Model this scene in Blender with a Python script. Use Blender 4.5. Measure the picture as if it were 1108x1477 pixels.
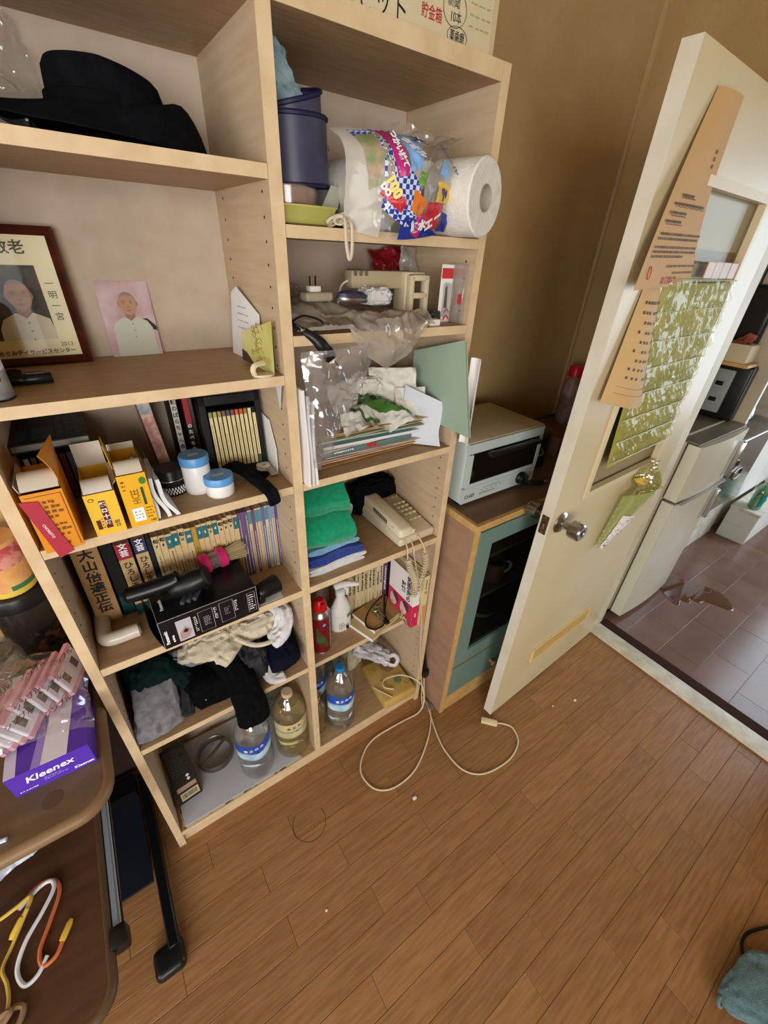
import bpy, bmesh, math, random
from mathutils import Vector, Matrix, noise, Euler
for o in list(bpy.data.objects): bpy.data.objects.remove(o)
scene = bpy.context.scene
COL = scene.collection
PI = math.pi
# ------------------------------------------------------------------ camera
CAM = Vector((0.16101, -0.72994, 1.551))
yaw, pitch, roll, foc = 0.62866, 0.56547, 0.05395, 597.35
fwd = Vector((math.sin(yaw)*math.cos(pitch), math.cos(yaw)*math.cos(pitch), -math.sin(pitch)))
rgt = Vector((math.cos(yaw), -math.sin(yaw), 0)); upv = rgt.cross(fwd)
r2 = math.cos(roll)*rgt + math.sin(roll)*upv; u2 = -math.sin(roll)*rgt + math.cos(roll)*upv
cd = bpy.data.cameras.new('camera'); cam = bpy.data.objects.new('camera', cd); COL.objects.link(cam)
cam.matrix_world = Matrix(((r2.x, u2.x, -fwd.x, CAM.x), (r2.y, u2.y, -fwd.y, CAM.y), (r2.z, u2.z, -fwd.z, CAM.z), (0, 0, 0, 1)))
cd.sensor_fit = 'HORIZONTAL'; cd.sensor_width = 36; cd.lens = foc*36/1108; cd.clip_start = 0.02; cd.clip_end = 60
scene.camera = cam
# ------------------------------------------------------------------ world and window light
w = bpy.data.worlds.new('world'); scene.world = w; w.use_nodes = True
w.node_tree.nodes['Background'].inputs[0].default_value = (0.75, 0.85, 1.0, 1)
w.node_tree.nodes['Background'].inputs[1].default_value = 0.5
def area(name, loc, target, sx, sy, power, col):
    l = bpy.data.lights.new(name, 'AREA'); l.shape = 'RECTANGLE'; l.size = sx; l.size_y = sy; l.energy = power; l.color = col
    o = bpy.data.objects.new(name, l); COL.objects.link(o); o.location = loc
    o.rotation_euler = (Vector(target)-Vector(loc)).to_track_quat('-Z', 'Y').to_euler()
    return o
area('window_light_side', (-1.86, -1.35, 1.30), (0.5, -1.15, 1.05), 1.7, 1.25, 26, (1.0, 0.985, 0.96))
area('window_light_rear', (-0.90, -3.02, 1.35), (-0.85, 0.0, 1.15), 1.7, 1.3, 54, (1.0, 0.985, 0.96))
area('window_light_kitchen', (4.26, -1.35, 1.25), (2.6, -1.15, 0.7), 1.5, 1.7, 36, (0.74, 0.86, 1.0))
vs = scene.view_settings
vs.view_transform = 'Standard'; vs.look = 'None'; vs.gamma = 1.0; vs.use_curve_mapping = False
vs.exposure = 0.42
# ------------------------------------------------------------------ materials
def lin(c):
    if isinstance(c, str): c = tuple(int(c[i:i+2], 16) for i in (0, 2, 4))
    return tuple(((v/255)/12.92 if v/255 <= .04045 else ((v/255+.055)/1.055)**2.4) for v in c) + (1,)
MATS = {}
def mat(name, col='808080', rough=.55, metal=0.0, col2=None, nscale=12, stretch=(1, 1, 1), bump=0.0, bscale=80, spec=.4,
        trans=0.0, ior=1.45, rand=0.0, sheen=0.0, detail=4, lo=.35, hi=.65, coat=0.0):
    if name in MATS: return MATS[name]
    m = bpy.data.materials.new(name); m.use_nodes = True; nt = m.node_tree; N = nt.nodes; L = nt.links
    b = N['Principled BSDF']; b.inputs['Base Color'].default_value = lin(col); b.inputs['Roughness'].default_value = rough
    b.inputs['Metallic'].default_value = metal; b.inputs['Specular IOR Level'].default_value = spec
    b.inputs['Transmission Weight'].default_value = trans; b.inputs['IOR'].default_value = ior
    if sheen: b.inputs['Sheen Weight'].default_value = sheen
    if coat: b.inputs['Coat Weight'].default_value = coat; b.inputs['Coat Roughness'].default_value = .15
    m.diffuse_color = lin(col)
    out = None
    if col2 or bump or rand:
        tc = N.new('ShaderNodeTexCoord'); mp = N.new('ShaderNodeMapping'); mp.inputs['Scale'].default_value = stretch
        L.new(tc.outputs['Object'], mp.inputs['Vector']); vec = mp.outputs['Vector']
        if rand:
            oi = N.new('ShaderNodeObjectInfo'); ad = N.new('ShaderNodeVectorMath'); ad.operation = 'MULTIPLY_ADD'
            ad.inputs[1].default_value = (37, 53, 29); L.new(oi.outputs['Random'], ad.inputs[0]); L.new(vec, ad.inputs[2]); vec = ad.outputs[0]
    if col2:
        n = N.new('ShaderNodeTexNoise'); n.inputs['Scale'].default_value = nscale; n.inputs['Detail'].default_value = detail
        L.new(vec, n.inputs['Vector'])
        cr = N.new('ShaderNodeValToRGB'); cr.color_ramp.elements[0].position = lo; cr.color_ramp.elements[1].position = hi
        cr.color_ramp.elements[0].color = lin(col); cr.color_ramp.elements[1].color = lin(col2)
        L.new(n.outputs['Fac'], cr.inputs['Fac']); out = cr.outputs['Color']
        if not rand: L.new(out, b.inputs['Base Color'])
    if rand:
        hs = N.new('ShaderNodeHueSaturation'); mr = N.new('ShaderNodeMapRange')
        mr.inputs['To Min'].default_value = 1-rand; mr.inputs['To Max'].default_value = 1+rand
        L.new(oi.outputs['Random'], mr.inputs['Value']); L.new(mr.outputs[0], hs.inputs['Value'])
        if out: L.new(out, hs.inputs['Color'])
        else: hs.inputs['Color'].default_value = lin(col)
        L.new(hs.outputs[0], b.inputs['Base Color'])
    if bump:
        n2 = N.new('ShaderNodeTexNoise'); n2.inputs['Scale'].default_value = bscale; n2.inputs['Detail'].default_value = 3
        L.new(vec, n2.inputs['Vector']); bp = N.new('ShaderNodeBump'); bp.inputs['Strength'].default_value = bump; bp.inputs['Distance'].default_value = .004
        L.new(n2.outputs['Fac'], bp.inputs['Height']); L.new(bp.outputs[0], b.inputs['Normal'])
    MATS[name] = m; return m
def film(name, tint='ffffff', gloss=.25, haze=.1, rough=.12, hazecol='e8e8e8'):
    """thin clear plastic: lets light straight through, with gloss and a little haze"""
    if name in MATS: return MATS[name]
    m = bpy.data.materials.new(name); m.use_nodes = True; nt = m.node_tree; N = nt.nodes; L = nt.links
    N.remove(N['Principled BSDF']); o = N['Material Output']
    t = N.new('ShaderNodeBsdfTransparent'); t.inputs[0].default_value = lin(tint)
    g = N.new('ShaderNodeBsdfGlossy'); g.inputs['Roughness'].default_value = rough
    d = N.new('ShaderNodeBsdfDiffuse'); d.inputs[0].default_value = lin(hazecol)
    m1 = N.new('ShaderNodeMixShader'); m1.inputs[0].default_value = haze
    m2 = N.new('ShaderNodeMixShader'); m2.inputs[0].default_value = gloss
    L.new(t.outputs[0], m1.inputs[1]); L.new(d.outputs[0], m1.inputs[2]); L.new(m1.outputs[0], m2.inputs[1]); L.new(g.outputs[0], m2.inputs[2])
    L.new(m2.outputs[0], o.inputs['Surface']); MATS[name] = m; return m
def gingham(name, c1, c2, c3, scale):
    if name in MATS: return MATS[name]
    m = mat(name, c1, .3); N = m.node_tree.nodes; L = m.node_tree.links
    tc = N.new('ShaderNodeTexCoord'); mp = N.new('ShaderNodeMapping'); mp.inputs['Rotation'].default_value = (0, 0, .0); L.new(tc.outputs['Object'], mp.inputs[0])
    a = N.new('ShaderNodeTexChecker'); a.inputs['Scale'].default_value = scale
    a.inputs['Color1'].default_value = lin(c1); a.inputs['Color2'].default_value = lin(c2)
    L.new(mp.outputs[0], a.inputs['Vector']); L.new(a.outputs['Color'], N['Principled BSDF'].inputs['Base Color']); return m
# ------------------------------------------------------------------ mesh builder
class MB:
    def __init__(s): s.v = []; s.f = []
    def add(s, vs, fs, M=None):
        k = len(s.v)
        for p in vs:
            p = Vector(p); s.v.append(tuple(M @ p) if M is not None else tuple(p))
        s.f += [tuple(i+k for i in f) for f in fs]; return s
    def box(s, x0, x1, y0, y1, z0, z1, M=None):
        return s.add([(x0, y0, z0), (x1, y0, z0), (x1, y1, z0), (x0, y1, z0), (x0, y0, z1), (x1, y0, z1), (x1, y1, z1), (x0, y1, z1)],
                     [(3, 2, 1, 0), (4, 5, 6, 7), (0, 1, 5, 4), (1, 2, 6, 5), (2, 3, 7, 6), (3, 0, 4, 7)], M)
    def rbox(s, x0, x1, y0, y1, z0, z1, r=.004, seg=2, M=None):
        bm = bmesh.new(); bmesh.ops.create_cube(bm, size=1)
        for v in bm.verts: v.co = ((x0+x1)/2+v.co.x*(x1-x0), (y0+y1)/2+v.co.y*(y1-y0), (z0+z1)/2+v.co.z*(z1-z0))
        bmesh.ops.bevel(bm, geom=bm.edges[:], offset=r, segments=seg, affect='EDGES', profile=.5)
        bm.verts.ensure_lookup_table(); bm.verts.index_update()
        s.add([v.co.copy() for v in bm.verts], [[v.index for v in f.verts] for f in bm.faces], M); bm.free(); return s
    def lathe(s, prof, n=28, c=(0, 0, 0), M=None, sx=1, sy=1, a0=0, a1=2*PI, squish=None, caps=True):
        full = abs(a1-a0-2*PI) < 1e-6; m = n if full else n+1; vs = []; fs = []
        for r, z in prof:
            for i in range(m):
                a = a0+(a1-a0)*i/n; q = squish(a) if squish else 1
                vs.append((c[0]+r*sx*q*math.cos(a), c[1]+r*sy*q*math.sin(a), c[2]+z))
        for j in range(len(prof)-1):
            for i in range(n):
                i2 = (i+1) % m
                fs.append((j*m+i, j*m+i2, (j+1)*m+i2, (j+1)*m+i))
        if full and caps and tuple(prof[0]) != tuple(prof[-1]):
            if prof[0][0] > 1e-5: fs.append(tuple(range(n-1, -1, -1)))
            if prof[-1][0] > 1e-5: fs.append(tuple((len(prof)-1)*m+i for i in range(n)))
        return s.add(vs, fs, M)
    def tube(s, pts, r, n=8, closed=False, M=None, flat=1.0, up=None):
        pts = [Vector(p) for p in pts]; k = len(pts); rs = r if isinstance(r, (list, tuple)) else [r]*k
        vs = []; fs = []; ref = Vector(up) if up else Vector((0.13, 0.21, 1)).normalized()
        prev = None
        for i, p in enumerate(pts):
            if closed: d = pts[(i+1) % k]-pts[i-1]
            else: d = pts[min(i+1, k-1)]-pts[max(i-1, 0)]
            d = d.normalized() if d.length > 1e-9 else Vector((0, 0, 1))
            if up:
                a = d.cross(ref)
                if a.length < 1e-4: a = d.orthogonal()
            elif prev is None: a = d.orthogonal()
            else: a = prev-d*prev.dot(d)
            if a.length < 1e-6: a = d.orthogonal()
            a.normalize(); prev = a; b = d.cross(a)
            for j in range(n):
                t = 2*PI*j/n; vs.append(p+a*(rs[i]*math.cos(t))+b*(rs[i]*flat*math.sin(t)))
        m = k if closed else k-1
        for i in range(m):
            for j in range(n):
                i2 = (i+1) % k; fs.append((i*n+j, i*n+(j+1) % n, i2*n+(j+1) % n, i2*n+j))
        if not closed: fs.append(tuple(range(n-1, -1, -1))); fs.append(tuple((k-1)*n+j for j in range(n)))
        return s.add(vs, fs, M)
    def prism(s, poly, z0, z1, M=None):
        n = len(poly)
        vs = [(x, y, z0) for x, y in poly]+[(x, y, z1) for x, y in poly]
        return s.add(vs, [tuple(range(n-1, -1, -1)), tuple(range(n, 2*n))]+[(i, (i+1) % n, n+(i+1) % n, n+i) for i in range(n)], M)
    def grid(s, fn, nu, nv, thick=0, wrapu=False, M=None):
        vs = [Vector(fn(i/(nu if wrapu else nu-1), j/(nv-1))) for j in range(nv) for i in range(nu)]
        fs = []
        for j in range(nv-1):
            for i in range(nu if wrapu else nu-1):
                i2 = (i+1) % nu; fs.append((j*nu+i, j*nu+i2, (j+1)*nu+i2, (j+1)*nu+i))
        if thick:
            k = len(vs); nr = [Vector() for _ in vs]
            for f in fs:
                q = (vs[f[1]]-vs[f[0]]).cross(vs[f[3]]-vs[f[0]])
                for i in f: nr[i] += q
            v2 = [p-(n.normalized() if n.length > 1e-12 else Vector((0, 0, 1)))*thick for p, n in zip(vs, nr)]
            f2 = [tuple(i+k for i in reversed(f)) for f in fs]; side = []
            if not wrapu:
                bd = [i for i in range(nu)]+[j*nu+nu-1 for j in range(1, nv)]+[(nv-1)*nu+i for i in range(nu-2, -1, -1)]+[j*nu for j in range(nv-2, 0, -1)]
                for a, b in zip(bd, bd[1:]+bd[:1]): side.append((b, a, a+k, b+k))
            else:
                for i in range(nu):
                    i2 = (i+1) % nu; side.append((i2, i, i+k, i2+k)); q = (nv-1)*nu; side.append((q+i, q+i2, q+i2+k, q+i+k))
            vs = vs+v2; fs = fs+f2+side
        return s.add(vs, fs, M)
    def mesh(s, name, m, smooth=38):
        me = bpy.data.meshes.new(name); me.from_pydata(s.v, [], s.f); me.update()
        if m: me.materials.append(m)
        if smooth:
            me.polygons.foreach_set('use_smooth', [True]*len(me.polygons)); me.set_sharp_from_angle(angle=math.radians(smooth))
        return me
    def build(s, name, m, parent=None, smooth=38):
        o = bpy.data.objects.new(name, s.mesh(name, m, smooth)); COL.objects.link(o)
        if parent is not None: o.parent = parent
        return o
def tag(o, label=None, cat=None, group=None, kind=None):
    if label: o['label'] = label
    if cat: o['category'] = cat
    if group: o['group'] = group
    if kind: o['kind'] = kind
    return o
def T(name, label, cat, loc=(0, 0, 0), rz=0, group=None, rx=0, ry=0):
    o = bpy.data.objects.new(name, None); COL.objects.link(o); o.location = loc; o.rotation_euler = (rx, ry, rz); o.empty_display_size = .05
    return tag(o, label, cat, group)
def link(name, me, parent=None, loc=(0, 0, 0), rot=(0, 0, 0), scale=None):
    o = bpy.data.objects.new(name, me); COL.objects.link(o); o.parent = parent; o.location = loc; o.rotation_euler = rot
    if scale: o.scale = scale
    return o
def copy_tree(o, parent=None):
    c = o.copy(); COL.objects.link(c); c.parent = parent
    for ch in list(o.children): copy_tree(ch, c)
    return c
def frame(o, ex, ey):
    """matrix whose local x,y run along ex,ey from o (z out of the sheet)"""
    ex = Vector(ex).normalized(); ez = ex.cross(Vector(ey)).normalized(); ey = ez.cross(ex)
    return Matrix(((ex.x, ey.x, ez.x, o[0]), (ex.y, ey.y, ez.y, o[1]), (ex.z, ey.z, ez.z, o[2]), (0, 0, 0, 1)))
def text(body, size, m, parent, M, name='lettering', align='CENTER', sx=1.0, bold=0, vertical=False, gap=1.0, ext=.0002):
    mb = MB()
    items = [(body, 0)] if not vertical else [(ch, -i*size*gap) for i, ch in enumerate(body)]
    for t, dy in items:
        c = bpy.data.curves.new('t', 'FONT'); c.body = t; c.size = size; c.align_x = align; c.align_y = 'CENTER'; c.extrude = ext; c.offset = bold; c.resolution_u = 2
        o = bpy.data.objects.new('t', c); COL.objects.link(o)
        dg = bpy.context.evaluated_depsgraph_get(); me = bpy.data.meshes.new_from_object(o.evaluated_get(dg))
        mb.add([(v.co.x*sx, v.co.y+dy, v.co.z) for v in me.vertices], [tuple(p.vertices) for p in me.polygons], M)
        bpy.data.meshes.remove(me); bpy.data.objects.remove(o); bpy.data.curves.remove(c)
    return mb.build(name, m, parent, smooth=0)
def decal(poly, m, parent, M, name='print', h=.0003):
    return MB().prism(poly, 0, h, M).build(name, m, parent, smooth=0)
def rect(x0, y0, x1, y1): return [(x0, y0), (x1, y0), (x1, y1), (x0, y1)]
def ell(cx, cy, rx, ry, n=24, a0=0, a1=2*PI): return [(cx+rx*math.cos(a0+(a1-a0)*i/n), cy+ry*math.sin(a0+(a1-a0)*i/n)) for i in range(n if abs(a1-a0-2*PI) < 1e-6 else n+1)]
def marks(parent, m, M, x0, y0, x1, y1, rows, seed=0, fill=.5, name='fine_print'):
    """rows of small strokes too fine to read"""
    R = random.Random(seed); mb = MB(); h = (y1-y0)/rows
    for r in range(rows):
        x = x0; y = y1-h*(r+.5); end = x0+(x1-x0)*R.uniform(.6, 1)
        while x < end:
            wd = h*R.uniform(.3, .7)
            mb.box(x, min(x+wd, x1), y-h*fill*.5*R.uniform(.5, 1), y+h*fill*.5*R.uniform(.4, 1), 0, .0002, M); x += wd*R.uniform(1.2, 1.8)
    o = mb.build(name, m, parent, smooth=0); o['kind'] = 'stuff'; return o
def nz(p, s=1.0, seed=0): return noise.noise(Vector(p)*s+Vector((seed*7.3, seed*3.1, seed*5.7)))
def smooth_path(pts, n=6, closed=False):
    P = [Vector(p) for p in pts]; out = []; k = len(P)
    for i in range(k if closed else k-1):
        if closed: p0, p1, p2, p3 = P[i-1], P[i], P[(i+1) % k], P[(i+2) % k]
        else: p0, p1, p2, p3 = P[max(i-1, 0)], P[i], P[i+1], P[min(i+2, k-1)]
        for j in range(n):
            t = j/n; out.append(.5*((2*p1)+(p2-p0)*t+(2*p0-5*p1+4*p2-p3)*t*t+(3*p1-p0-3*p2+p3)*t**3))
    if not closed: out.append(P[-1])
    return out
def pile(size, seed, amp=.18, freq=3.0, n=44, m=26, e=.55, flat=True, ridge=.6):
    """crumpled cloth lump: superellipsoid with ridged folds, flat underside, base at z=0"""
    mb = MB(); sx, sy, sz = size
    def sp(x, p): return math.copysign(abs(x)**p, x)
    def fn(u, v):
        a = 2*PI*u; b = PI*(v-.5); cb, sb = math.cos(b), math.sin(b)
        x = sp(math.cos(a), e)*sp(cb, e); y = sp(math.sin(a), e)*sp(cb, e); z = sp(sb, e)
        q = Vector((x, y*1.3, z*.8)); f = (1-abs(nz(q, freq, seed))*2.2)*ridge+nz(q, freq*.6, seed+9)*(1-ridge)
        f += .35*(1-abs(nz(q, freq*2.3, seed+4))*2)
        k = 1+amp*(f-.4); z2 = max(z, -.98) if flat else z
        return (x*k*sx/2, y*k*sy/2, (z2*(k if z2 > 0 else 1)+1)*sz/2)
    mb.grid(fn, n, m, wrapu=True); return mb
def drape(path, width, thick, seed=0, amp=.25, freq=7, n=18, up=(0, 0, 1), k=5, side=None):
    """cloth strip swept along a path: flattened section with folds running along it"""
    P = smooth_path(path, k); mb = MB(); L = len(P)-1
    W = width if callable(width) else (lambda t: width)
    H = thick if callable(thick) else (lambda t: thick)
    def fn(u, v):
        i = v*L; i0 = min(int(i), L-1); p = P[i0].lerp(P[i0+1], i-i0); d = (P[min(i0+1, L)]-P[max(i0-1, 0)]).normalized()
        a = (Vector(side) if side else d.cross(Vector(up)))
        if a.length < 1e-4: a = Vector((1, 0, 0))
        a.normalize(); b = a.cross(d).normalized()
        t = 2*PI*u; cs, sn = math.cos(t), math.sin(t)
        fo = 1+amp*(nz((cs*1.5, sn*1.5, v*3), freq*.25, seed)+.7*(.5-abs(nz((cs*2, sn*.5, v*2.2), freq*.4, seed+3))*2))
        edge = min(1, (min(v, 1-v)*L)**.5*.8+.15) if L > 2 else 1
        return p+a*(W(v)/2*cs*(0.75+.25*fo)*edge**.3)+b*(H(v)/2*math.copysign(abs(sn)**.8, sn)*fo*edge)
    mb.grid(fn, n+14, L*2+1, wrapu=True)
    nu = n+14; nvv = L*2+1; base = len(mb.v)-nu*nvv
    mb.f.append(tuple(base+i for i in range(nu-1, -1, -1))); mb.f.append(tuple(base+(nvv-1)*nu+i for i in range(nu)))
    return mb
def crumple(corner, ex, ey, nu=26, nv=26, amp=.02, freq=9, seed=0, shape=None, thick=0):
    """crinkled film sheet spanning corner + u*ex + v*ey; shape(u,v)->(u,v,offset)"""
    c = Vector(corner); ex = Vector(ex); ey = Vector(ey); nrm = ex.cross(ey).normalized(); mb = MB()
    def fn(u, v):
        off = 0
        if shape: u2, v2, off = shape(u, v)
        else: u2, v2 = u, v
        p = c+ex*u2+ey*v2
        d = amp*(.8-abs(nz(p, freq, seed))*3+.5*(.5-abs(nz(p, freq*2.3, seed+5))*2)+.45*(.5-abs(nz(p, freq*5, seed+8))*2))
        return p+nrm*(d+off)
    mb.grid(fn, int(nu*1.7), int(nv*1.7), thick=thick); return mb
# ================================================================== the room
XW, YW = 1.8634, 0.3343
XL, YF, ZC = -1.9, -3.1, 2.42
m_wall = mat('wall_aged_paint', 'b99c6e', .85, col2='a88958', nscale=3, bump=.25, bscale=120, spec=.15)
m_wallk = mat('kitchen_wall_paint', 'c9bfae', .8, col2='b9ad9a', nscale=3)
m_ceil = mat('ceiling_board', 'b0a180', .9)
m_sill = mat('white_sill_paint', 'ddd8cb', .55, col2='c2baa8', nscale=18, bump=.2, bscale=40)
m_fbase = mat('floor_gap', '54381f', .9)
m_plank = mat('floor_plank_wood', '9e744b', .42, col2='8b623d', nscale=5, stretch=(2.2, 26, 8), bump=.12, bscale=6, rand=.10, detail=6, spec=.35)
m_ktile = mat('kitchen_floor_vinyl', '7b5c50', .22, col2='6f5146', nscale=6, rand=.06, spec=.5)
def struct(o): o['kind'] = 'structure'; return o
fl = struct(MB().box(XL, XW+.001, YF, YW, -.05, -.004).build('floor', m_fbase, smooth=0))
def plank_mesh(l, wd, nm, m, g=.0009):
    mb = MB(); b = .0009; mb.box(0, l-g, 0, wd-g, -.0038, -.0006)
    x0, x1, y0, y1 = 0, l-g, 0, wd-g
    k = len(mb.v); mb.v += [(x0+b, y0+b, 0), (x1-b, y0+b, 0), (x1-b, y1-b, 0), (x0+b, y1-b, 0)]
    mb.f.remove((4, 5, 6, 7)); mb.f += [(4, 5, k+1, k), (5, 6, k+2, k+1), (6, 7, k+3, k+2), (7, 4, k, k+3), (k, k+1, k+2, k+3)]
    return mb.mesh(nm, m, 0)
PW, PL = .0726, .4545
joint = {0: .186, 1: .403, 2: .206, 3: .43, 4: .543, 5: .793, 6: 1.05, 8: .67, -1: .30, -2: .07, 7: .31, 9: .90, 10: .17, 11: .50, 12: .76}
pm = plank_mesh(PL, PW, 'floor_plank', m_plank); cache = {}
for k in range(-7, 16):
    y1 = -.174-PW*k; y0 = y1-PW
    if y1 > YW+.001:
        y1 = YW
    j = joint.get(k, .2+.23*k) % PL
    x = j-PL*6
    while x < XW:
        a, b = max(x, -1.1), min(x+PL, XW)
        if b-a > .02:
            if b-a > PL-.001 and y1-y0 > PW-.001: me = pm
            else:
                key = (round(b-a, 3), round(y1-y0, 3))
                if key not in cache: cache[key] = plank_mesh(b-a, y1-y0, 'floor_plank', m_plank)
                me = cache[key]
            link('plank', me, fl, (a, y0, 0))
        x += PL
# ring left by a pot on the boards
rs = MB(); [rs.add([(.352+r*math.cos(a), -.155+r*math.sin(a), .00015) for a, r in ((a0, .050), (a1, .050), (a1, .0525), (a0, .0525))], [(0, 1, 2, 3)]) for a0, a1 in [(2.2+i*.1, 2.2+(i+1)*.1) for i in range(44)]]
rs.build('ring_stain', mat('dark_ring_stain', '5e4026', .6), fl, 0)
# walls
struct(MB().box(XL, 4.3, YW, YW+.08, -.05, ZC).build('wall_back', m_wall, smooth=0))
DH0, DH1, DTOP = -.186, -.962, 1.875
WT = .09
mw = MB(); mw.box(XW, XW+WT, DH0+.035, YW, -.05, ZC); mw.box(XW, XW+WT, DH1, DH0+.035, DTOP+.02, ZC); mw.box(XW, XW+WT, YF, DH1, -.05, ZC)
struct(mw.build('wall_right', m_wall, smooth=0))
m_cornerbead = mat('corner_bead', 'b89c70', .7)
struct(MB().box(XW-.012, XW-.0005, YW-.012, YW-.0005, 0, ZC).build('trim_1', m_cornerbead, smooth=0))
m_frame = mat('door_frame_paint', 'd6cdb4', .5, col2='c2b695', nscale=6)
jm = MB(); jm.box(XW-.012, XW+WT+.012, DH0+.012, DH0+.045, 0, DTOP+.03); struct(jm.build('trim_2', m_frame, smooth=0))
jm = MB(); jm.box(XW-.012, XW+WT+.012, DH1-.03, DH1, 0, DTOP+.03); struct(jm.build('trim_3', m_frame, smooth=0))
jm = MB(); jm.box(XW-.012, XW+WT+.012, DH1, DH0+.012, DTOP, DTOP+.03); struct(jm.build('trim_4', m_frame, smooth=0))
sl = MB(); sl.rbox(XW-.004, XW+WT-.012, DH1, DH0+.012, -.004, .014, .004); struct(sl.build('trim_5', m_sill))
m_dark = mat('dark_threshold', '3b261c', .85, spec=.1)
struct(MB().box(XW+WT-.012, XW+WT+.05, DH1, DH0+.012, -.004, .006).build('trim_6', m_dark, smooth=0))
struct(MB().box(XL, 4.3, YF, YW+.08, ZC, ZC+.05).build('ceiling', m_ceil, smooth=0))
# left wall and rear wall with window openings (outside the frame; daylight comes through them)
def wall_x(x, t, y0, y1, wy0, wy1, wz0, wz1, nm, m):
    mb = MB(); mb.box(x, x+t, y0, wy0, -.05, ZC); mb.box(x, x+t, wy1, y1, -.05, ZC); mb.box(x, x+t, wy0, wy1, -.05, wz0); mb.box(x, x+t, wy0, wy1, wz1, ZC)
    return struct(mb.build(nm, m, smooth=0))
def wall_y(y, t, x0, x1, wx0, wx1, wz0, wz1, nm, m):
    mb = MB(); mb.box(x0, wx0, y, y+t, -.05, ZC); mb.box(wx1, x1, y, y+t, -.05, ZC); mb.box(wx0, wx1, y, y+t, -.05, wz0); mb.box(wx0, wx1, y, y+t, wz1, ZC)
    return struct(mb.build(nm, m, smooth=0))
wall_x(XL-.08, .08, YF, YW, -2.2, -.5, .66, 1.94, 'wall_left', m_wall)
wall_y(YF-.08, .08, XL, XW, -1.75, -.05, .68, 2.02, 'wall_front', m_wall)
# kitchen shell
kf = struct(MB().box(XW+WT, 4.3, -2.4, YW, -.05, -.004).build('floor_kitchen', mat('kitchen_floor_gap', '5a4038', .8), smooth=0))
kt = plank_mesh(.303, .152, 'kitchen_tile', m_ktile, .0004); kt2 = plank_mesh(.1515, .152, 'kitchen_tile', m_ktile, .0004)
for r in range(11):
    y0 = YW-.152*(r+1); off = .1515 if r % 2 else 0
    if off: link('tile', kt2, kf, (XW+WT, y0, 0))
    x = XW+WT+off
    while x < 4.15: link('tile', kt, kf, (x, y0, 0)); x += .303
wall_x(4.3, .08, -2.48, YW, -2.1, -.6, .4, 2.1, 'wall_kitchen', m_wallk)
struct(MB().box(XW+WT, 4.3, -2.48, -2.40, -.05, ZC).build('wall_kitchen_front', m_wallk, smooth=0))
# ================================================================== bookshelf
m_lam = mat('shelf_laminate', 'c6b091', .5, col2='bca486', nscale=7, stretch=(1, 1, 14), bump=.06, bscale=90, spec=.3)
m_lamh = mat('shelf_laminate_board', 'b29370', .48, col2='a58562', nscale=6, stretch=(3, 22, 10), spec=.35)
m_edge = mat('shelf_edge_band', 'd8c19c', .5, col2='ccb28b', nscale=8, stretch=(3, 10, 3), spec=.3)
m_backp = mat('shelf_back_board', 'c4b3a0', .75, col2='b4a08c', nscale=22, bump=.1, bscale=60, lo=.25, hi=.8)
m_hole = mat('pin_hole', '33281c', .9)
XL0, XL1, XD0, XD1, XR0, XR1, YB = 0.0, .0185, .4527, .4735, .896, .9154, .279
S1, S2, S3, S4, S5, S6 = 1.6463, 1.3486, 1.1192, .822, .522, .0745
R1, R2, R3, R4, R5 = 1.5763, 1.4139, 1.1185, .822, .453
TOPZ, TOPB = 1.833, 1.8075
bs = T('bookshelf', 'tall pale wood-laminate bookshelf with two columns of shelves against the back wall', 'bookshelf')
def panel(nm, x0, x1, z0, z1):
    o = MB().box(x0, x1, .0015, YB, z0, z1).build(nm, m_lam, bs, 0)
    MB().box(x0, x1, 0, .0015, z0, z1).build('edge_band', m_edge, o, 0); return o
pL = panel('side_panel', XL0, XL1, 0, TOPZ); pR = panel('side_panel', XR0, XR1, 0, TOPZ)
pD = panel('divider', XD0, XD1, S4, TOPB); pD2 = panel('divider', XD0, XD1, S6, S4-.0195)
def board(nm, x0, x1, zt, th=.0175, y0=0.0):
    o = MB().box(x0+.0008, x1-.0008, y0+.0015, YB-.004, zt-th, zt).build(nm, m_lamh, bs, 0)
    MB().box(x0+.0008, x1-.0008, y0, y0+.0015, zt-th, zt).build('edge_band', m_edge, o, 0); return o
board('top_board', XL1, XR0, TOPZ, TOPZ-TOPB)
for z in (S1, S2, S3, S5): board('shelf_board', XL1, XD0, z)
board('shelf_board', XL1, XR0, S4, .0195)
for z in (R1, R2, R3): board('shelf_board', XD1, XR0, z)
board('shelf_board', XD1, XR0, R5, .0175, .05)
board('bottom_board', XL1, XR0, S6)
kp = MB().box(XL1, XR0, .012, .03, 0, S6-.018).build('kick_board', m_edge, bs, 0)
MB().box(XL1+.001, XD0+.01, YB-.004, YB, S6, TOPB).build('back_panel', m_backp, bs, 0)
MB().box(XD0+.0101, XR0-.001, YB-.004, YB, S6, TOPB).build('back_panel', m_backp, bs, 0)
hm = MB()
for x, sg, zs in ((XD0, -1, ((1.36, 1.62), (1.15, 1.33), (.86, 1.1), (.56, .78))), (XR0, -1, ((1.44, 1.56), (.85, 1.1), (.48, .8), (.12, .4))), (XL1, 1, ((.86, 1.1), (.55, .78)))):
    for z0, z1 in zs:
        z = z0
        while z < z1:
            for y in (.03, .23):
                hm.lathe([(.0022, 0), (.0022, .0006)], 8, M=Matrix.Translation((x, y, z)) @ Matrix.Rotation(sg*PI/2, 4, 'Y'))
            z += .032
hm.build('pin_holes', m_hole, bs, 0)['kind'] = 'stuff'
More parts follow.
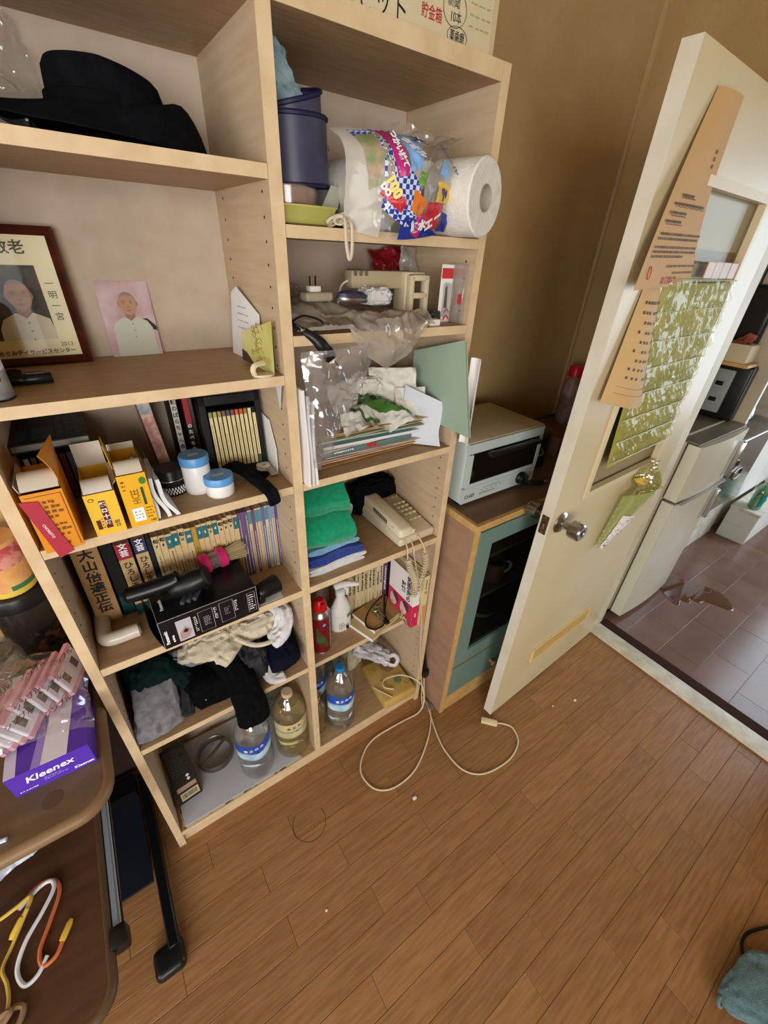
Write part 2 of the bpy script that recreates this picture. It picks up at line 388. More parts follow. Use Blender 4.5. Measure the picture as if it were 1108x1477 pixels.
# ================================================================== shared small materials
m_black = mat('black_plastic', '141416', .35); m_blackm = mat('black_matte', '0d0d0f', .75)
m_white = mat('white_plastic', 'e9e6df', .4); m_ivory = mat('ivory_plastic', 'd8c9a6', .45)
m_paper = mat('white_paper', 'e4e2e0', .8); m_paper2 = mat('grey_white_paper', 'cfcfd4', .8)
m_ink = mat('black_ink', '1c1a1a', .7); m_inkw = mat('white_ink', 'f0f0f0', .6); m_inkr = mat('red_ink', 'b02a2a', .7)
m_card = mat('cardboard', 'b08a58', .85, col2='9f7a4b', nscale=10); m_steel = mat('brushed_steel', 'b9b9bb', .28, 1.0)
m_clear = film('clear_film', 'f4f4f4', .10, .09, .16); m_bagfilm = film('bag_film', 'efebe4', .13, .24, .18, 'cfc8bc')
m_whitefilm = film('white_film', 'ffffff', .05, .72, .25, 'ececec')
m_skin = mat('print_skin', 'b58a70', .6); m_skin2 = mat('print_skin_shade', '9a7059', .6); m_hairp = mat('print_grey_hair', '8c7f78', .6); m_feat = mat('print_features', '59382c', .6)
def blob(p, k=.25, seed=1):   # slightly uneven outline
    return [(x*(1+k*0), y) for x, y in p]
def portrait(par, M, w, h, bg, shirt, cx, hy, s, glasses=False, dark=None):
    """printed head-and-shoulders picture inside w x h (origin lower left)"""
    decal(rect(0, 0, w, h), bg, par, M, 'picture_ground')
    Mz = lambda k: M @ Matrix.Translation((0, 0, .0003*k))
    if dark is not None: decal(dark[1], dark[0], par, Mz(1), 'picture_chair')
    sh = [(max(0, cx-s*1.55), 0), (max(0, cx-s*1.5), hy-s*1.9), (max(0.0, cx-s*1.2), hy-s*1.35), (cx-s*.5, hy-s*1.0), (cx+s*.5, hy-s*1.0), (min(w, cx+s*1.2), hy-s*1.35), (min(w, cx+s*1.5), hy-s*1.9), (min(w, cx+s*1.55), 0)]
    decal(sh, shirt, par, Mz(2), 'picture_shirt')
    decal([(cx-s*.36, hy-s*.6), (cx-s*.38, hy-s*1.05), (cx, hy-s*1.3), (cx+s*.38, hy-s*1.05), (cx+s*.36, hy-s*.6)], m_skin2, par, Mz(3), 'picture_neck')
    for sg in (-1, 1):
        decal([(cx, hy-s*1.32), (cx+sg*s*.42, hy-s*.98), (cx+sg*s*.62, hy-s*1.2), (cx+sg*s*.3, hy-s*1.5)], shirt, par, Mz(4), 'picture_collar')
        decal(ell(cx+sg*s*.64, hy-s*.02, s*.1, s*.2, 12), m_skin2, par, Mz(3), 'picture_ear')
    head = [(cx+s*.66*math.cos(a)*(1 if math.sin(a) > -.1 else 1-.28*abs(math.sin(a))**2), hy+s*.88*math.sin(a)) for a in [2*PI*i/28 for i in range(28)]]
    decal(head, m_skin, par, Mz(5), 'picture_face')
    decal([(cx+s*.66*math.cos(a), hy+s*.88*math.sin(a)) for a in [PI*.08+PI*.84*i/14 for i in range(15)]]+[(cx-s*.5, hy+s*.55), (cx, hy+s*.66), (cx+s*.5, hy+s*.55)], m_hairp, par, Mz(6), 'picture_hair')
    fb = MB()
    for sg in (-1, 1):
        fb.prism(ell(cx+sg*s*.27, hy+s*.08, s*.1, s*.03, 8), 0, .0002, Mz(6)); fb.prism(rect(cx+sg*s*.27-s*.13, hy+s*.2, cx+sg*s*.27+s*.13, hy+s*.235), 0, .0002, Mz(6))
        if glasses:
            r = s*.2; R1_ = ell(cx+sg*s*.27, hy+s*.06, r, r*.72, 16); R2_ = ell(cx+sg*s*.27, hy+s*.06, r*.9, r*.62, 16)
            for i in range(16): fb.prism([R1_[i], R1_[(i+1) % 16], R2_[(i+1) % 16], R2_[i]], 0, .0002, Mz(7))
    fb.prism([(cx-s*.1, hy-s*.22), (cx+s*.1, hy-s*.22), (cx+s*.05, hy-s*.27), (cx-s*.05, hy-s*.27)], 0, .0002, Mz(6))
    fb.prism([(cx-s*.24, hy-s*.46), (cx, hy-s*.5), (cx+s*.24, hy-s*.46), (cx, hy-s*.55)], 0, .0002, Mz(6))
    fb.build('picture_features', m_feat, par, 0)
    bb = MB()
    for k in range(3):
        y = hy-s*(1.55+.5*k)
        if y > 0: bb.prism(ell(cx+s*.04, y, s*.045, s*.045, 8), 0, .0002, Mz(4))
    if bb.v: bb.build('picture_buttons', m_feat, par, 0)
# ================================================================== hat shelf
m_felt = mat('black_felt', '0a0b0f', .95, col2='101218', nscale=40, bump=.3, bscale=200, spec=.1)
hat = T('felt_hat', 'soft black felt hat with drooping brim on the top shelf', 'hat', (.276, .135, S1))
def hatbrim(u, v):
    a = 2*PI*u; ca, sa = math.cos(a), math.sin(a)
    r0x, r0y = (.066 if ca < 0 else .074), .066; r1x, r1y = (.128 if ca > 0 else .160), .118
    zin = .044; zout = .006+.036*max(0, -ca)**2*(1 if sa > -.6 else .5)+.012*max(0, nz((ca, sa, 0), 1.6, 3))
    zo = max(.002, zout); t = v
    return ((r0x+(r1x-r0x)*t)*ca, (r0y+(r1y-r0y)*t)*sa, zin*(1-t)**(.62 if ca > .2 else 1.2)+zo*t+(.03*max(0, ca)*math.sin(PI*t))+.004*math.sin(3*a+1)*t)
MB().grid(hatbrim, 56, 9, wrapu=True, thick=.002).build('brim', m_felt, hat)
def hatcrown(u, v):
    a = 2*PI*u; ca, sa = math.cos(a), math.sin(a)
    k = [(1.0, .036), (.985, .052), (.96, .070), (.93, .082), (.85, .090), (.6, .094), (.3, .090), (.02, .087)]
    i = v*(len(k)-1); j = min(int(i), len(k)-2); f = i-j; r = k[j][0]*(1-f)+k[j+1][0]*f; z = k[j][1]*(1-f)+k[j+1][1]*f
    sag = 1-.10*max(0, ca)*v
    return ((.064 if ca < 0 else .080)*r*ca*(1+.04*nz((ca, sa, v), 2, 1)), .068*r*sa, z*sag-.006*max(0, ca)*v)
MB().grid(hatcrown, 56, 22, wrapu=True).build('crown', m_felt, hat)
MB().lathe([(.0675, .041), (.068, .042), (.067, .056), (.066, .057)], 56, caps=False).build('hat_band', mat('black_ribbon', '08080b', .85, spec=.1), hat)
bg = T('plastic_bag', 'crinkled clear plastic bag behind the black hat', 'plastic bag', (.13, .19, S1))
crumple((-.10, .0, .002), (.19, .03, 0), (.02, .05, .145), 34, 34, .016, 17, 2, shape=lambda u, v: (.5+(u-.5)*(1-.35*v), v, .02*math.sin(PI*u))).build('bag_sheet', m_clear, bg)
# ================================================================== portrait shelf
m_frw = mat('dark_cherry_frame', '3a140e', .3, col2='521d14', nscale=9, stretch=(1, 1, 6), coat=.4)
m_cream = mat('cream_print', 'e8dca6', .35, col2='f1e9c4', nscale=4); m_gold = mat('gold_print', '8a6a2a', .5); m_grn = mat('dark_leaf_print', '2a2c26', .6, col2='5c564c', nscale=40)
fr = T('picture_frame', 'framed certificate with a smiling man in a white shirt, dark cherry wood frame', 'picture frame', (.098, .247, S2), rx=-.085)
W, H, B = .152, .208, .013
mb = MB()
prof = [(0, 0), (0, .012), (.004, .016), (.008, .012), (B, .009), (B, 0)]
cs = [(-W/2, 0), (W/2, 0), (W/2, H), (-W/2, H)]
for i in range(4):
    a = Vector((*cs[i], 0)); b = Vector((*cs[(i+1) % 4], 0)); d = (b-a).normalized(); nn = Vector((-d.y, d.x, 0)); vs = []
    for q, e in ((a, 1), (b, -1)):
        for t, z in prof: p = q+nn*t+d*(t*e); vs.append((p.x, -z, p.y))
    n = len(prof); mb.add(vs, [(j, j+1, n+j+1, n+j) for j in range(n-1)])
mb.build('frame', m_frw, fr)
MB().box(-W/2+.002, W/2-.002, -.004, 0, .002, H-.002).build('backing', m_cream, fr, 0)
Mf = frame((-W/2+B, -.0045, B), (1, 0, 0), (0, 0, 1))
w0, h0 = W-2*B, H-2*B
portrait(fr, Mf @ Matrix.Translation((.012, .028, 0)), .086, .112, m_grn, mat('cream_shirt_print', 'd9d4b8', .5), .052, .068, .0265, True)
text('敬老', .021, mat('grey_ink', '5c5648', .6), fr, Mf @ Matrix.Translation((w0*.58, h0-.018, .0002)), bold=.0004)
text('一明一宮', .013, mat('grey_ink', '5c5648', .6), fr, Mf @ Matrix.Translation((w0-.015, h0*.62, .0002)), vertical=True, gap=1.3)
text('2013', .0095, m_gold, fr, Mf @ Matrix.Translation((w0-.018, .0185, .0002)))
text('めぐみデイサービスセンター', .0085, mat('brown_ink', '7a4a1c', .6), fr, Mf @ Matrix.Translation((w0/2, .0075, .0002)), bold=.0002)
MB().box(-W/2+B, W/2-B, -.0082, -.0076, B, H-B).build('glass', film('picture_glass', 'ffffff', .004, 0, .03), fr, 0)
ph = T('photo_print', 'unframed photo print of a man in a pale shirt against a pink backdrop', 'photo', (.2545, .262, S2), rx=-.09)
MB().box(-.0437, .0437, 0, .0008, 0, .13).build('print_sheet', m_paper, ph, 0)
Mp = frame((-.0437, -.0003, 0), (1, 0, 0), (0, 0, 1))
portrait(ph, Mp, .0874, .13, mat('pink_backdrop_print', 'b48f92', .35, col2='cbb4b8', nscale=20), mat('pale_green_shirt_print', 'bcbfae', .5), .046, .092, .0225, False,
         (mat('print_dark_chair', '241a20', .5), [(.062, .066), (.074, .066), (.087, .052), (.087, .044), (.07, .05)]))
# cards leaning on the divider
cdw = T('letter', 'white folded letter leaning on the divider behind a yellow card', 'letter', (.428, .13, S2))
M = frame((.002, .09, 0), (.012, -.14, -.0), (.012, 0.0, .13)); decal([(0, .0), (.145, 0), (.13, .09), (.03, .128), (.004, .115)], m_paper, cdw, M, 'sheet', .0012)
marks(cdw, mat('faint_ink', '8c8c98', .8), M @ Matrix.Translation((0, 0, .0013)), .035, .05, .09, .1, 4, 4, .2)
cdy = T('greeting_card', 'yellow-green flower-patterned card leaning on the divider', 'card', (.437, .04, S2))
m_lime = mat('lime_card', 'b9b45a', .5, col2='cfc98a', nscale=9); m_floral = mat('brown_floral_print', '8a5a2a', .6)
M = frame((-.014, .095, .004), (.017, -.14, -.006), (.006, 0, .1)); decal([(0, 0), (.125, 0), (.116, .09), (0, .05)], m_lime, cdy, M, 'card_sheet', .0012)
fm = MB(); R = random.Random(5)
for i in range(9):
    cx, cy, r = R.uniform(.045, .075), .008+i*.0082, R.uniform(.003, .006)
    fm.tube([(cx+r*math.cos(t*.7), cy+r*math.sin(t*.7), .0014) for t in range(10)], .0006, 4, M=M)
    fm.tube([(cx, cy, .0014), (cx+.015, cy+.006, .0014), (cx+.022, cy+R.uniform(-.004, .01), .0014)], .0005, 4, M=M)
fm.build('flower_print', m_floral, cdy); decal([(0, 0), (.055, 0), (.02, .018), (0, .02)], mat('brown_fur_print', '4a332a', .7), cdy, M @ Matrix.Translation((0, 0, .0013)))
ws = T('paper_slip', 'white paper slip poking down below the shelf edge at the divider', 'paper', (.4475, .02, S2-.0185))
decal([(0, 0), (.03, 0), (.012, -.05)], m_paper2, ws, frame((0, .015, 0), (0, -1, 0), (.0, 0, 1)), 'sheet', .001)
cl = T('wooden_clip', 'curved pale wooden clip standing at the shelf front below the cards', 'clip', (.418, .012, S2))
mb = MB(); mb.tube(smooth_path([(-.016, .0, .003), (-.019, -.002, .012), (-.014, -.001, .020), (.004, .004, .022)], 5), .0032, 8, flat=1.6)
mb.build('upright', m_ivory, cl)
mb = MB(); mb.prism(ell(0, 0, .019, .011, 24), 0, .004); mb.build('foot', m_ivory, cl)
# can and pens at the left end
cn = T('spray_can', 'silver and white printed can on the portrait shelf', 'can', (.0425, .048, S2))
MB().lathe([(0, 0), (.022, 0), (.0235, .002), (.0235, .1), (.021, .106), (.012, .112), (0, .112)], 32).build('body', mat('printed_tin', 'c9c9cc', .35, .6, col2='a5a6ac', nscale=70), cn)
MB().lathe([(.0238, .0), (.0242, .0015), (.0238, .003)], 32).build('base_rim', m_black, cn)
MB().lathe([(.0237, .040), (.0237, .058)], 32).build('label_band', mat('label_white', 'dcdcdc', .5), cn)
text('の', .014, m_ink, cn, frame((.012, -.0209, .030), (1, .55, 0), (0, 0, 1)), bold=.0006)
decal(rect(-.01, 0, .01, .004), m_inkr, cn, frame((.014, -.0198, .046), (1, .68, 0), (0, 0, 1)))
for i, (p, q, r, m1, lab) in enumerate((((.02, .105, .0085), (.112, .108, .0085), .0082, m_black, 'thick black marker lying on the portrait shelf'), ((.022, .15, .0075), (.073, .152, .0075), .0065, mat('tan_barrel', 'a88457', .5), 'tan-barrelled pen with a black end beside the framed certificate'))):
    pen = T('marker_pen', lab, 'pen', (0, 0, S2)); a, b = Vector(p), Vector(q); d = b-a
    MB().tube([a, a+d*.02, a+d*.62], [r*.8, r*.92, r*.92], 14).build('barrel', m1, pen)
    MB().tube([a+d*.60, a+d*.62, a+d*.98, b], [r*.9, r, r, r*.85], 14).build('cap', m_black, pen)
    mid = a+d*.66; MB().rbox(mid.x, mid.x+d.length*.25, mid.y-.002, mid.y+.002, mid.z+r*.8, mid.z+r*1.25, .0006, 1).build('clip', m_black, pen)
# ================================================================== medicine shelf (S3)
m_navy = mat('navy_cover', '131a26', .5, col2='1b2634', nscale=30); m_cdcream = mat('cream_cd_spine', 'd5c793', .45)
rk = T('cd_rack', 'black plastic rack holding upright cases under a navy book', 'rack', (.071, .215, S3))
mb = MB(); mb.box(-.052, .052, -.055, .06, .104, .116); mb.box(-.052, -.047, -.055, .06, .004, .104); mb.box(.047, .052, -.055, .06, .004, .104); mb.box(-.052, .052, -.055, .06, 0, .004); mb.box(-.052, .052, .055, .06, .004, .104)
mb.build('rack_body', m_blackm, rk, 0)
sp_cols = ['b5ac98', '9f9a8c', 'a9a292', '70706e', 'b3b0aa', '8d2f45', '5c5f66', 'c0bbb0', 'aaa08e']
cdb = MB().rbox(-.0045, .0045, -.05, .05, 0, .092, .0006, 1).mesh('cd_case', m_blackm)
for i, c in enumerate(sp_cols):
    x = .071-.0425+i*.0104
    o = T('cd_case', ['slim case with a %s spine in the black rack under the navy book' % n for n in ('cream', 'stone grey', 'warm grey', 'charcoal', 'silver grey', 'crimson', 'slate', 'ivory', 'tan')][i], 'case', (x, .207, S3+.0045), group='cases in the black rack')
    link('case_body', cdb, o); MB().box(-.0036, .0036, -.0504, -.05, .002, .09).build('spine_card', mat('cdspine_'+c, c, .5), o, 0)
    marks(o, m_ink, frame((-.002, -.0506, .012), (0, 0, 1), (-1, 0, 0)) @ Matrix.Translation((0, -.004, 0)), 0, 0, .05, .004, 1, i, .6)
nb = T('book', 'flat navy book lying on top of the black rack', 'book', (.072, .2, S3+.1165), rz=.03)
MB().rbox(-.056, .056, -.075, .07, 0, .003, .001, 1).build('back_cover', m_navy, nb); MB().box(-.054, .055, -.073, .069, .003, .013).build('pages', mat('page_edges_dark', '8b887d', .8), nb, 0); cvr = MB().rbox(-.056, .056, -.075, .07, .013, .016, .001, 1).build('front_cover', m_navy, nb)
m_teald = mat('dim_teal_print', '2c4450', .5)
for a in ((-.045, -.06, -.03, -.01), (-.024, -.06, .008, .0)): decal(rect(*a), m_teald, cvr, Matrix.Translation((0, 0, .0162)))
for k in range(3): marks(cvr, mat('olive_print', '5c5a46', .6), Matrix.Translation((0, 0, .0162)), .012+k*.014, -.06, .022+k*.014, .05, 8, k, .6)
# open medicine cartons
def carton(nm, label, x0, x1, zt, dep, m, rz=0, flap='none', y0=0.0):
    w_, h_ = x1-x0, zt-S3; t = T(nm, label, 'box', ((x0+x1)/2, y0, S3), rz=rz); mb = MB(); e = .0008
    mb.box(-w_/2, w_/2, 0, e, 0, h_); mb.box(-w_/2, w_/2, dep-e, dep, 0, h_); mb.box(-w_/2, -w_/2+e, e, dep-e, 0, h_); mb.box(w_/2-e, w_/2, e, dep-e, 0, h_); mb.box(-w_/2+e, w_/2-e, e, dep-e, 0, e)
    mb.build('carton_body', m, t, 0); return t, frame((-w_/2, -.0003, 0), (1, 0, 0), (0, 0, 1)), w_, h_
m_or = mat('orange_carton', 'd98a1e', .45); m_ye = mat('yellow_carton', 'e6bb3a', .4); m_ye2 = mat('deep_yellow_carton', 'e3ac24', .4); m_bare = mat('bare_carton', 'd8d0bf', .8); m_brownink = mat('brown_print', '7a4a10', .6)
t, M, w_, h_ = carton('medicine_box', 'open orange carton with brown print and a crimson slip, leftmost on the medicine shelf', .0285, .0795, 1.2245, .11, m_or, y0=-.012)
MB().grid(lambda u, v: (-w_/2+.002+u*(w_-.004), .004+.045*v, h_+.003+.016*math.sin(v*2.2)), 6, 8, thick=.0008).build('front_flap', m_bare, t)
MB().grid(lambda u, v: (w_/2-.001+.004*v-.016*v*v*(1-u), .012+u*.085, h_-.001+.052*v), 6, 8, thick=.0008).build('side_flap', m_or, t)
MB().grid(lambda u, v: (-w_/2-.003*v, .01+u*.09, h_+.012*v), 4, 4, thick=.0008).build('tuck_flap', m_bare, t)
marks(t, m_brownink, M, .022, .058, w_-.008, .092, 4, 3, .75); marks(t, m_brownink, M, .026, .024, w_-.006, .052, 3, 7, .7); marks(t, m_brownink, M, .03, .008, w_-.012, .016, 1, 8, .9)
for a in (rect(.004, .099, w_-.004, .1), rect(w_-.004, .004, w_-.003, .1)): decal(a, m_brownink, t, M)
m_crim = mat('crimson_paper', 'a92c3c', .55)
decal([(-.004, .096), (.018, .092), (.028, .03), (.036, -.004), (.014, -.012)], m_crim, t, M @ Matrix.Translation((0, 0, .001)), 'crimson_slip', .0012)
text('CHOREITO', .0055, m_inkw, t, M @ Matrix.Translation((.015, .04, .0024)) @ Matrix.Rotation(-1.35, 4, 'Z'))
t, M, w_, h_ = carton('medicine_box', 'open yellow carton with a maroon title strip, middle of the three cartons', .0985, .1425, 1.1975, .12, m_ye)
MB().grid(lambda u, v: (-w_/2+.002+u*(w_-.004), .003+.04*v, h_+.001+.012*math.sin(v*2.4)), 6, 8, thick=.0008).build('front_flap', mat('white_flap', 'e8e5df', .7), t)
MB().grid(lambda u, v: (-w_/2+u*w_, .118-.004*v, h_+.045*v), 4, 5, thick=.0008).build('lid_flap', m_bare, t)
MB().grid(lambda u, v: (w_/2+.006*v, .02+u*.09, h_+.006*v), 4, 4, thick=.0008).build('side_flap', m_bare, t)
m_mar = mat('maroon_print', '5a1c22', .6)
Ms = M @ Matrix.Translation((w_*.5, h_*.82, 0)) @ Matrix.Rotation(-.0, 4, 'Z')
decal(rect(-.0045, -.052, .0045, .0), m_mar, t, Ms); text('龍ロ十酒', .0088, m_inkw, t, Ms @ Matrix.Translation((0, -.007, .0004)), vertical=True, gap=1.3, bold=.0003)
decal(rect(-.0165, -.052, -.0105, -.034), m_mar, t, Ms); text('22包', .0085, m_ink, t, Ms @ Matrix.Translation((.0125, -.047, .0002)) @ Matrix.Rotation(PI/2, 4, 'Z'), sx=.8)
decal([(x, y) for x, y in ell(-.0135, .004, .0042, .003, 16)], m_brownink, t, Ms); decal(ell(-.0135, .004, .0028, .0018, 14), m_ye, t, Ms @ Matrix.Translation((0, 0, .0003)))
marks(t, m_brownink, Ms, -.009, -.052, -.006, -.03, 4, 2, .5)
t, M, w_, h_ = carton('medicine_box', 'open deep-yellow carton with HICEE lettering and a white sticker', .1500, .1925, 1.2185, .12, m_ye2)
MB().grid(lambda u, v: (-w_/2+.002+u*(w_-.004), .003+.034*v, h_+.001+.013*math.sin(v*2.2)), 6, 8, thick=.0008).build('front_flap', m_bare, t)
MB().grid(lambda u, v: (-w_/2-.004*v, .035+u*.07*(1-.3*v*v), h_+.042*v), 6, 6, thick=.0008).build('side_flap', m_ye2, t)
MB().grid(lambda u, v: (-w_/2+u*w_*1.0, .118, h_+.012*v), 4, 4, thick=.0008).build('lid_flap', m_bare, t)
Mh = M @ Matrix.Translation((w_*.47, h_*.58, 0)) @ Matrix.Rotation(PI/2, 4, 'Z')
text('HICEE', .0165, mat('olive_ink', '6a5410', .6), t, Mh, sx=.62); decal(rect(-.018, -.0135, .016, -.0095), mat('deep_green_print', '1f4a2c', .5), t, Mh)
decal(ell(w_-.007, h_-.014, .0052, .0066, 18), mat('green_print', '3f7a2c', .5), t, M); decal(rect(.008, .010, .026, .036), m_inkw, t, M); marks(t, mat('faint_ink', '8c8c98', .8), M @ Matrix.Translation((0, 0, .0004)), .011, .014, .023, .032, 3, 5, .4)
marks(t, m_brownink, M, .004, h_-.03, .009, h_-.008, 3, 5, .5); marks(t, m_brownink, M, .029, .012, .040, .036, 4, 6, .4); text('14包', .006, m_ink, t, M @ Matrix.Translation((w_-.007, .006, 0)), sx=.8)
# white sachets standing beside the cartons
for i in range(3):
    o = T('sachet', ['white folded medicine sachet against the deep-yellow carton', 'white folded medicine sachet between two others', 'outer white medicine sachet with a bent foot'][i], 'sachet', (.201+i*.0085, .006, S3), group='white sachets beside the cartons')
    MB().grid(lambda u, v: (.002*math.sin(4*u+i)+.006*(1-v)**2*(i-.6)+.003*math.sin(6*v+i)-.012*v, u*.1+.006*v, .0009+v*(.082-.004*i)), 14, 12, thick=.0065).build('sachet_body', mat('sachet_white', 'dfe0e4', .35), o)
    MB().grid(lambda u, v: (-.013+.002*math.sin(4*u+i), .006+u*.09, (.083-.004*i)+.022*v), 8, 5, thick=.0006).build('clear_end', m_clear, o)
# round tin, two jars
tn = T('round_tin', 'round black tin with a white checked base band', 'tin', (.2385, .102, S3))
MB().lathe([(0, 0), (.026, 0), (.0265, .002), (.0265, .032)], 36).build('tin_body', m_blackm, tn)
MB().lathe([(.0268, .031), (.0272, .033), (.0272, .036), (.0265, .037), (.0265, .05), (.025, .053), (0, .0535)], 36).build('lid', m_black, tn)
ck = MB()
for i in range(60):
    for j in range(3):
        if (i+j) % 2: a0, a1 = 2*PI*i/60, 2*PI*(i+1)/60; z = .004+.005*j; ck.add([(.02662*math.cos(a0), .02662*math.sin(a0), z), (.02662*math.cos(a1), .02662*math.sin(a1), z), (.02662*math.cos(a1), .02662*math.sin(a1), z+.005), (.02662*math.cos(a0), .02662*math.sin(a0), z+.005)], [(0, 1, 2, 3)])
ck.build('checked_band', m_inkw, tn, 0)['kind'] = 'stuff'; MB().lathe([(.0274, .0315), (.0278, .0325), (.0274, .0335)], 36).build('silver_ring', m_steel, tn)
m_jar = mat('white_jar', 'e6e6e4', .3); m_blid = mat('blue_lid', '5a9ad6', .35, spec=.5)
def jar(label, x, y, r, h, lh):
    t = T('ointment_jar', label, 'jar', (x, y, S3))
    MB().lathe([(0, 0), (r*.9, 0), (r*.95, .002), (r*.95, h-lh), (r*.9, h-lh+.002)], 36).build('jar_body', m_jar, t)
    MB().lathe([(r*.9, h-lh), (r, h-lh+.001), (r, h-.002), (r*.96, h), (r*.5, h+.0002), (0, h+.0002)], 36, squish=lambda a: 1+.006*math.sin(40*a)).build('lid', m_blid, t)
    decal([(-r*.4, -r*.22), (r*.4, -r*.12), (r*.36, r*.2), (-r*.36, r*.12)], mat('worn_label', 'b08e78', .6, col2='d0b8a4', nscale=60), t, Matrix.Translation((0, 0, h+.0003)), 'worn_label')
jar('tall white jar with a sky-blue lid beside the round black tin', .2845, .083, .0275, .078, .019)
jar('short white jar with a sky-blue lid at the shelf front', .3165, .049, .0285, .041, .0165)
# books standing behind
def book(label, x, y, z, th, h, dep, spine, cover, title='', tcol=None, tsize=.01, bands=(), group=None, ry=0, rz=0, rx=0, cat='book', gap=1.05, pagecol=None, ty=.12, bold=.0002, nm='book'):
    t = T(nm, label, cat, (x, y, z), group=group, ry=ry, rz=rz, rx=rx)
    MB().rbox(0, th, 0, .0015, 0, h, .0006, 1).build('spine', spine, t)
    mb = MB(); mb.box(0, .0012, .0015, dep, 0, h); mb.box(th-.0012, th, .0015, dep, 0, h); mb.build('cover', cover, t, 0)
    MB().box(.0013, th-.0013, .002, dep-.003, .002, h-.003).build('pages', pagecol or m_pages, t, 0)
    Mt = frame((th/2, -.0002, 0), (1, 0, 0), (0, 0, 1))
    for (a, b, m) in bands: decal(rect(-th/2, h*a, th/2, h*b), m, t, Mt, 'spine_band')
    if title: text(title, tsize, tcol or m_ink, t, Mt @ Matrix.Translation((0, h*(1-ty), .0004)), vertical=True, gap=gap, bold=bold, sx=min(1, th*.9/tsize))
    return t
m_pages = mat('page_edges', 'c9bb98', .85)
m_pinkp = mat('pink_marbled_spine', 'a8746c', .5, col2='c9a89a', nscale=60, lo=.4, hi=.6); m_dkb = mat('dark_brown_cover', '2d1c14', .5); m_wsp = mat('white_spine', 'cbc5b8', .5); m_rsp = mat('red_spine', '9c2c30', .5)
book('pink marbled book leaning behind the round tin', .233, .155, S3, .021, .167, .12, m_pinkp, m_pinkp, bands=((.86, 1, mat('blue_pattern', '7f8f96', .5, col2='c4b4a8', nscale=50)),), ry=-.09)
book('white-spined book with black title behind the tall jar', .279, .19, S3, .0115, .19, .085, m_wsp, m_dkb, '新頼のばらちゃん会', m_ink, .0115, gap=1.2, ty=.14)
book('black book with a red title panel next to the tilted case frame', .302, .19, S3, .0105, .19, .085, mat('black_spine', '1d1a1c', .5), m_dkb, 'のたべもの図鑑', m_inkw, .010, bands=((.52, .93, m_rsp),), gap=1.3, ty=.5)
# black frame full of cases
bf = T('case_frame', 'black frame rack holding a row of cream-spined cases', 'rack', (.384, .150, S3), rx=-.10, ry=0, rz=-.06)
mb = MB(); mb.rbox(-.063, -.047, -.03, .055, 0, .166, .002, 1); mb.rbox(.049, .061, -.03, .055, 0, .166, .002, 1); mb.rbox(-.063, .061, -.03, .055, .145, .166, .002, 1); mb.rbox(-.063, .061, -.03, .055, 0, .010, .002, 1); mb.box(-.06, .058, .05, .055, .008, .15)
mb.build('rack_body', mat('black_satin', '101012', .3), bf); tips = ['8a8468', 'a7a552', '8f8c50', '8a4a38', '2f5a58', '8c3f44', 'c05f30', 'cf5326', '8e7a3e', 'd9cd9a', '2f6044']
cb = MB().rbox(-.0037, .0037, -.05, .02, 0, .125, .0006, 1).mesh('case_body', m_blackm)
Rm = bf.matrix_basis.copy()
for i, c in enumerate(tips):
    o = T('cd_case', 'cream-spined case with %s in the black frame rack' % ['a grey-green tip', 'a lime tip', 'an olive tip', 'a rust tip', 'a teal tip', 'a plum-red tip', 'an orange tip', 'a vermilion tip', 'an ochre tip', 'an all-cream spine', 'a green foot'][i], 'case', group='cases in the black frame rack')
    o.matrix_basis = Rm @ Matrix.Translation((-.0425+i*.00875, .019, .0105))
    link('case_body', cb, o); MB().box(-.0031, .0031, -.0504, -.05, .002, .112).build('spine_card', m_cdcream, o, 0)
    MB().box(-.0032, .0032, -.0505, -.05, *((.112, .123) if i < 10 else (.002, .02))).build('colour_tip', mat('tip_'+c, c, .5), o, 0)
    marks(o, m_brownink, frame((.0008, -.0506, .012), (0, 0, 1), (-1, 0, 0)), 0, 0, .09, .0022, 1, i, .6)
# black strap hanging over the front
st = T('cloth_strap', 'black cloth strap hanging over the medicine shelf edge', 'strap', (0, 0, 0))
drape([(.352, .105, S3+.03), (.372, .075, S3+.028), (.385, .045, S3+.018), (.395, .015, S3+.011), (.402, -.008, S3+.002), (.404, -.016, S3-.022)], lambda t: .034-.008*t, .014, 3, .3, side=(1, .2, .1)).build('strap_fold', m_felt, st)
drape([(.36, .10, S3+.02), (.385, .085, S3+.02), (.40, .07, S3+.012), (.418, .05, S3+.014)], .02, .012, 8, .3).build('strap_tail', m_felt, st)
tp = T('tape_roll', 'small white tape roll beside the divider', 'tape', (.428, .108, S3))
MB().lathe([(.006, 0), (.0145, 0), (.015, .001), (.015, .011), (.0145, .012), (.006, .012), (.006, 0)], 28).build('roll', m_white, tp)
tu = T('cream_tube', 'small squeezed ointment tube lying by the divider', 'tube', (.437, .085, S3))
MB().grid(lambda u, v: ((.0085*(1-.1*v))*math.cos(2*PI*u)*(1+.25*v), -.028+.062*(1-v)-.0, .0062+(.0055*(1-.85*v))*math.sin(2*PI*u)), 20, 8, wrapu=True).build('tube_body', mat('tube_grey', 'b7ad98', .35, .3), tu)
MB().tube([(0, .034, .0062), (0, .046, .0062)], .0055, 12).build('cap', m_white, tu)
ev = T('envelope', 'white envelope standing against the divider on the medicine shelf', 'envelope', (.4475, .12, S3))
decal([(-.06, 0), (.05, 0), (.05, .06), (.02, .115), (-.06, .12)], m_paper, ev, frame((0, 0, .0), (0, -1, 0), (.02, 0, 1)), 'envelope_sheet', .0015)
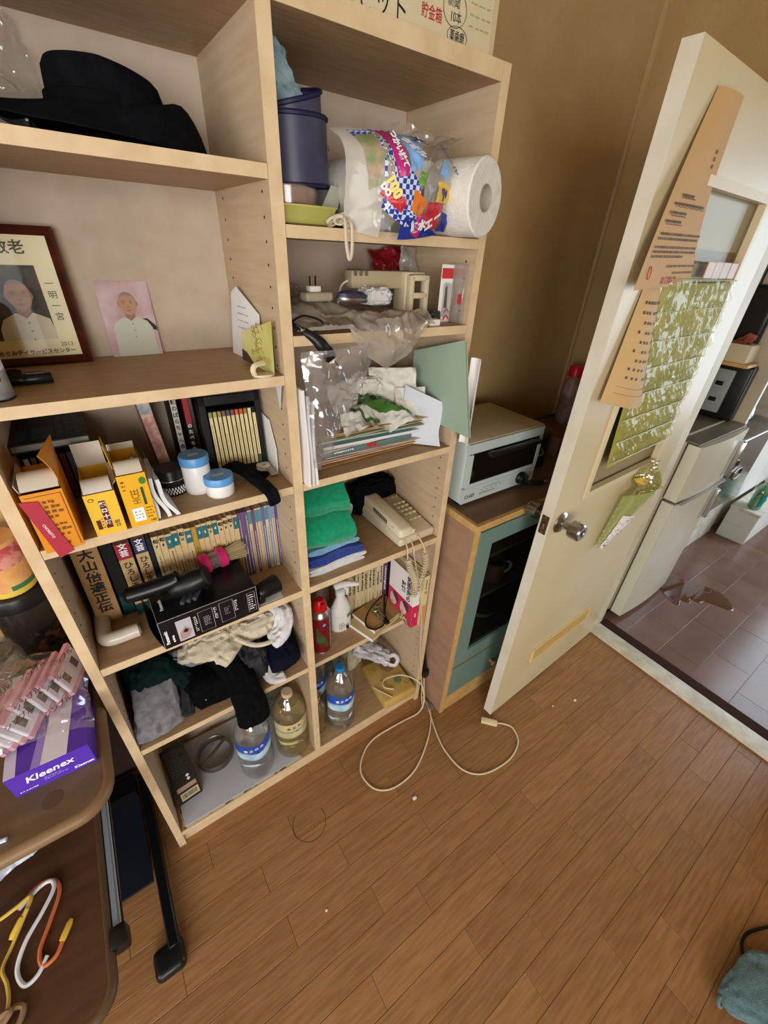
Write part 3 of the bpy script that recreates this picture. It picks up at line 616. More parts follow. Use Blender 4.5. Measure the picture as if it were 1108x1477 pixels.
# ================================================================== book shelf (S4)
m_tan = mat('tan_spine', 'b08a58', .6, col2='a17b4b', nscale=30); m_tan2 = mat('pale_tan_spine', 'c5a878', .6, col2='b79866', nscale=25); m_teal = mat('teal_cover', '143f40', .5); m_tealb = mat('teal_band', '2f6a70', .55); m_redb = mat('red_band', '9a2634', .55); m_navb = mat('navy_band', '2a3358', .55)
book('thick tan book titled with six bold black characters, leaning at the left panel', .030, .125, S4, .046, .212, .13, m_tan, m_tan, '大山倍達正伝', m_ink, .027, gap=1.02, ry=.015, rx=-.03, ty=.13, bold=.0007)
book('dark teal hardback next to the thick tan book', .081, .135, S4, .022, .195, .13, m_blackm, m_teal, bands=((0, .28, m_teal),))
b = book('tan volume with red head band and hiragana title', .106, .122, S4, .027, .195, .14, m_tan2, m_tan2, 'ひろしま', m_ink, .0185, bands=((.80, 1, m_redb), (0, .16, m_teal)), gap=1.0, ty=.29)
text('文芸', .0165, m_inkw, b, frame((.0135, -.0006, .187), (1, 0, 0), (0, 0, 1)), vertical=True, gap=1.05, bold=.0004)
b = book('tan volume with navy head band and hiragana title', .138, .122, S4, .024, .195, .14, m_tan2, m_tan2, 'ひろしま', m_ink, .0175, bands=((.82, 1, m_navb), (0, .10, m_navb)), gap=1.0, ty=.27)
text('文芸', .0155, m_inkw, b, frame((.012, -.0006, .188), (1, 0, 0), (0, 0, 1)), vertical=True, gap=1.0, bold=.0004)
book('slim dark blue book beside the navy-banded volume', .1635, .125, S4, .0085, .19, .13, m_navy, m_navy)
x = .1735
nums = [('句', '7'), ('句', '8'), ('T', '9'), ('T', '8'), ('句', '11'), ('T', '10'), ('Y', ''), ('T', '2'), ('T', '5'), ('句', '7'), ('T', '4'), ('句', '6'), ('句', '5'), ('句', '3'), ('T', '1')]
words = ['seven', 'eight', 'nine in teal', 'eight in teal', 'eleven', 'ten in teal', '', 'two in teal', 'five in teal', 'seven again', 'four in teal', 'six', 'five', 'three', 'one in teal']
m_och = mat('ochre_spine', 'b4903c', .6)
for i, (k, n) in enumerate(nums):
    th = .0128 if i < 6 else .0112
    lab = 'slim cream haiku magazine with brush-lettered head and number %s' % words[i] if k == '句' else ('slim cream magazine with teal head band numbered %s' % words[i] if k == 'T' else 'slim ochre magazine among the cream ones')
    sp = m_och if k == 'Y' else mat('cream_spine', 'd0b88c', .6, col2='bfa577', nscale=40)
    b = book(lab, x, .121+.002*math.sin(i*2.1), S4, th, .191-.002*math.sin(i*1.3), .13, sp, sp, '一' if False else '', group='row of slim poetry magazines', bands=((.80, .97, m_tealb),) if k == 'T' else ())
    Mt = frame((th/2, -.0006, 0), (1, 0, 0), (0, 0, 1))
    if k == '句': text('句', .0115, m_ink, b, Mt @ Matrix.Translation((0, .178, 0)), bold=.0004, sx=.95); text(n, .008, m_ink, b, Mt @ Matrix.Translation((0, .164, 0)), bold=.0006, sx=.8)
    elif k == 'T': text(n, .010, m_inkw, b, Mt @ Matrix.Translation((0, .170, .0002)), bold=.0003, sx=.8)
    marks(b, m_brownink, Mt @ Matrix.Rotation(PI/2, 4, 'Z'), .03, -.003, .145, .003, 1, i, .5)
    x += th+.0003
cols2 = [('6a5478', None)]*3+[('cdb88e', '4f8a84'), ('6d4a7a', None), ('c9b48c', '4a8a8c'), ('cfba92', '6a86a0'), ('5f6a94', None), ('d0bb93', '5a8088'), ('7c8ca8', None), ('cdb88e', '7a90a8'), ('5a4276', None)]
nm2 = ['first of three plain purple booklets', 'second of three plain purple booklets', 'third of three plain purple booklets', 'cream booklet with mint head', 'plum booklet between cream ones', 'cream booklet with teal head', 'cream booklet with grey-blue head', 'slate-blue booklet', 'cream booklet with sea-green head', 'pale steel-blue booklet', 'cream booklet with pale blue head', 'violet booklet at the divider']
x += .0008
for i, (c, hd) in enumerate(cols2):
    th = .0079; sp = mat('bk_'+c, c, .6)
    b = book('thin '+nm2[i]+' in the poetry row', x, .122, S4, th, .192, .13, sp, sp, group='thin booklets at the row end', bands=((.80, .98, mat('bh_'+hd, hd, .6)),) if hd else ())
    marks(b, m_inkw if not hd else mat('violet_ink', '5c4a86', .6), frame((th/2, -.0006, 0), (1, 0, 0), (0, 0, 1)) @ Matrix.Rotation(PI/2, 4, 'Z'), .01, -.0015, .185, .0015, 1, i, .5)
    x += th+.0002
# white L-shaped block
lb = T('ceramic_block', 'off-white L-shaped ceramic piece lying in front of the tan book', 'ceramic piece', (.026, .045, S4))
pts = smooth_path([(.012, .125, .016), (.012, .08, .016), (.012, .035, .016), (.016, .018, .016), (.032, .013, .016), (.056, .013, .016), (.078, .013, .016)], 4)
MB().tube(pts, [.0100]+[.0150]*(len(pts)-2)+[.0100], 14, flat=1.0).build('block', mat('glazed_offwhite', 'd9d2c4', .25, col2='c9bfac', nscale=12, coat=.3), lb)
# camera box
cb_ = T('electronics_box', 'black printed electronics carton lying at the front of the book shelf', 'box', (.232, -.012, S4), rz=.02)
m_bcard = mat('black_carton', '101013', .3, col2='18181c', nscale=20)
w_, d_, h_ = .214, .125, .077
MB().box(-w_/2+.012, w_/2, 0, d_, 0, h_).build('carton_body', m_bcard, cb_, 0)
MB().grid(lambda u, v: (-w_/2+.012-.014*math.sin(u*PI/2), .0+.002*u+v*.118, .0+.001+(1-u)*.0+h_*u*.98), 8, 6, thick=.001).build('end_flap', m_bcard, cb_)
ed = MB(); ed.box(-w_/2+.012, w_/2, -.0006, .0004, h_-.0006, h_+.0004); ed.box(-w_/2+.0115, -w_/2+.0125, -.0006, 0, 0, h_); ed.box(-w_/2+.0115, -w_/2+.0125, 0, d_, h_, h_+.0005); ed.box(w_/2-.0005, w_/2+.0004, -.0005, .0, 0, h_)
ed.build('worn_edges', mat('worn_white_edge', '9a9a98', .8), cb_, 0)
M = frame((-w_/2+.012, -.0003, 0), (1, 0, 0), (0, 0, 1))
text('Panasonic', .0095, m_inkw, cb_, M @ Matrix.Translation((.0085, .030, 0)) @ Matrix.Rotation(PI/2, 4, 'Z'), bold=.0003)
text('Panasonic', .009, m_inkw, cb_, frame((-w_/2+.028, .05, h_+.0002), (0, 1, 0), (-1, 0, 0)), bold=.0003)
marks(cb_, m_inkw, M @ Matrix.Translation((.02, .012, 0)) @ Matrix.Rotation(PI/2, 4, 'Z'), 0, -.003, .03, .003, 1, 1, .8)
decal(rect(.030, .006, .060, .064), mat('photo_print_pale', 'b9b4bc', .4), cb_, M, 'printed_photo'); decal([(.033, .01), (.05, .012), (.058, .03), (.046, .044), (.034, .03)], mat('print_hand', 'a98d86', .5), cb_, M @ Matrix.Translation((0, 0, .0004)), 'printed_hand'); decal([(.040, .030), (.047, .026), (.052, .033), (.045, .038)], m_ink, cb_, M @ Matrix.Translation((0, 0, .0008)), 'printed_device')
for (a, b, c, d2) in ((.075, .008, .104, .066), (.119, .012, .148, .068), (.180, .010, .197, .066)):
    MB().tube([(a, b, .0002), (c, b, .0002), (c, d2, .0002), (a, d2, .0002)], .0006, 4, True, M=M).build('printed_outline', mat('pale_grey_ink', '9a9aa0', .6), cb_, 0)
marks(cb_, mat('pale_grey_ink', '9a9aa0', .6), M, .084, .022, .098, .05, 6, 3, .5, 'printed_drawing'); marks(cb_, mat('pale_grey_ink', '9a9aa0', .6), M, .128, .03, .142, .052, 5, 9, .35, 'printed_drawing'); marks(cb_, m_inkw, M, .065, .015, .071, .06, 9, 4, .5); marks(cb_, m_inkw, M, .107, .03, .113, .064, 7, 5, .5); marks(cb_, m_inkw, M, .150, .03, .157, .062, 6, 6, .5); marks(cb_, m_inkw, M, .182, .014, .195, .062, 7, 7, .45)
# hair clipper handle on the box
zb = S4+h_+.0006
hc = T('hair_dryer', 'black folding hair dryer with a long handle resting on the black carton', 'hair dryer', (.180, .058, zb))
pts = smooth_path([(-.085, .006, .030), (-.04, .004, .030), (.0, .0, .034), (.02, -.002, .040)], 5)
n_ = len(pts); MB().tube(pts, [.010]+[.0165+.0015*math.sin(i/n_*PI) for i in range(1, n_-1)]+[.018], 18).build('handle', mat('black_satin', '101012', .3), hc)
MB().lathe([(0, -.045), (.014, -.045), (.019, -.040), (.024, -.02), (.0255, .005), (.023, .022), (.021, .030), (0, .030)], 26, M=Matrix.Translation((.040, -.012, .026)) @ Matrix.Rotation(1.25, 4, 'Y') @ Matrix.Rotation(.2, 4, 'X')).build('barrel', m_black, hc)
MB().lathe([(.0225, .031), (.023, .037), (.015, .038), (0, .037)], 26, M=Matrix.Translation((.040, -.012, .026)) @ Matrix.Rotation(1.25, 4, 'Y') @ Matrix.Rotation(.2, 4, 'X')).build('grille', m_blackm, hc)
for i in range(3):
    o = T('comb_bar', ['left of three dark grey grooved bars on the carton', 'middle of three dark grey grooved bars on the carton', 'right of three dark grey grooved bars on the carton'][i], 'comb attachment', (.190+i*.0125, .012, zb), rz=-.55, group='three dark grey bars on the carton')
    MB().rbox(-.0045, .0045, -.0, .045, 0, .009, .002, 2).build('bar', mat('dark_grey_plastic', '3c3d42', .35), o); MB().box(-.0012, .0012, .003, .042, .009, .0104).build('ridge', mat('dark_grey_plastic', '3c3d42', .35), o, 0)
br = T('shaving_brush', 'brush with pink bands, clear handle and pale bristles on the carton', 'brush', (.262, .096, zb), rz=.15); br.scale = (1.25, 1.25, 1.15)
Mr = Matrix.Translation((0, 0, .0205)) @ Matrix.Rotation(PI/2, 4, 'Y')
m_pink = mat('hot_pink_plastic', 'd0296f', .35)
for a in (-.008, .024): MB().lathe([(.012, a), (.0185, a), (.020, a+.001), (.020, a+.013), (.0185, a+.014), (.012, a+.014)], 24, M=Mr).build('pink_band', m_pink, br)
MB().lathe([(0, .004), (.0165, .004), (.0165, .026), (0, .026)], 24, M=Mr).build('clear_handle', film('clear_pinkish', 'e8c8d0', .2, .12, .1), br)
MB().tube([(.0, 0, .0205), (.03, 0, .0205)], .003, 10).build('core_rod', m_steel, br)
bm_ = MB(); R = random.Random(2)
for i in range(170):
    a, q = R.uniform(0, 2*PI), math.sqrt(R.random()); y, z = .013*q*math.cos(a), .013*q*math.sin(a); f = 1.55
    bm_.tube([(.037, y, .0205+z), (.058, y*1.25, .0205+z*1.25), (.075+R.uniform(-.003, .003), y*f, max(.001, .0205+z*f))], [.0007, .0007, .0004], 3)
o = bm_.build('bristles', mat('pale_bristle', 'c9b993', .7), br); o['kind'] = 'stuff'
nzl = T('dryer_nozzle', 'black cup-shaped nozzle attachment beside the black carton', 'nozzle', (.372, .028, S4), rz=.25)
MB().lathe([(0, -.024), (.015, -.024), (.019, -.018), (.021, .0), (.0235, .026), (.0235, .031), (.021, .031), (.019, .0), (.0, -.004)], 28, M=Matrix.Translation((0, 0, .0237)) @ Matrix.Rotation(PI/2, 4, 'Y')).build('cup', m_black, nzl)
MB().rbox(-.03, -.012, -.018, .03, 0, .026, .006, 3).build('mount', m_black, nzl)
pc = T('paper_slip', 'small grey card under the black nozzle at the shelf edge', 'card', (.375, .018, S4)); MB().rbox(-.028, .03, -.014, .03, 0, .0008, .0002, 1).build('card_sheet', m_paper2, pc)
# ================================================================== clothes shelf (S5)
def knit(nm, c, c2=None): return mat(nm, c, .95, col2=c2 or c, nscale=60, bump=.35, bscale=260, spec=.08, sheen=.0 if int(c[0], 16) < 4 else .15)
k_green = knit('dark_green_knit', '0d1d1e', '132829'); k_grey = knit('heather_grey', '6c6c70', '85858a'); k_dgrey = knit('charcoal_knit', '2d2d31', '3a3a3f'); k_black = knit('black_knit', '08080a', '0e0e11'); k_cream = knit('cream_cotton', 'd6cdb8', 'c8bda4'); k_white = knit('white_cotton', 'dedde0', 'd0d0d4'); k_navy = knit('navy_knit', '0b0f1e', '121728')
def lump(nm, label, cat, x, y, z, sx, sy, sz, m, seed, rz=0, part='fabric', **k):
    t = T(nm, label, cat, (x, y, z), rz=rz); pile((sx, sy, sz), seed, **k).build(part, m, t); return t
g1 = T('sweater', 'dark green sweater bundled at the left end of the clothes shelf', 'sweater', (.085, .165, S5))
pile((.115, .19, .155), 3, amp=.16, freq=2.4).build('body_fabric', k_green, g1)
drape([(.03, -.05, .12), (.06, -.075, .10), (.075, -.085, .07)], .06, .035, 5, .3).build('sleeve', k_green, g1)
g2 = T('shirt', 'heather grey shirt draped over the dark green sweater', 'shirt', (.085, .075, S5))
drape([(.0, .06, .11), (.0, .02, .112), (-.005, -.02, .085), (-.012, -.05, .045), (-.014, -.058, .014)], lambda t: .085+.02*t, .035, 6, .4, side=(1, .1, 0)).build('body_fabric', k_grey, g2)
pile((.055, .05, .05), 13, amp=.3).build('hem_fold', k_grey, g2).location = (-.04, -.04, 0)
g3 = T('sock', 'charcoal sock hanging beside the grey shirt', 'sock', (.137, .06, S5))
drape([(-.005, .07, .06), (0, .03, .06), (.0, -.01, .04), (-.006, -.042, .018)], .038, .03, 7, .3).build('sock_fabric', k_dgrey, g3)
g4 = T('t_shirt', 'crumpled grey T-shirt with a dark neck tag on top of black trousers', 'shirt', (.165, .13, S5+.088))
drape([(-.045, .03, .02), (-.01, .01, .028), (.03, -.005, .024), (.055, .0, .016)], lambda t: .085, .036, 9, .4).build('body_fabric', k_grey, g4)
decal(rect(-.012, -.006, .012, .006), k_navy, g4, frame((.045, -.036, .036), (1, .3, 0), (0, .5, 1)), 'neck_tag', .0015)
g5 = T('trousers', 'folded black trousers filling the middle of the clothes shelf', 'trousers', (.225, .125, S5))
pile((.165, .21, .095), 21, amp=.12, freq=2.2, e=.4).build('folded_legs', k_black, g5); pile((.02, .003, .003), 2).build('lint', m_paper, g5).location = (-.035, -.1055, .045)
g6 = T('shorts', 'cream cotton shorts bunched above the black trousers', 'shorts', (.235, .085, S5+.092))
drape([(-.055, .05, .03), (-.02, .02, .055), (.02, .0, .05), (.05, -.03, .03)], lambda t: .10, .05, 15, .45).build('leg_fabric', k_cream, g6)
pile((.12, .08, .06), 17, amp=.25, freq=3).build('waist_fabric', k_cream, g6).location = (.0, .03, .03)
g7 = T('undershirt', 'white knitted undershirt heaped under the carton', 'shirt', (.345, .115, S5+.126))
pile((.12, .11, .065), 23, amp=.25, freq=2.6).build('body_fabric', k_cream, g7)
drape([(.055, -.0, .06), (.075, -.045, .055), (.055, -.075, .02), (.02, -.082, .005)], .05, .035, 4, .4).build('strap_fabric', k_white, g7)
MB().tube(smooth_path([(-.06, -.055, .045), (-.02, -.080, .018), (.03, -.085, .014), (.062, -.06, .04)], 6), .006, 8).build('hem_band', k_cream, g7)
g8 = T('sweatpants', 'rolled navy sweatpants at the divider end of the clothes shelf', 'trousers', (.405, .095, S5))
drape([(.006, .10, .065), (.002, .04, .07), (-.004, -.03, .062), (-.012, -.088, .042)], .09, .115, 27, .14, side=(1, 0, .1)).build('rolled_fabric', k_navy, g8)
g9 = T('sock', 'long white sock hanging in front of the navy sweatpants', 'sock', (.345, .06, S5))
drape([(-.022, .06, .11), (-.015, .03, .09), (-.004, -.01, .05), (.008, -.045, .016), (.04, -.05, .010)], .04, .02, 31, .3).build('sock_fabric', k_white, g9)
g10 = T('sock', 'black sock hanging down over the blue-labelled water bottle', 'sock', (.262, .04, S5))
drape([(-.03, .06, .10), (-.005, .01, .095), (.008, -.035, .06), (.014, -.062, .008), (.014, -.070, -.05)], lambda t: .062+.026*t, lambda t: .05+.02*t, 33, .2, side=(1, .1, 0)).build('sock_fabric', k_black, g10)
g11 = T('t_shirt', 'dark charcoal T-shirt wedged behind the white sock', 'shirt', (.318, .1, S5)); pile((.075, .16, .125), 37, amp=.2).build('body_fabric', k_dgrey, g11)
# ================================================================== bottom left bay
np_ = T('newspaper', 'sheets of white paper laid flat on the bottom of the shelf', 'paper', (.0, 0, S6)); 
MB().rbox(.032, .40, .006, .262, .004, .007, .0008, 1).build('sheet', mat('pale_grey_sheet', 'c2c2c8', .7, col2='b6b6bc', nscale=5), np_); MB().rbox(.028, .405, .003, .264, .0, .0039, .0008, 1).build('printed_sheet', mat('print_mottle', 'b8a98a', .7, col2='5a3a34', nscale=55, lo=.5, hi=.6), np_)
bx = T('product_box', 'flat black product box with a barcode label in the bottom bay', 'box', (.066, .075, S6+.0075), rx=0, rz=.10)
m_bbx = mat('black_box_worn', '1d1a19', .4, col2='282321', nscale=20)
Mb = Matrix.Rotation(.55, 4, 'X')
MB().rbox(-.034, .034, .0, .165, 0, .03, .001, 1, Mb).build('box_body', m_bbx, bx)
Mt = Mb @ frame((-.034, .0, .0302), (1, 0, 0), (0, 1, 0))
decal(rect(.010, .006, .062, .026), mat('label_cream', 'cfc29a', .6), bx, Mt, 'barcode_label'); q = MB(); x = .014
while x < .056: wq = random.Random(x).choice((.0008, .0014, .002)); q.box(x, x+wq, .010, .022, 0, .0003, Mt @ Matrix.Translation((0, 0, .0003))); x += wq+.0013
q.build('barcode', m_ink, bx, 0)['kind'] = 'stuff'; decal(rect(.006, .032, .062, .044), mat('label_pink', 'b99684', .6), bx, Mt, 'warning_label')
for a, b in ((.046, .056), (.046, .066)): decal([(a-.006, b), (a, b-.005), (a+.006, b), (a, b+.005)], m_inkw, bx, Mt, 'warning_sign')
marks(bx, mat('dim_grey_ink', '5a5650', .7), Mt, .006, .075, .06, .155, 12, 3, .4)
rg = T('steel_ring', 'round grey steel hoop with a crossbar standing on the white paper', 'steel ring', (.165, .165, S6+.0075), rz=.55)
MB().lathe([(.053, 0), (.057, 0), (.0585, .003), (.0585, .024), (.057, .028), (.053, .028), (.050, .024), (.050, .003), (.053, 0)], 44).build('hoop', mat('worn_grey_steel', '6e665c', .35, .8, col2='857b6e', nscale=30), rg)
MB().tube([(-.052, 0, .024), (-.03, 0, .027), (.03, 0, .027), (.052, 0, .024)], .0055, 10).build('crossbar', mat('worn_grey_steel', '6e665c', .35, .8), rg)
m_pet = film('pet_plastic', 'f2f4f4', .20, .07, .06, 'dfe4e6'); m_pety = film('pet_plastic_yellowed', 'e9dcb4', .18, .16, .08, 'c9b98c')
m_water = mat('water', 'f4fbfb', .0, trans=1.0, ior=1.33); m_waterlab = mat('blue_label', '1746a6', .4, col2='1f59c4', nscale=10); m_sky = mat('sky_label', '8fc3e8', .4, col2='d6ecf6', nscale=30); m_bcap = mat('blue_cap', '1f7fc8', .4)
def bottle(label, x, y, r, h, pet, z=S6, cap=m_bcap, lab=None, rz=0, fill=.9, group=None, ribs=True, liquid=True):
    t = T('water_bottle', label, 'bottle', (x, y, z), rz=rz, group=group); pr = [(0, .004), (r*.55, .001), (r*.8, 0), (r*.95, .006), (r, .016)]
    z_ = .02
    while z_ < h*.43:
        pr += [(r*.965 if ribs else r, z_), (r, z_+.008)]; z_ += .016
    pr += [(r*.97, h*.46), (r*.97, h*.66), (r, h*.675), (r*.985, h*.72), (r*.86, h*.80), (r*.62, h*.875), (r*.36, h*.925), (r*.28, h*.94), (r*.27, h*.955), (r*.27, h*.965)]
    sq = (lambda a: 1+.035*math.cos(4*a)) if ribs else None
    MB().lathe(pr, 40, squish=sq).build('bottle_shell', pet, t)
    if liquid:
        pw = [(0, .006), (r*.78, .004), (r*.93, .018), (r*.93, h*.45), (r*.93, h*.66), (r*.93, h*.70), (r*.80, h*.80), (r*.60, min(h*.865, h*fill)), (0, min(h*.865, h*fill))]
        MB().lathe(pw, 32, squish=sq).build('water', m_water, t)
    if cap: MB().lathe([(r*.29, h*.945), (r*.31, h*.947), (r*.31, h*.995), (r*.28, h), (0, h)], 26, squish=lambda a: 1+.03*math.sin(24*a)).build('cap', cap, t)
    if lab:
        a0, a1 = -PI*.98, PI*.30
        MB().lathe([(r*.99, h*.41), (r*.99, h*.545)], 36, a0=a0, a1=a1, squish=sq).build('label_lower', lab[1], t)
        MB().lathe([(r*.99, h*.525), (r*.99, h*.665)], 36, a0=a0, a1=a1, squish=sq).build('label_upper', lab[0], t)
        for i, ch in enumerate(lab[2]):
            a = lab[3]+i*.30; Mx = frame((r*1.03*math.cos(a), r*1.03*math.sin(a), h*(.60+.006*i)), (-math.sin(a), math.cos(a), .1), (0, 0, 1)); text(ch, .0135, lab[4], t, Mx, bold=.0002)
        a = lab[3]+.45; marks(t, lab[4], frame((r*1.03*math.cos(a-.25), r*1.03*math.sin(a-.25), h*.575), (-math.sin(a), math.cos(a), .1), (0, 0, 1)), 0, 0, .02, .004, 1, 3, .6)
    return t
BL = (m_waterlab, m_sky, '富士の水', -2.25, m_inkw)
bottle('large clear water bottle with a blue mountain label beneath the black sock', .275, .062, .0525, .30, m_pet, cap=None, lab=BL)
m_crl = mat('cream_label', 'd3c79a', .5, col2='c4b684', nscale=15); m_crl2 = mat('cream_teal_label', '9fae8c', .5, col2='cfc493', nscale=25)
bottle('wide yellowed bottle with a cream label and beige cap next to the divider', .400, .064, .0545, .30, m_pety, cap=mat('beige_cap', 'cdb892', .5), lab=(m_crl, m_crl2, 'みりん', -2.0, mat('dark_label_ink', '3a3428', .6)), ribs=False)
bottle('clear bottle in the back behind the blue-labelled one', .308, .205, .05, .30, m_pet, lab=BL)
bottle('clear unlabelled bottle in the back beside the divider', .4085, .21, .042, .30, m_pet, cap=None, liquid=False)
# ================================================================== right column, top shelf (R1)
tr = T('plastic_tray', 'pale yellow-green plastic tray at the left end of the top right shelf', 'tray', (.531, .115, R1))
MB().lathe([(0, 0), (.9, 0), (1.0, .004), (1.06, .024), (1.08, .026), (1.08, .029), (1.0, .029), (.96, .006), (0, .004)], 40, sx=.05, sy=.085, squish=lambda a: 1/max(abs(math.cos(a)), abs(math.sin(a)))**.75).build('tray_body', mat('lime_plastic', 'c2bd6c', .35, col2='b2ad5c', nscale=9), tr)
pk = T('wrapped_dish', 'round pinkish dish in clear wrap on the yellow-green tray', 'dish', (.529, .115, R1+.0295))
MB().lathe([(0, 0), (.045, 0), (.0505, .004), (.052, .012), (.052, .014), (.0535, .016), (.0535, .024), (.050, .028), (0, .029)], 40).build('dish_body', mat('pinkish_dish', 'b4907a', .4), pk)
MB().lathe([(.0542, .003), (.0545, .026), (.048, .031), (0, .031)], 40, squish=lambda a: 1+.012*math.sin(17*a)).build('clear_wrap', m_clear, pk)
m_pur = mat('slate_purple_vinyl', '4b4b66', .4, col2='44445e', nscale=40); m_purb = mat('navy_binding', '23234a', .5)
cf = T('vinyl_cuff', 'coiled slate-purple vinyl cuff with navy binding', 'cuff', (.552, .13, R1+.062), rx=.05, ry=-.05)
def coil(u, v):
    a = -2.6+u*10.2; r = .0625-.0125*u; return (r*math.cos(a), r*math.sin(a), v*.088+max(0, u-.55)*.095+(.035*max(0, u-.62))*math.cos(a+.6))
MB().grid(coil, 96, 8, thick=.0025).build('coiled_band', m_pur, cf)
for v in (0.0, 1.0): MB().tube([Vector(coil(i/95, v))-Vector((0, 0, 0)) for i in range(96)], .0036, 6).build('binding', m_purb, cf)
MB().lathe([(0, 0), (.0035, 0), (.0035, .002), (0, .003)], 12, M=Matrix.Translation((.042, -.052, .05)) @ Matrix.Rotation(PI/2, 4, 'X') @ Matrix.Rotation(.6, 4, 'Y')).build('press_stud', m_steel, cf)
decal([(-.01, 0), (.035, .004), (.045, .035), (.02, .038)], mat('tag_white', 'b9bbaa', .6), cf, frame((.025, -.058, -.036), (1, .3, 0), (0, 0, 1)), 'cloth_tag', .001)
MB().tube(smooth_path([(.05, -.045, -.036), (.066, -.04, -.02), (.075, -.03, .002)], 4), .0052, 8, flat=.5).build('strap_end', m_purb, cf)
bc = T('blue_cloth', 'pale blue cloth stuffed into the coiled cuff', 'cloth', (.532, .125, R1+.12))
m_bcl = knit('pale_blue_cloth', '7f9ca6', '9ab3ba')
drape([(.01, 0, -.02), (-.002, -.012, .03), (-.012, -.015, .075), (-.022, -.005, .107)], lambda t: .07-.02*t, .04, 41, .5).build('fold', m_bcl, bc)
drape([(.028, -.01, .0), (.025, -.022, .04), (.004, -.02, .065)], .035, .02, 42, .4).build('fold', m_bcl, bc)
rb = T('rubber_band_bundle', 'knotted bundle of off-white elastic bands with one loop hanging down', 'elastic bands', (.585, -.0, R1))
m_el = mat('offwhite_elastic', 'cfc3ac', .7); R = random.Random(4)
for i in range(9):
    c = Vector((R.uniform(-.022, .03), R.uniform(.008, .03), R.uniform(.010, .014))); a = R.uniform(0, PI); r = R.uniform(.008, .014)
    MB().tube([c+Vector((r*math.cos(t*PI/7+a), r*.5*math.sin(t*PI/7), .8*r*math.sin(t*PI/7+a*1.7)*.9)) for t in range(14)], .0028, 6, closed=True, flat=.5).build('band', m_el, rb)
MB().tube(smooth_path([(-.004, .012, .014), (-.006, -.002, .012), (-.006, -.006, -.02), (-.001, -.007, -.043), (.005, -.006, -.03), (.006, -.003, .006), (.004, .010, .012)], 5), .0032, 8, flat=.4, up=(0, 1, .1)).build('hanging_loop', m_el, rb)
# paper rolls
m_tissue = mat('tissue_paper', 'e6e3dc', .9, col2='dad7cf', nscale=50, bump=.3, bscale=220, spec=.1)
def roll(label, x, y, z, r, ln, ax, group=None, hr=.019):
    t = T('paper_roll', label, 'paper roll', (x, y, z), group=group); d = Vector(ax).normalized(); Mx = d.to_track_quat('Z', 'Y').to_matrix().to_4x4()
    MB().lathe([(hr, .001), (r-.003, 0), (r, .003), (r, ln-.003), (r-.003, ln), (hr, ln)], 44, M=Mx, caps=False).build('paper_layers', m_tissue, t)
    MB().lathe([(hr, ln), (hr, 0), (hr-.0012, 0), (hr-.0012, ln), (hr, ln)], 28, M=Mx).build('core_tube', mat('core_card', 'b9b0a0', .9), t)
    return t
AX = (-.5, .866, 0)
roll('loose white paper roll jutting out at the right end of the top right shelf', .842, -.055, R1+.0605, .060, .098, (-.26, .966, 0), hr=.0215)
roll('white paper roll inside the printed pack, beside the loose roll', .787, .048, R1+.0585, .058, .20, (0, 1, 0), group='rolls in the printed pack')
roll('white paper roll at the left inside the printed pack', .673, .042, R1+.0585, .058, .20, (0, 1, 0), group='rolls in the printed pack')
pkf = T('printed_wrapper', 'torn plastic wrapper with blue gingham print around two paper rolls', 'wrapper', (0, 0, 0))
def wrap(u, v, off=0):
    x = .598+.235*u-.042*math.sin(PI*(.10+.72*u)); z = R1-.012*math.sin(PI*min(1, u*1.2))*(1-v)+.001+.134*v
    y = .055-.105*math.sin(PI*(.12+.76*u))**.8*(.72+.28*math.sin(PI*(.1+.75*v)))+.05*max(0, v-.75)*3.2*1.2*max(0, v-.75)*4-.016*u
    d = .004*nz((x, z, 0), 26, 3)+.003*(.5-abs(nz((x, z, 0), 60, 5))*2)
    return Vector((x, y+d-off, z))
MB().grid(lambda u, v: wrap(.28+.72*u, v), 40, 30).build('film', film('wrapper_film', 'f8f8f8', .05, .08, .16), pkf); MB().grid(lambda u, v: wrap(.28*u, v), 16, 30).build('frosted_film', film('frosted_wrapper', 'ffffff', .04, .72, .2, 'c9c4ba'), pkf)
def patch(pu, m, nm='print', off=.0012, nv=14, nu=14):
    """quad patch of print on the wrapper: corner (u,v) list ll, lr, ur, ul"""
    a, b, c, d = pu
    MB().grid(lambda s, t: wrap(a[0]*(1-s)*(1-t)+b[0]*s*(1-t)+c[0]*s*t+d[0]*(1-s)*t, a[1]*(1-s)*(1-t)+b[1]*s*(1-t)+c[1]*s*t+d[1]*(1-s)*t, off), nu, nv).build(nm, m, pkf)
g_blue = gingham('blue_gingham', '2b3f9a', 'c9d4ee', '6a7cc4', 150); m_pr = mat('print_red', 'c22a33', .3); m_pb = mat('print_blue', '22348c', .3); m_py = mat('print_yellow', 'e8c23a', .3); m_pp = mat('print_magenta', 'b32a74', .3); m_pg = mat('print_green', '6a9a3c', .3); m_pw = mat('print_white', 'e8ecf2', .3); m_plb = mat('print_light_blue', '7fb0e0', .3)
patch(((.16, .42), (.34, .55), (.30, .98), (.10, .90)), mat('print_vegetables', 'b39a86', .3, col2='7a8a5a', nscale=40), 'food_print')
patch(((.26, .28), (.62, .03), (.56, .52), (.26, .98)), g_blue, 'gingham_print'); patch(((.10, .90), (.46, .98), (.46, 1.0), (.10, .97)), g_blue, 'gingham_print'); patch(((.44, .0), (.84, .0), (.62, .20), (.46, .22)), m_pb, 'blue_print')
patch(((.36, .56), (.45, .58), (.42, .98), (.31, .98)), m_pp, 'pink_ribbon', .0018); patch(((.46, .62), (.58, .66), (.60, .98), (.44, .98)), m_plb, 'pale_blue_panel', .0018)
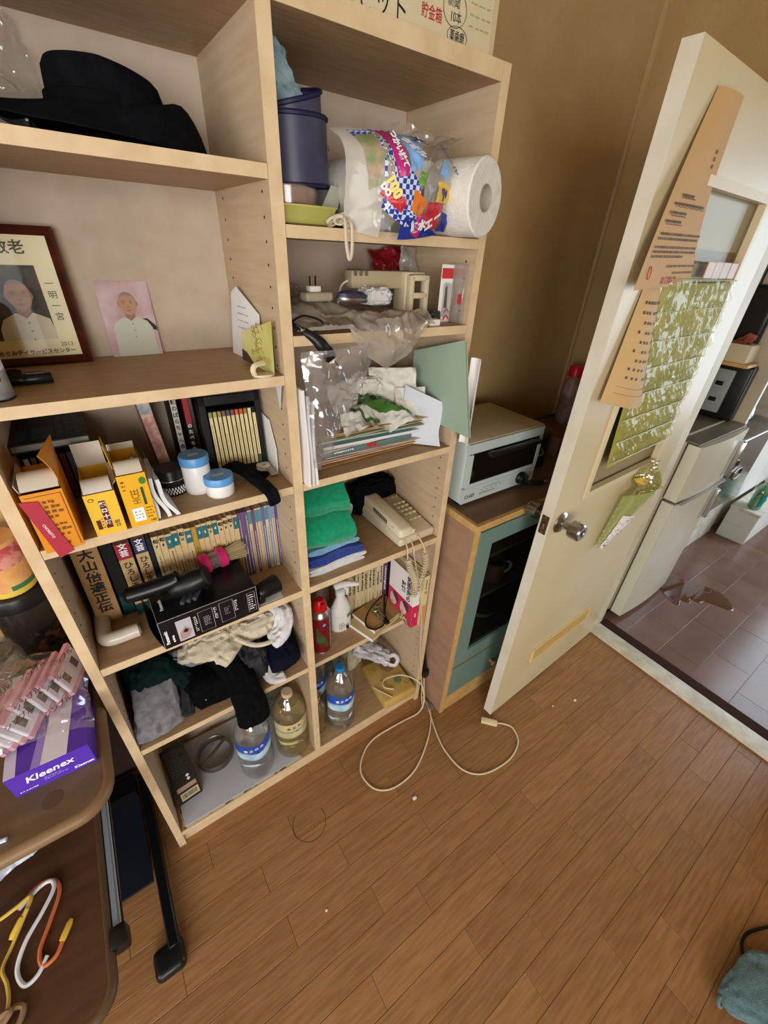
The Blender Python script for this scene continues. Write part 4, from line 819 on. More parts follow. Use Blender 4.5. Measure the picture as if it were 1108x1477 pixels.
patch(((.24, .40), (.42, .25), (.44, .34), (.27, .50)), m_pr, 'red_panel', .0018); patch(((.55, .05), (.63, .0), (.67, .22), (.57, .26)), m_pp, 'magenta_panel', .002); patch(((.50, .28), (.60, .2), (.64, .36), (.52, .48)), mat('print_orange', 'd8782a', .3), 'fruit_print', .002)
patch(((.62, .12), (.80, .06), (.84, .34), (.66, .36)), m_pr, 'red_logo', .002); patch(((.72, .36), (.92, .34), (.92, .52), (.74, .56)), m_py, 'yellow_logo', .002); patch(((.54, .52), (.60, .5), (.62, .62), (.56, .64)), m_pg, 'fruit_print', .0022); patch(((.80, .04), (.92, .04), (.92, .22), (.84, .26)), m_pb, 'blue_print', .002)
patch(((.76, .62), (.84, .6), (.84, .76), (.77, .78)), m_plb, 'pale_blue_panel', .0018)
def wtext(s, u, v, size, m, ang, bold=.0006):
    p = wrap(u, v, .0035); ex = wrap(min(1, u+.05), v)-wrap(u-.05, v); ey = wrap(u, min(1, v+.05))-wrap(u, v-.05)
    text(s, size, m, pkf, frame(p, ex, ey) @ Matrix.Rotation(ang, 4, 'Z'), bold=bold)
wtext('100', .33, .47, .021, m_py, -.9, .0014); wtext('枚', .40, .34, .013, m_pr, -.9, .001); wtext('タオル', .52, .84, .017, m_pw, -1.1, .001); wtext('つかい捨て', .385, .80, .012, m_pw, -1.25)
wtext('エ', .70, .13, .020, m_pw, .35, .0012); wtext('ー', .77, .20, .02, m_pw, .35, .0012); wtext('ル', .82, .44, .020, m_pb, .5, .0012); wtext('エール', .86, .80, .018, m_pb, -1.2, .0006); wtext('4', .30, .30, .014, m_pw, -.8, .001); wtext('吸水', .60, .12, .016, m_pw, .2, .001); wtext('大', .62, .93, .03, m_pb, -.4, .0012); wtext('DO', .28, .44, .012, m_pw, -.8, .001)
decal(ell(0, 0, .011, .012, 18), m_pp, pkf, frame((.836, -.021, R1+.104), (1, .4, 0), (0, 0, 1)), 'round_sticker'); text('46', .011, m_pw, pkf, frame((.8362, -.0216, R1+.104), (1, .4, 0), (0, 0, 1)), bold=.0004)
tl = T('plastic_tail', 'loose clear plastic end of the roll wrapper behind the rolls', 'plastic', (0, 0, 0))
crumple((.70, .10, R1+.119), (.15, -.02, 0), (0, -.05, .035), 18, 14, .010, 14, 6).build('film', m_bagfilm, tl)
# ================================================================== right column second shelf (R2)
m_spill = film('spill_film', 'ece6dc', .11, .40, .17, 'cdc5b8')
pb = T('plastic_bag', 'large crinkled clear bag spilling over the gadget shelf edge', 'plastic bag', (0, 0, 0))
def spill(u, v):
    x = .482+.31*u; s = v*1.0
    ov = max(0, 1-abs((u-.62)/.30))**.6
    if s < .55: t = s/.55; y = .255-.215*t; z = R2+.003+.045*math.sin(PI*(.15+.6*t))*(1-.5*u)*(.7+.3*math.sin(6*u))
    elif s < .72: t = (s-.55)/.17; y = .04-.05*t*ov-.01*t; z = R2+.028-.016*t*(1-u)
    else: t = (s-.72)/.28; y = -.012-.018*math.sin(PI*t)*ov; z = R2+.012-.085*t*ov-.002*t
    p = Vector((x, y, z)); d = .013*(.8-abs(nz(p, 16, 2))*3)+.007*(.5-abs(nz(p, 42, 3))*2)+.004*(.5-abs(nz(p, 95, 5))*2)
    q = p+Vector((0, -.5*d if s > .55 else 0, .7*d if s < .8 else 0))
    if q.y > -.004: q.z = max(q.z, R2+.002)
    return q
MB().grid(spill, 64, 64).build('bag_sheet', m_spill, pb)
crumple((.482, .24, R2+.01), (.16, .01, 0), (.0, .01, .11), 24, 20, .016, 13, 9, shape=lambda u, v: (u, v*(1-.75*u), 0)).build('bag_sheet', m_bagfilm, pb)
pl = T('plug_adapter', 'beige plug adapter with two upright prongs on the clear bag', 'adapter', (.558, .072, R2+.047), rz=.1)
MB().rbox(-.03, .03, -.014, .014, 0, .016, .005, 3).build('adapter_body', mat('greyish_beige', 'a89c86', .45), pl); MB().rbox(-.018, .006, -.008, .008, .016, .026, .002, 2).build('plug_block', m_white, pl)
for x in (-.012, 0): MB().box(x-.0012, x+.0012, -.003, .003, .026, .042).build('prong', m_steel, pl, 0)
sv = T('shaver', 'small indigo and silver oval shaver on the clear bag', 'shaver', (.632, .065, R2+.044), rz=-.05, ry=.06)
MB().lathe([(0, 0), (.9, .001), (1, .005), (.95, .009), (0, .010)], 32, sx=.036, sy=.015).build('silver_base', m_steel, sv); MB().lathe([(.93, .0095), (.9, .015), (.6, .020), (0, .0215)], 32, sx=.036, sy=.015).build('indigo_shell', mat('indigo_plastic', '3c3850', .3), sv)
bl = T('crumpled_film', 'ball of crumpled white cellophane next to the shaver', 'plastic', (.70, .085, R2+.036)); pile((.065, .04, .032), 6, amp=.35, freq=4).build('film_ball', m_whitefilm, bl)
wr = T('white_cable', 'loop of thin white cable behind the shaver', 'cable', (.67, .1, R2+.05)); MB().tube(smooth_path([(-.05, 0, -.01), (-.03, .02, .02), (.0, .02, .03), (.02, .0, .015), (.0, -.02, -.005)], 6), .0022, 6).build('cable', m_white, wr)
hd = T('plastic_holder', 'beige plastic holder with slotted arm and two-hole end frame', 'holder', (.74, .105, R2))
m_hb = mat('aged_beige_plastic', 'b3a484', .45); mb = MB(); mb.rbox(-.085, .08, -.0, .035, .064, .098, .004, 2); mb.build('arm', m_hb, hd)
sl_ = MB(); [sl_.rbox(-.08+.013*i, -.073+.013*i, -.003, .0305, .088, .0992, .0015, 1) for i in range(3)]; sl_.build('slots', mat('dark_beige', '6e6450', .5), hd)
mb = MB(); x0, x1, z0, z1 = .046, .098, .012, .092
mb.rbox(x0, x0+.011, -.03, -.012, z0, z1, .003, 2); mb.rbox(x1-.011, x1, -.03, -.012, z0, z1, .003, 2)
for z in (z0, .047, z1-.011): mb.rbox(x0+.004, x1-.004, -.03, -.012, z, z+.012, .003, 2)
mb.rbox(x0-.004, x1, -.013, .03, z0-.01, z1+.006, .004, 2); mb.build('end_frame', mat('cream_plastic', 'cdbf9f', .4), hd); MB().box(x0+.012, x1-.012, -.0145, -.0132, z0+.01, z1-.01).build('dark_holes', mat('dark_hole', '4a4030', .8), hd, 0)
rp = T('snack_packet', 'red plastic packet tucked behind the beige holder', 'packet', (.832, .225, R2+.09)); crumple((-.045, .0, .0), (.095, 0, .008), (-.0, .02, .046), 18, 12, .008, 18, 3, thick=.004).build('packet_film', mat('red_foil', '8e1c24', .25), rp)
wp = T('plastic_sheet', 'cloudy white plastic sheet hanging behind the two-hole frame', 'plastic', (.86, .16, R2)); crumple((-.035, .0, .004), (.065, .01, 0), (0, .02, .14), 16, 22, .008, 18, 13).build('film', film('cloudy_film', 'ffffff', .2, .5, .2, 'd8d6d0'), wp)
bt = T('blister_pack', 'red and white blister pack standing at the right panel', 'blister pack', (.872, .055, R2)); MB().rbox(-.020, .016, -.001, .001, 0, .115, .0008, 1).build('backing_card', m_white, bt); MB().box(-.019, .014, -.0018, -.001, .088, .108).build('red_print', m_pr, bt, 0); MB().rbox(-.014, .004, -.016, -.002, .012, .08, .004, 2).build('blister', m_clear, bt); decal([(-.006, .03), (.004, .03), (-.001, .075), (-.006, .07)], m_ink, bt, frame((0, -.002, 0), (1, 0, 0), (0, 0, 1)), 'printed_figure')
for k in range(2): decal([(-.004, .004+k*.013), (.004, .012+k*.013), (.012, .004+k*.013), (.012, .010+k*.013), (.004, .018+k*.013), (-.004, .010+k*.013)], m_pr, bt, frame((0, -.0022, 0), (1, 0, 0), (0, 0, 1)), 'chevron')
bt2 = T('blister_pack', 'clear blister strip with a red mark beside the red and white pack', 'blister pack', (.888, .035, R2)); MB().rbox(-.004, .004, -.02, .02, 0, .118, .001, 1).build('blister', m_clear, bt2); MB().box(-.0046, -.004, -.018, -.006, .04, .06).build('red_print', m_pr, bt2, 0)
sc = T('steel_scrubber', 'small grey ball of wire by the holder', 'scrubber', (.842, .055, R2)); pile((.026, .022, .024), 50, amp=.3, freq=6).build('wire_ball', mat('wire_grey', '4c4c50', .4, .6), sc)
ub = T('small_white_box', 'small white block at the front edge below the holder', 'box', (.812, .022, R2)); MB().rbox(-.014, .014, -.009, .009, 0, .013, .001, 1).build('block', m_white, ub)
ch = T('power_plug', 'black power plug with two prongs hanging over the gadget shelf edge', 'plug', (.505, -.004, R2))
pts = smooth_path([(-.026, .05, .022), (-.022, .015, .016), (-.012, -.008, .008), (.006, -.016, -.006), (.02, -.018, -.022)], 5)
n_ = len(pts); MB().tube(pts, [.0035]*(n_-12)+[.006+.006*min(1, i/8) for i in range(12)], 12, flat=.7).build('plug_body', m_black, ch)
Mx = frame((.026, -.018, -.030), (.75, 0, .45), (.5, 0, -.85)); MB().rbox(-.011, .011, -.011, .011, -.008, .008, .003, 2, Mx).build('plug_head', m_black, ch); MB().rbox(-.008, .008, .006, .016, -.006, .006, .002, 1, Mx).build('plug_face', m_ivory, ch)
for x in (-.005, .005): MB().box(x-.0009, x+.0009, .016, .031, -.003, .003, Mx).build('prong', m_steel, ch, 0)
MB().tube(smooth_path([(-.02, .03, .02), (.0, .02, .03), (.03, .01, .02), (.01, -.004, .008), (-.02, .01, .008)], 6), .0022, 6).build('cord', m_black, ch)
# ================================================================== paper shelf (R3)
stk = [('b58e5c', .0035, .32, .21), ('cfa88c', .005, .30, .20), ('d3b9a2', .004, .31, .20), ('c7c0b4', .004, .27, .19), ('5d7c80', .010, .26, .195), ('d2c6b0', .004, .285, .20), ('dedddc', .007, .27, .20), ('3e5e62', .009, .255, .195), ('a9b79a', .005, .30, .20), ('b7c3a8', .004, .31, .205), ('b09066', .005, .29, .20), ('c3a271', .004, .30, .205)]
nmst = ['brown kraft envelope at the bottom of the paper stack', 'peach folder near the bottom of the paper stack', 'pale peach paper sheaf in the stack', 'grey-white paper sheaf in the stack', 'teal magazine with a red circle on its edge in the stack', 'cream paper sheaf in the middle of the stack', 'white booklet in the middle of the stack', 'dark teal booklet in the stack', 'sage green folder in the stack', 'pale green folder in the stack', 'tan envelope near the top of the stack', 'brown envelope on top of the stack']
z = R3; R = random.Random(11)
for i, (c, th, wx, wy) in enumerate(stk):
    o = T('paper_folder' if 'folder' in nmst[i] else 'envelope' if 'envelope' in nmst[i] else 'booklet' if 'booklet' in nmst[i] or 'magazine' in nmst[i] else 'paper_sheaf', nmst[i], 'papers', (.69+R.uniform(-.012, .012), .155+R.uniform(-.008, .006), z), rz=R.uniform(-.05, .05), group='stack of papers and folders')
    mm = mat('stk_'+c, c, .75, col2=c, nscale=20)
    if i in (4, 6, 7):
        MB().box(-wx/2, wx/2, -wy/2, wy/2, 0, .0008).build('cover', mm, o, 0); MB().box(-wx/2+.001, wx/2-.001, -wy/2+.001, wy/2-.001, .0008, th-.0008).build('pages', m_paper, o, 0); MB().box(-wx/2, wx/2, -wy/2, wy/2, th-.0008, th).build('cover', mm, o, 0); MB().box(-wx/2, wx/2, -wy/2-.0004, -wy/2, 0, th if i != 6 else .002).build('spine', mm, o, 0)
        if i == 4: decal(rect(-.01, .001, .02, .009), m_pr, o, frame((0, -wy/2-.0006, 0), (1, 0, 0), (0, 0, 1)), 'red_print'); marks(o, m_inkw, frame((-.1, -wy/2-.0006, .002), (1, 0, 0), (0, 0, 1)), 0, 0, .08, .006, 1, 1, .8)
    else:
        s_ = .0025*(-1)**i
        for q in range(3): MB().grid(lambda u, v: ((u-.5)*wx+.003*q, (v-.5)*wy-.002*q, th*(q+.05)/3+.0006*math.sin(9*u+i+q)**2+.0004), 20, 8, thick=-th*.28).build('sheet', mm, o)
    z += th+.0009
ZT = z
# crumpled bags on the stack
m_gbag = mat('green_print_film', '4d7a35', .3, col2='3c6a2a', nscale=14)
gb = T('shopping_bag', 'crumpled white plastic bag with green print on the paper stack', 'plastic bag', (.70, .12, ZT))
wh = film('white_bag_film', 'ffffff', .05, .85, .22, 'e2e2dc')
crumple((-.10, -.09, .004), (.20, -.005, .0), (.02, .16, .075), 30, 24, .013, 12, 14).build('bag_sheet', wh, gb)
def gp(u, v): p = Vector((-.10, -.09, .004))+Vector((.20, -.005, 0))*u+Vector((.02, .16, .075))*v; n_ = Vector((.2, -.005, 0)).cross(Vector((.02, .16, .075))).normalized(); d = .013*(.8-abs(nz(p, 12, 14))*3+.5*(.5-abs(nz(p, 27.6, 19))*2)+.45*(.5-abs(nz(p, 60, 22))*2)); return p+n_*(d+.0016)
for q in (((.28, .42), (.95, .12), (1.0, .30), (.42, .70)), ((.16, .40), (.30, .18), (.34, .22), (.20, .46)), ((.30, .18), (.52, .14), (.52, .19), (.33, .23))):
    MB().grid(lambda s, t: gp(q[0][0]*(1-s)*(1-t)+q[1][0]*s*(1-t)+q[2][0]*s*t+q[3][0]*(1-s)*t, q[0][1]*(1-s)*(1-t)+q[1][1]*s*(1-t)+q[2][1]*s*t+q[3][1]*(1-s)*t), 20, 10).build('green_print', m_gbag, gb)
decal(ell(0, 0, .011, .007, 18), mat('dark_green_print', '1e3a1a', .4), gb, frame(gp(.5, .47)+Vector((0, -.004, .006)), (1, 0, -.1), (0, .75, .6)), 'round_logo')
ts = T('crumpled_tissue', 'crumpled white paper tissue at the right of the paper stack', 'tissue', (.80, .10, ZT))
crumple((-.075, .03, .01), (.11, -.05, .0), (.012, .035, .095), 22, 22, .014, 8, 44, thick=.001).build('tissue_fold', mat('tissue_white', 'dedbd2', .85), ts); crumple((-.03, -.02, .005), (.07, -.03, -.0), (.015, .03, .06), 18, 18, .010, 9, 47, thick=.001).build('tissue_fold', mat('tissue_white', 'dedbd2'), ts); pile((.07, .06, .06), 46, amp=.35, freq=4).build('tissue_ball', mat('tissue_white', 'dedbd2', .85), ts).location = (-.07, .06, .03)
wsx = T('paper_sheet', 'pale blue-white sheet slipping off the right side of the paper stack', 'paper', (.84, .03, R3)); MB().grid(lambda u, v: (-.05+.075*u+.012*v, .05-.075*u+.02*v+.01*math.sin(5*v), .004+.145*v*(1-.25*u)+.0), 12, 14, thick=.001).build('sheet', mat('blue_white_paper', 'c9ced8', .75), wsx)
gf = T('document_file', 'pale green cardboard file standing at the right panel of the paper shelf', 'file', (.872, .05, R3)); m_pgf = mat('pale_green_card', '9fb5a2', .7, col2='93aa97', nscale=6)
def fil(u, v, o_=0): return (o_-.002*u-.003*math.sin(2*v), .10-.178*u-.055*(1-v)*u, .058+v*(.157+.055*u))
MB().grid(lambda u, v: fil(u, v, 0), 14, 12, thick=.0016).build('front_cover', m_pgf, gf); MB().grid(lambda u, v: fil(u, v*.985, .006), 14, 12, thick=.0016).build('back_cover', m_pgf, gf); MB().grid(lambda u, v: fil(u*.98, v*.96+.01, .0032), 14, 12, thick=.0018).build('papers', m_pages, gf)
mg = T('rolled_magazine', 'white folded magazine standing beside the pale green file', 'magazine', (.884, -.050, R3+.028))
MB().grid(lambda u, v: (.010*math.sin(PI*u)+.004, -.012+.03*math.cos(PI*u)*-.5+.012, .205*v), 16, 8, thick=.0012).build('folded_sheet', m_paper, mg); MB().grid(lambda u, v: (.012+.002*u, -.0+.02*u, .02+.06*v), 4, 4, thick=.0005).build('red_print', m_pr, mg)
# upright papers in a clear bag at the left
for i in range(3):
    o = T('folded_papers', ['inner white folded paper bundle at the divider of the paper shelf', 'middle white folded paper bundle at the divider of the paper shelf', 'outer white folded paper bundle at the divider of the paper shelf'][i], 'papers', (.477+.0085*i, -.022, R3+.002), group='upright white paper bundles'); q = i
    MB().grid(lambda u, v: (.0018*math.sin(5*v+q)+.004*v, u*.16+.012*v, .0+v*(.20-.012*q)), 10, 12, thick=-.0052).build('paper_bundle', m_paper if i != 1 else m_paper2, o)
bg2 = T('plastic_bag', 'big clear plastic bag hanging in front of the paper bundles', 'plastic bag', (0, 0, 0))
def hang(u, v):
    x = .477+(.175*(1-v)+.03*v)*u+.012*v; z = 1.392-.225*v-.03*v*u+.008*u; y = -.030-.012*math.sin(PI*u)*(1-v*.4)+.02*u
    p = Vector((x, y, z)); return p+Vector((0, -1, .1))*(.013*(.7-abs(nz(p, 15, 7))*3)+.006*(.5-abs(nz(p, 40, 2))*2))
MB().grid(hang, 40, 48).build('bag_sheet', film('shiny_bag_film', 'f2f0ee', .16, .22, .15, 'd0cdcd'), bg2)
# ================================================================== towels and telephone (R4)
def towel(label, x, y, z, wx, wy, h, m, seed, rz=0, folds=2):
    t = T('towel', label, 'towel', (x, y, z), rz=rz, group=None)
    for k in range(folds):
        hh = h/folds
        def fn(u, v, k=k, hh=hh):
            a = 2*PI*u; ca, sa = math.cos(a), math.sin(a); e = .35
            px = math.copysign(abs(ca)**e, ca)*wx/2; pz = math.copysign(abs(sa)**.7, sa)*hh/2*.98
            p = Vector((px, (v-.5)*wy, pz)); q = .006*nz(p+Vector((x, y, z+k)), 14, seed)+.0025*nz(p, 45, seed+k)
            return (px+q*1.5, (v-.5)*wy+.004*math.sin(5*px*10+k), max(.0005, hh*(k+.5)+pz+q*(1 if sa > 0 else .3)))
        mb = MB().grid(fn, 40, 16, wrapu=True); n = 40
        mb.f.append(tuple(range(n-1, -1, -1))); mb.f.append(tuple(15*n+i for i in range(n))); mb.build('fold', m, t)
    return t
def terry(nm, c, c2): return mat(nm, c, .95, col2=c2, nscale=90, bump=.7, bscale=420, spec=.05, sheen=.3)
tw_w = terry('white_terry', 'd9d9da', 'cacacb'); tw_b = terry('royal_blue_terry', '1c3a94', '16307e'); tw_l = terry('sky_blue_terry', '7fb2cf', '6ea2c0'); tw_g = terry('emerald_terry', '0f9a6e', '0b8a60'); tw_gr = terry('grey_white_terry', 'b9b6b4', 'aaa7a5')
towel('white towel at the bottom of the towel pile', .570, .125, R4, .165, .19, .026, tw_w, 1)
towel('royal blue towel in the towel pile', .571, .125, R4+.0265, .160, .185, .030, tw_b, 2, folds=2)
towel('sky-blue towel under the emerald one', .568, .13, R4+.057, .150, .18, .018, tw_l, 3, folds=1)
towel('pale grey towel beside the emerald towel', .60, .165, R4+.0755, .095, .17, .085, tw_gr, 4, rz=-.1)
tg = T('towel', 'emerald green towel folded over the top of the pile', 'towel', (.545, .115, R4+.076))
def foldt(u, v):
    # S-fold profile in yz swept along x
    prof = [(.10, .15), (.04, .158), (-.03, .15), (-.058, .125), (-.052, .10), (-.035, .088), (-.06, .082), (-.082, .06), (-.086, .035), (-.07, .014), (-.03, .006), (.05, .004)]
    i = v*(len(prof)-1); j = min(int(i), len(prof)-2); f = i-j; f = f*f*(3-2*f) if False else f
    y = prof[j][0]*(1-f)+prof[j+1][0]*f; z_ = prof[j][1]*(1-f)+prof[j+1][1]*f
    p = Vector(((u-.5)*.135, y, z_)); q = .007*nz(p, 16, 5); return (p.x+.004*math.sin(v*20), p.y+q-.014*u, max(.001, p.z+q-.012*u*v*0))
MB().grid(foldt, 26, 70, thick=.010).build('folded_cloth', tw_g, tg)
for yy, zz, hh in ((.03, .085, .12),): pile((.125, .12, .14), 61, amp=.06, freq=2, e=.4).build('inner_fold', tw_g, tg).location = (0, .03, .002)
bk_ = lump('black_cloth', 'black cloth bundle behind the telephone', 'cloth', .805, .238, R4, .17, .07, .115, k_black, 52)
ph_ = T('telephone', 'ivory push-button telephone on the towel shelf', 'telephone', (.828, .012, R4), rz=.02)
m_ph = mat('ivory_phone', 'd2c5a9', .38, col2='c8ba9c', nscale=5)
def wedge(x0, x1, y0, y1, zf, zb, r=.008):
    mb = MB(); mb.rbox(x0, x1, y0, y1, .003, 1.0, r, 3); mb.v = [(x, y, z if z < .1 else (zf+(zb-zf)*(y-y0)/(y1-y0))-(1.0-z)) for x, y, z in mb.v]; return mb
wedge(-.066, .066, .0, .225, .030, .056).build('base', m_ph, ph_)
for x in (-.05, .05):
    for y in (.02, .2): MB().lathe([(.006, 0), (.006, .003)], 10, c=(x, y, 0)).build('foot', m_blackm, ph_)
btn = MB().rbox(-.0062, .0062, -.0045, .0045, 0, .005, .002, 2).mesh('key', mat('phone_key', 'd9caa8', .35)); sl = math.atan2(.026, .225)
for r in range(4):
    for c in range(3): link('key', btn, ph_, (.018+c*.0165, .085+r*.0185, .0345+(.085+r*.0185)*.1155-.001+.0), (sl, 0, 0))
for c in range(3): link('function_key', btn, ph_, (.018+c*.0165, .058, .0355+.058*.1155-.002), (sl, 0, 0), (1, .5, .8))
for c in range(3): link('memory_key', btn, ph_, (.018+c*.0165, .178, .0345+.178*.1155-.002), (sl, 0, 0), (.7, .4, .5))
hs = wedge(-.064, -.014, .004, .222, .058, .084, .010); hs.v = [(x, y, max(z, .034+.1155*y+.0)) for x, y, z in hs.v]; hso = hs.build('handset', mat('ivory_handset', 'ddd1b8', .35, col2='d3c6aa', nscale=5), ph_)
gr = MB()
for i in range(9): gr.box(-.0655, -.0635, .07+i*.008, .074+i*.008, .040+.1155*.07+i*.0009, .053+.1155*.07+i*.0009)
gr.build('finger_grooves', mat('dark_grille', '3f382c', .7), hso, 0); MB().rbox(-.0655, -.062, .03, .045, .048, .056, .001, 1).build('hook', m_ivory, hso)
MB().rbox(-.02, -.008, .004, .02, .034, .05, .003, 2).build('cord_socket', mat('ivory_handset', 'cdbfa2'), ph_)
# coiled cord and straight cord over the shelf edge
co = T('coiled_cable', 'coiled ivory telephone cord hanging in front of the lower books', 'cord', (0, 0, 0)); m_cord = mat('ivory_cord', 'cfc0a0', .45)
def helix(path, r, turns, n):
    P = smooth_path(path, 10); L = len(P)-1; out = []
    for i in range(n+1):
        t = i/n*L; j = min(int(t), L-1); p = P[j].lerp(P[j+1], t-j); d = (P[j+1]-P[j]).normalized(); a = d.cross(Vector((0, 1, .1))).normalized(); b = d.cross(a); ph2 = 2*PI*turns*i/n; out.append(p+a*(r*math.cos(ph2))+b*(r*math.sin(ph2)))
    return out
MB().tube(smooth_path([(.776, .006, R4+.03), (.772, -.012, R4+.012), (.774, -.016, R4-.025)], 5), .0021, 6).build('lead', m_cord, co)
MB().tube(helix([(.774, -.018, R4-.022), (.782, -.022, R4-.06), (.800, -.022, R4-.10), (.812, -.018, R4-.14), (.814, -.012, R4-.19)], .0085, 22, 400), .0019, 5).build('coil', m_cord, co)
MB().tube(helix([(.814, -.012, R4-.19), (.834, -.016, R4-.13), (.842, -.02, R4-.07), (.836, -.018, R4-.022)], .0085, 16, 300), .0019, 5).build('coil', m_cord, co)
MB().tube(smooth_path([(.836, -.018, R4-.022), (.832, -.014, R4+.0), (.822, .004, R4+.03)], 5), .0021, 6).build('lead', m_cord, co)
c2_ = T('phone_line', 'thin ivory telephone line running down the right panel to the floor', 'cord', (0, 0, 0))
MB().tube(smooth_path([(.80, .012, R4+.02), (.798, -.008, R4+.004), (.802, -.012, R4-.03), (.835, -.014, R4-.16), (.85, -.012, .60), (.862, -.010, .52), (.875, -.008, .42), (.886, -.006, .30), (.897, -.012, .20), (.905, -.020, .12), (.904, -.03, .05), (.90, -.05, .006)], 6), .0019, 6).build('cord', m_cord, c2_)
# ================================================================== lower right shelf (R5)
cream2 = ['c6b58e', 'cbbd98', 'b9a67c', 'd0c4a2', 'c9ba92', 'bfae86', 'cdbf9a', 'c4b48c', 'c8b992', 'd2c6a6']
x = .668
for i, c in enumerate(cream2):
    th = .0155; sp = mat('ob_'+c, c, .7, col2=c, nscale=30)
    b = book('old cream book number %s from the spray bottle end of the lower row' % ['one', 'two', 'three', 'four', 'five', 'six', 'seven', 'eight', 'nine', 'ten'][i], x, .172+.002*math.sin(i*3), R5, th, .185+.008*math.sin(i*1.7), .10, sp, sp, group='row of old cream books on the lower shelf')
    marks(b, m_ink, frame((th/2, -.0006, .0), (1, 0, 0), (0, 0, 1)) @ Matrix.Rotation(PI/2, 4, 'Z'), .09, -.005, .178, .005, 1, 20+i, .8, 'spine_title'); marks(b, mat('brown_print', '7a4a10'), frame((th/2, -.0006, .0), (1, 0, 0), (0, 0, 1)) @ Matrix.Rotation(PI/2, 4, 'Z'), .02, -.003, .07, .003, 1, 40+i, .6, 'author_line'); x += th+.0006
b = book('purple book at the end of the old cream row', x, .172, R5, .017, .196, .10, mat('plum_spine', '6a3f62', .6), mat('plum_spine', '6a3f62'), group=None); marks(b, m_inkw, frame((.008, -.0006, 0), (1, 0, 0), (0, 0, 1)) @ Matrix.Rotation(PI/2, 4, 'Z'), .05, -.005, .185, .005, 1, 61, .8, 'spine_title'); x += .018
b = book('dark-spined book squeezed between the purple and red books', x, .16, R5, .014, .198, .10, m_blackm, m_blackm)
rd = book('white and red book with a portrait on its cover at the right panel', .836, .008, R5, .028, .218, .135, m_paper, m_paper, '知の対策', m_ink, .009, gap=1.1, ty=.08, bold=.0003)
m_obi = mat('crimson_obi', 'c42a55', .4); Mc_ = frame((-.0003, .135, 0), (0, -1, 0), (0, 0, 1)); Msp = frame((.014, -.0003, 0), (1, 0, 0), (0, 0, 1))
decal(rect(-.014, 0, .014, .098), m_obi, rd, Msp, 'obi_band'); decal(rect(0, 0, .135, .098), m_obi, rd, Mc_, 'obi_band'); text('名著', .010, m_inkw, rd, Msp @ Matrix.Translation((0, .06, .0004)), vertical=True, sx=.8)
text('知的生活の', .023, m_ink, rd, Mc_ @ Matrix.Translation((.108, .196, .0003)), vertical=True, gap=.92, bold=.0006); text('対策', .023, m_ink, rd, Mc_ @ Matrix.Translation((.080, .160, .0003)), vertical=True, gap=1.0, bold=.0006)
for k, cx in enumerate((.088, .03)): decal(ell(cx, .058, .019, .028, 20), mat('print_pale_skin', 'd9b4b0', .5), rd, Mc_ @ Matrix.Translation((0, 0, .0004)), 'cover_face'); decal(ell(cx+.008, .066, .020, .026, 18, -.6, PI*.8), mat('print_dark_hair', '4a3440', .5), rd, Mc_ @ Matrix.Translation((0, 0, .0007)), 'cover_hair'); decal(ell(cx-.004, .052, .014, .019, 18), mat('print_pale_skin', 'd9b4b0'), rd, Mc_ @ Matrix.Translation((0, 0, .0010)), 'cover_cheek'); decal(ell(cx-.004, .042, .005, .002, 10), m_inkr, rd, Mc_ @ Matrix.Translation((0, 0, .0013)), 'cover_mouth')
decal([(.06, 0), (.12, 0), (.11, .022), (.085, .03), (.062, .02)], mat('blue_dress_print', '3f5a8a', .5, col2='d9c24a', nscale=90, lo=.45, hi=.55), rd, Mc_ @ Matrix.Translation((0, 0, .0016)), 'cover_dress')
cr_ = book('cream book with an orange lower band tight against the right panel', .868, .0, R5, .021, .222, .13, mat('cream_cover', 'd8c893', .55), mat('cream_cover', 'd8c893'), 'Q', mat('brown_print', '7a4a10'), .014, bands=((0, .42, mat('salmon_band', 'd09a72', .5)),), ty=.32); marks(cr_, m_ink, frame((.01, -.0006, .0), (1, 0, 0), (0, 0, 1)) @ Matrix.Rotation(PI/2, 4, 'Z'), .165, -.004, .215, .004, 1, 71, .6)
# spray can, trigger bottle, flat books, strap with keys
sp_ = T('spray_can', 'dark red aerosol can with a bright red nozzle on the lower right shelf', 'can', (.544, .1, R5))
m_redcan = mat('dark_red_can', '8e1f24', .3, .3, col2='7c1a1f', nscale=4)
MB().lathe([(0, 0), (.029, 0), (.0305, .002), (.030, .005), (.030, .150)], 40).build('can_body', m_redcan, sp_); MB().lathe([(.0300, .150), (.0318, .152), (.0318, .156), (.029, .160), (.026, .168), (.022, .172)], 40).build('silver_shoulder', m_steel, sp_); MB().lathe([(.0302, .001), (.0314, .002), (.0302, .006)], 40).build('base_rim', m_steel, sp_)
MB().lathe([(.0222, .170), (.0215, .188), (.0165, .205), (.012, .210), (0, .211)], 30, squish=lambda a: 1-.12*max(0, math.cos(a+PI/2))**4).build('nozzle_cap', mat('bright_red_plastic', 'c4161c', .35), sp_); MB().rbox(-.005, .005, -.024, -.008, .186, .206, .002, 2).build('trigger', mat('bright_red_plastic', 'c4161c'), sp_)
def cyl_patch(r, a0, a1, z0, z1, zz0=None): return MB().lathe([(r, z0), (r, z1)], 18, a0=a0, a1=a1)
cyl_patch(.0304, -.95, -.15, .006, .148).build('side_print', mat('grey_print', 'a9a9ab', .4, col2='8c8c90', nscale=60), sp_)
def cw(r, a, z): return Vector((r*math.cos(a), r*math.sin(a), z))
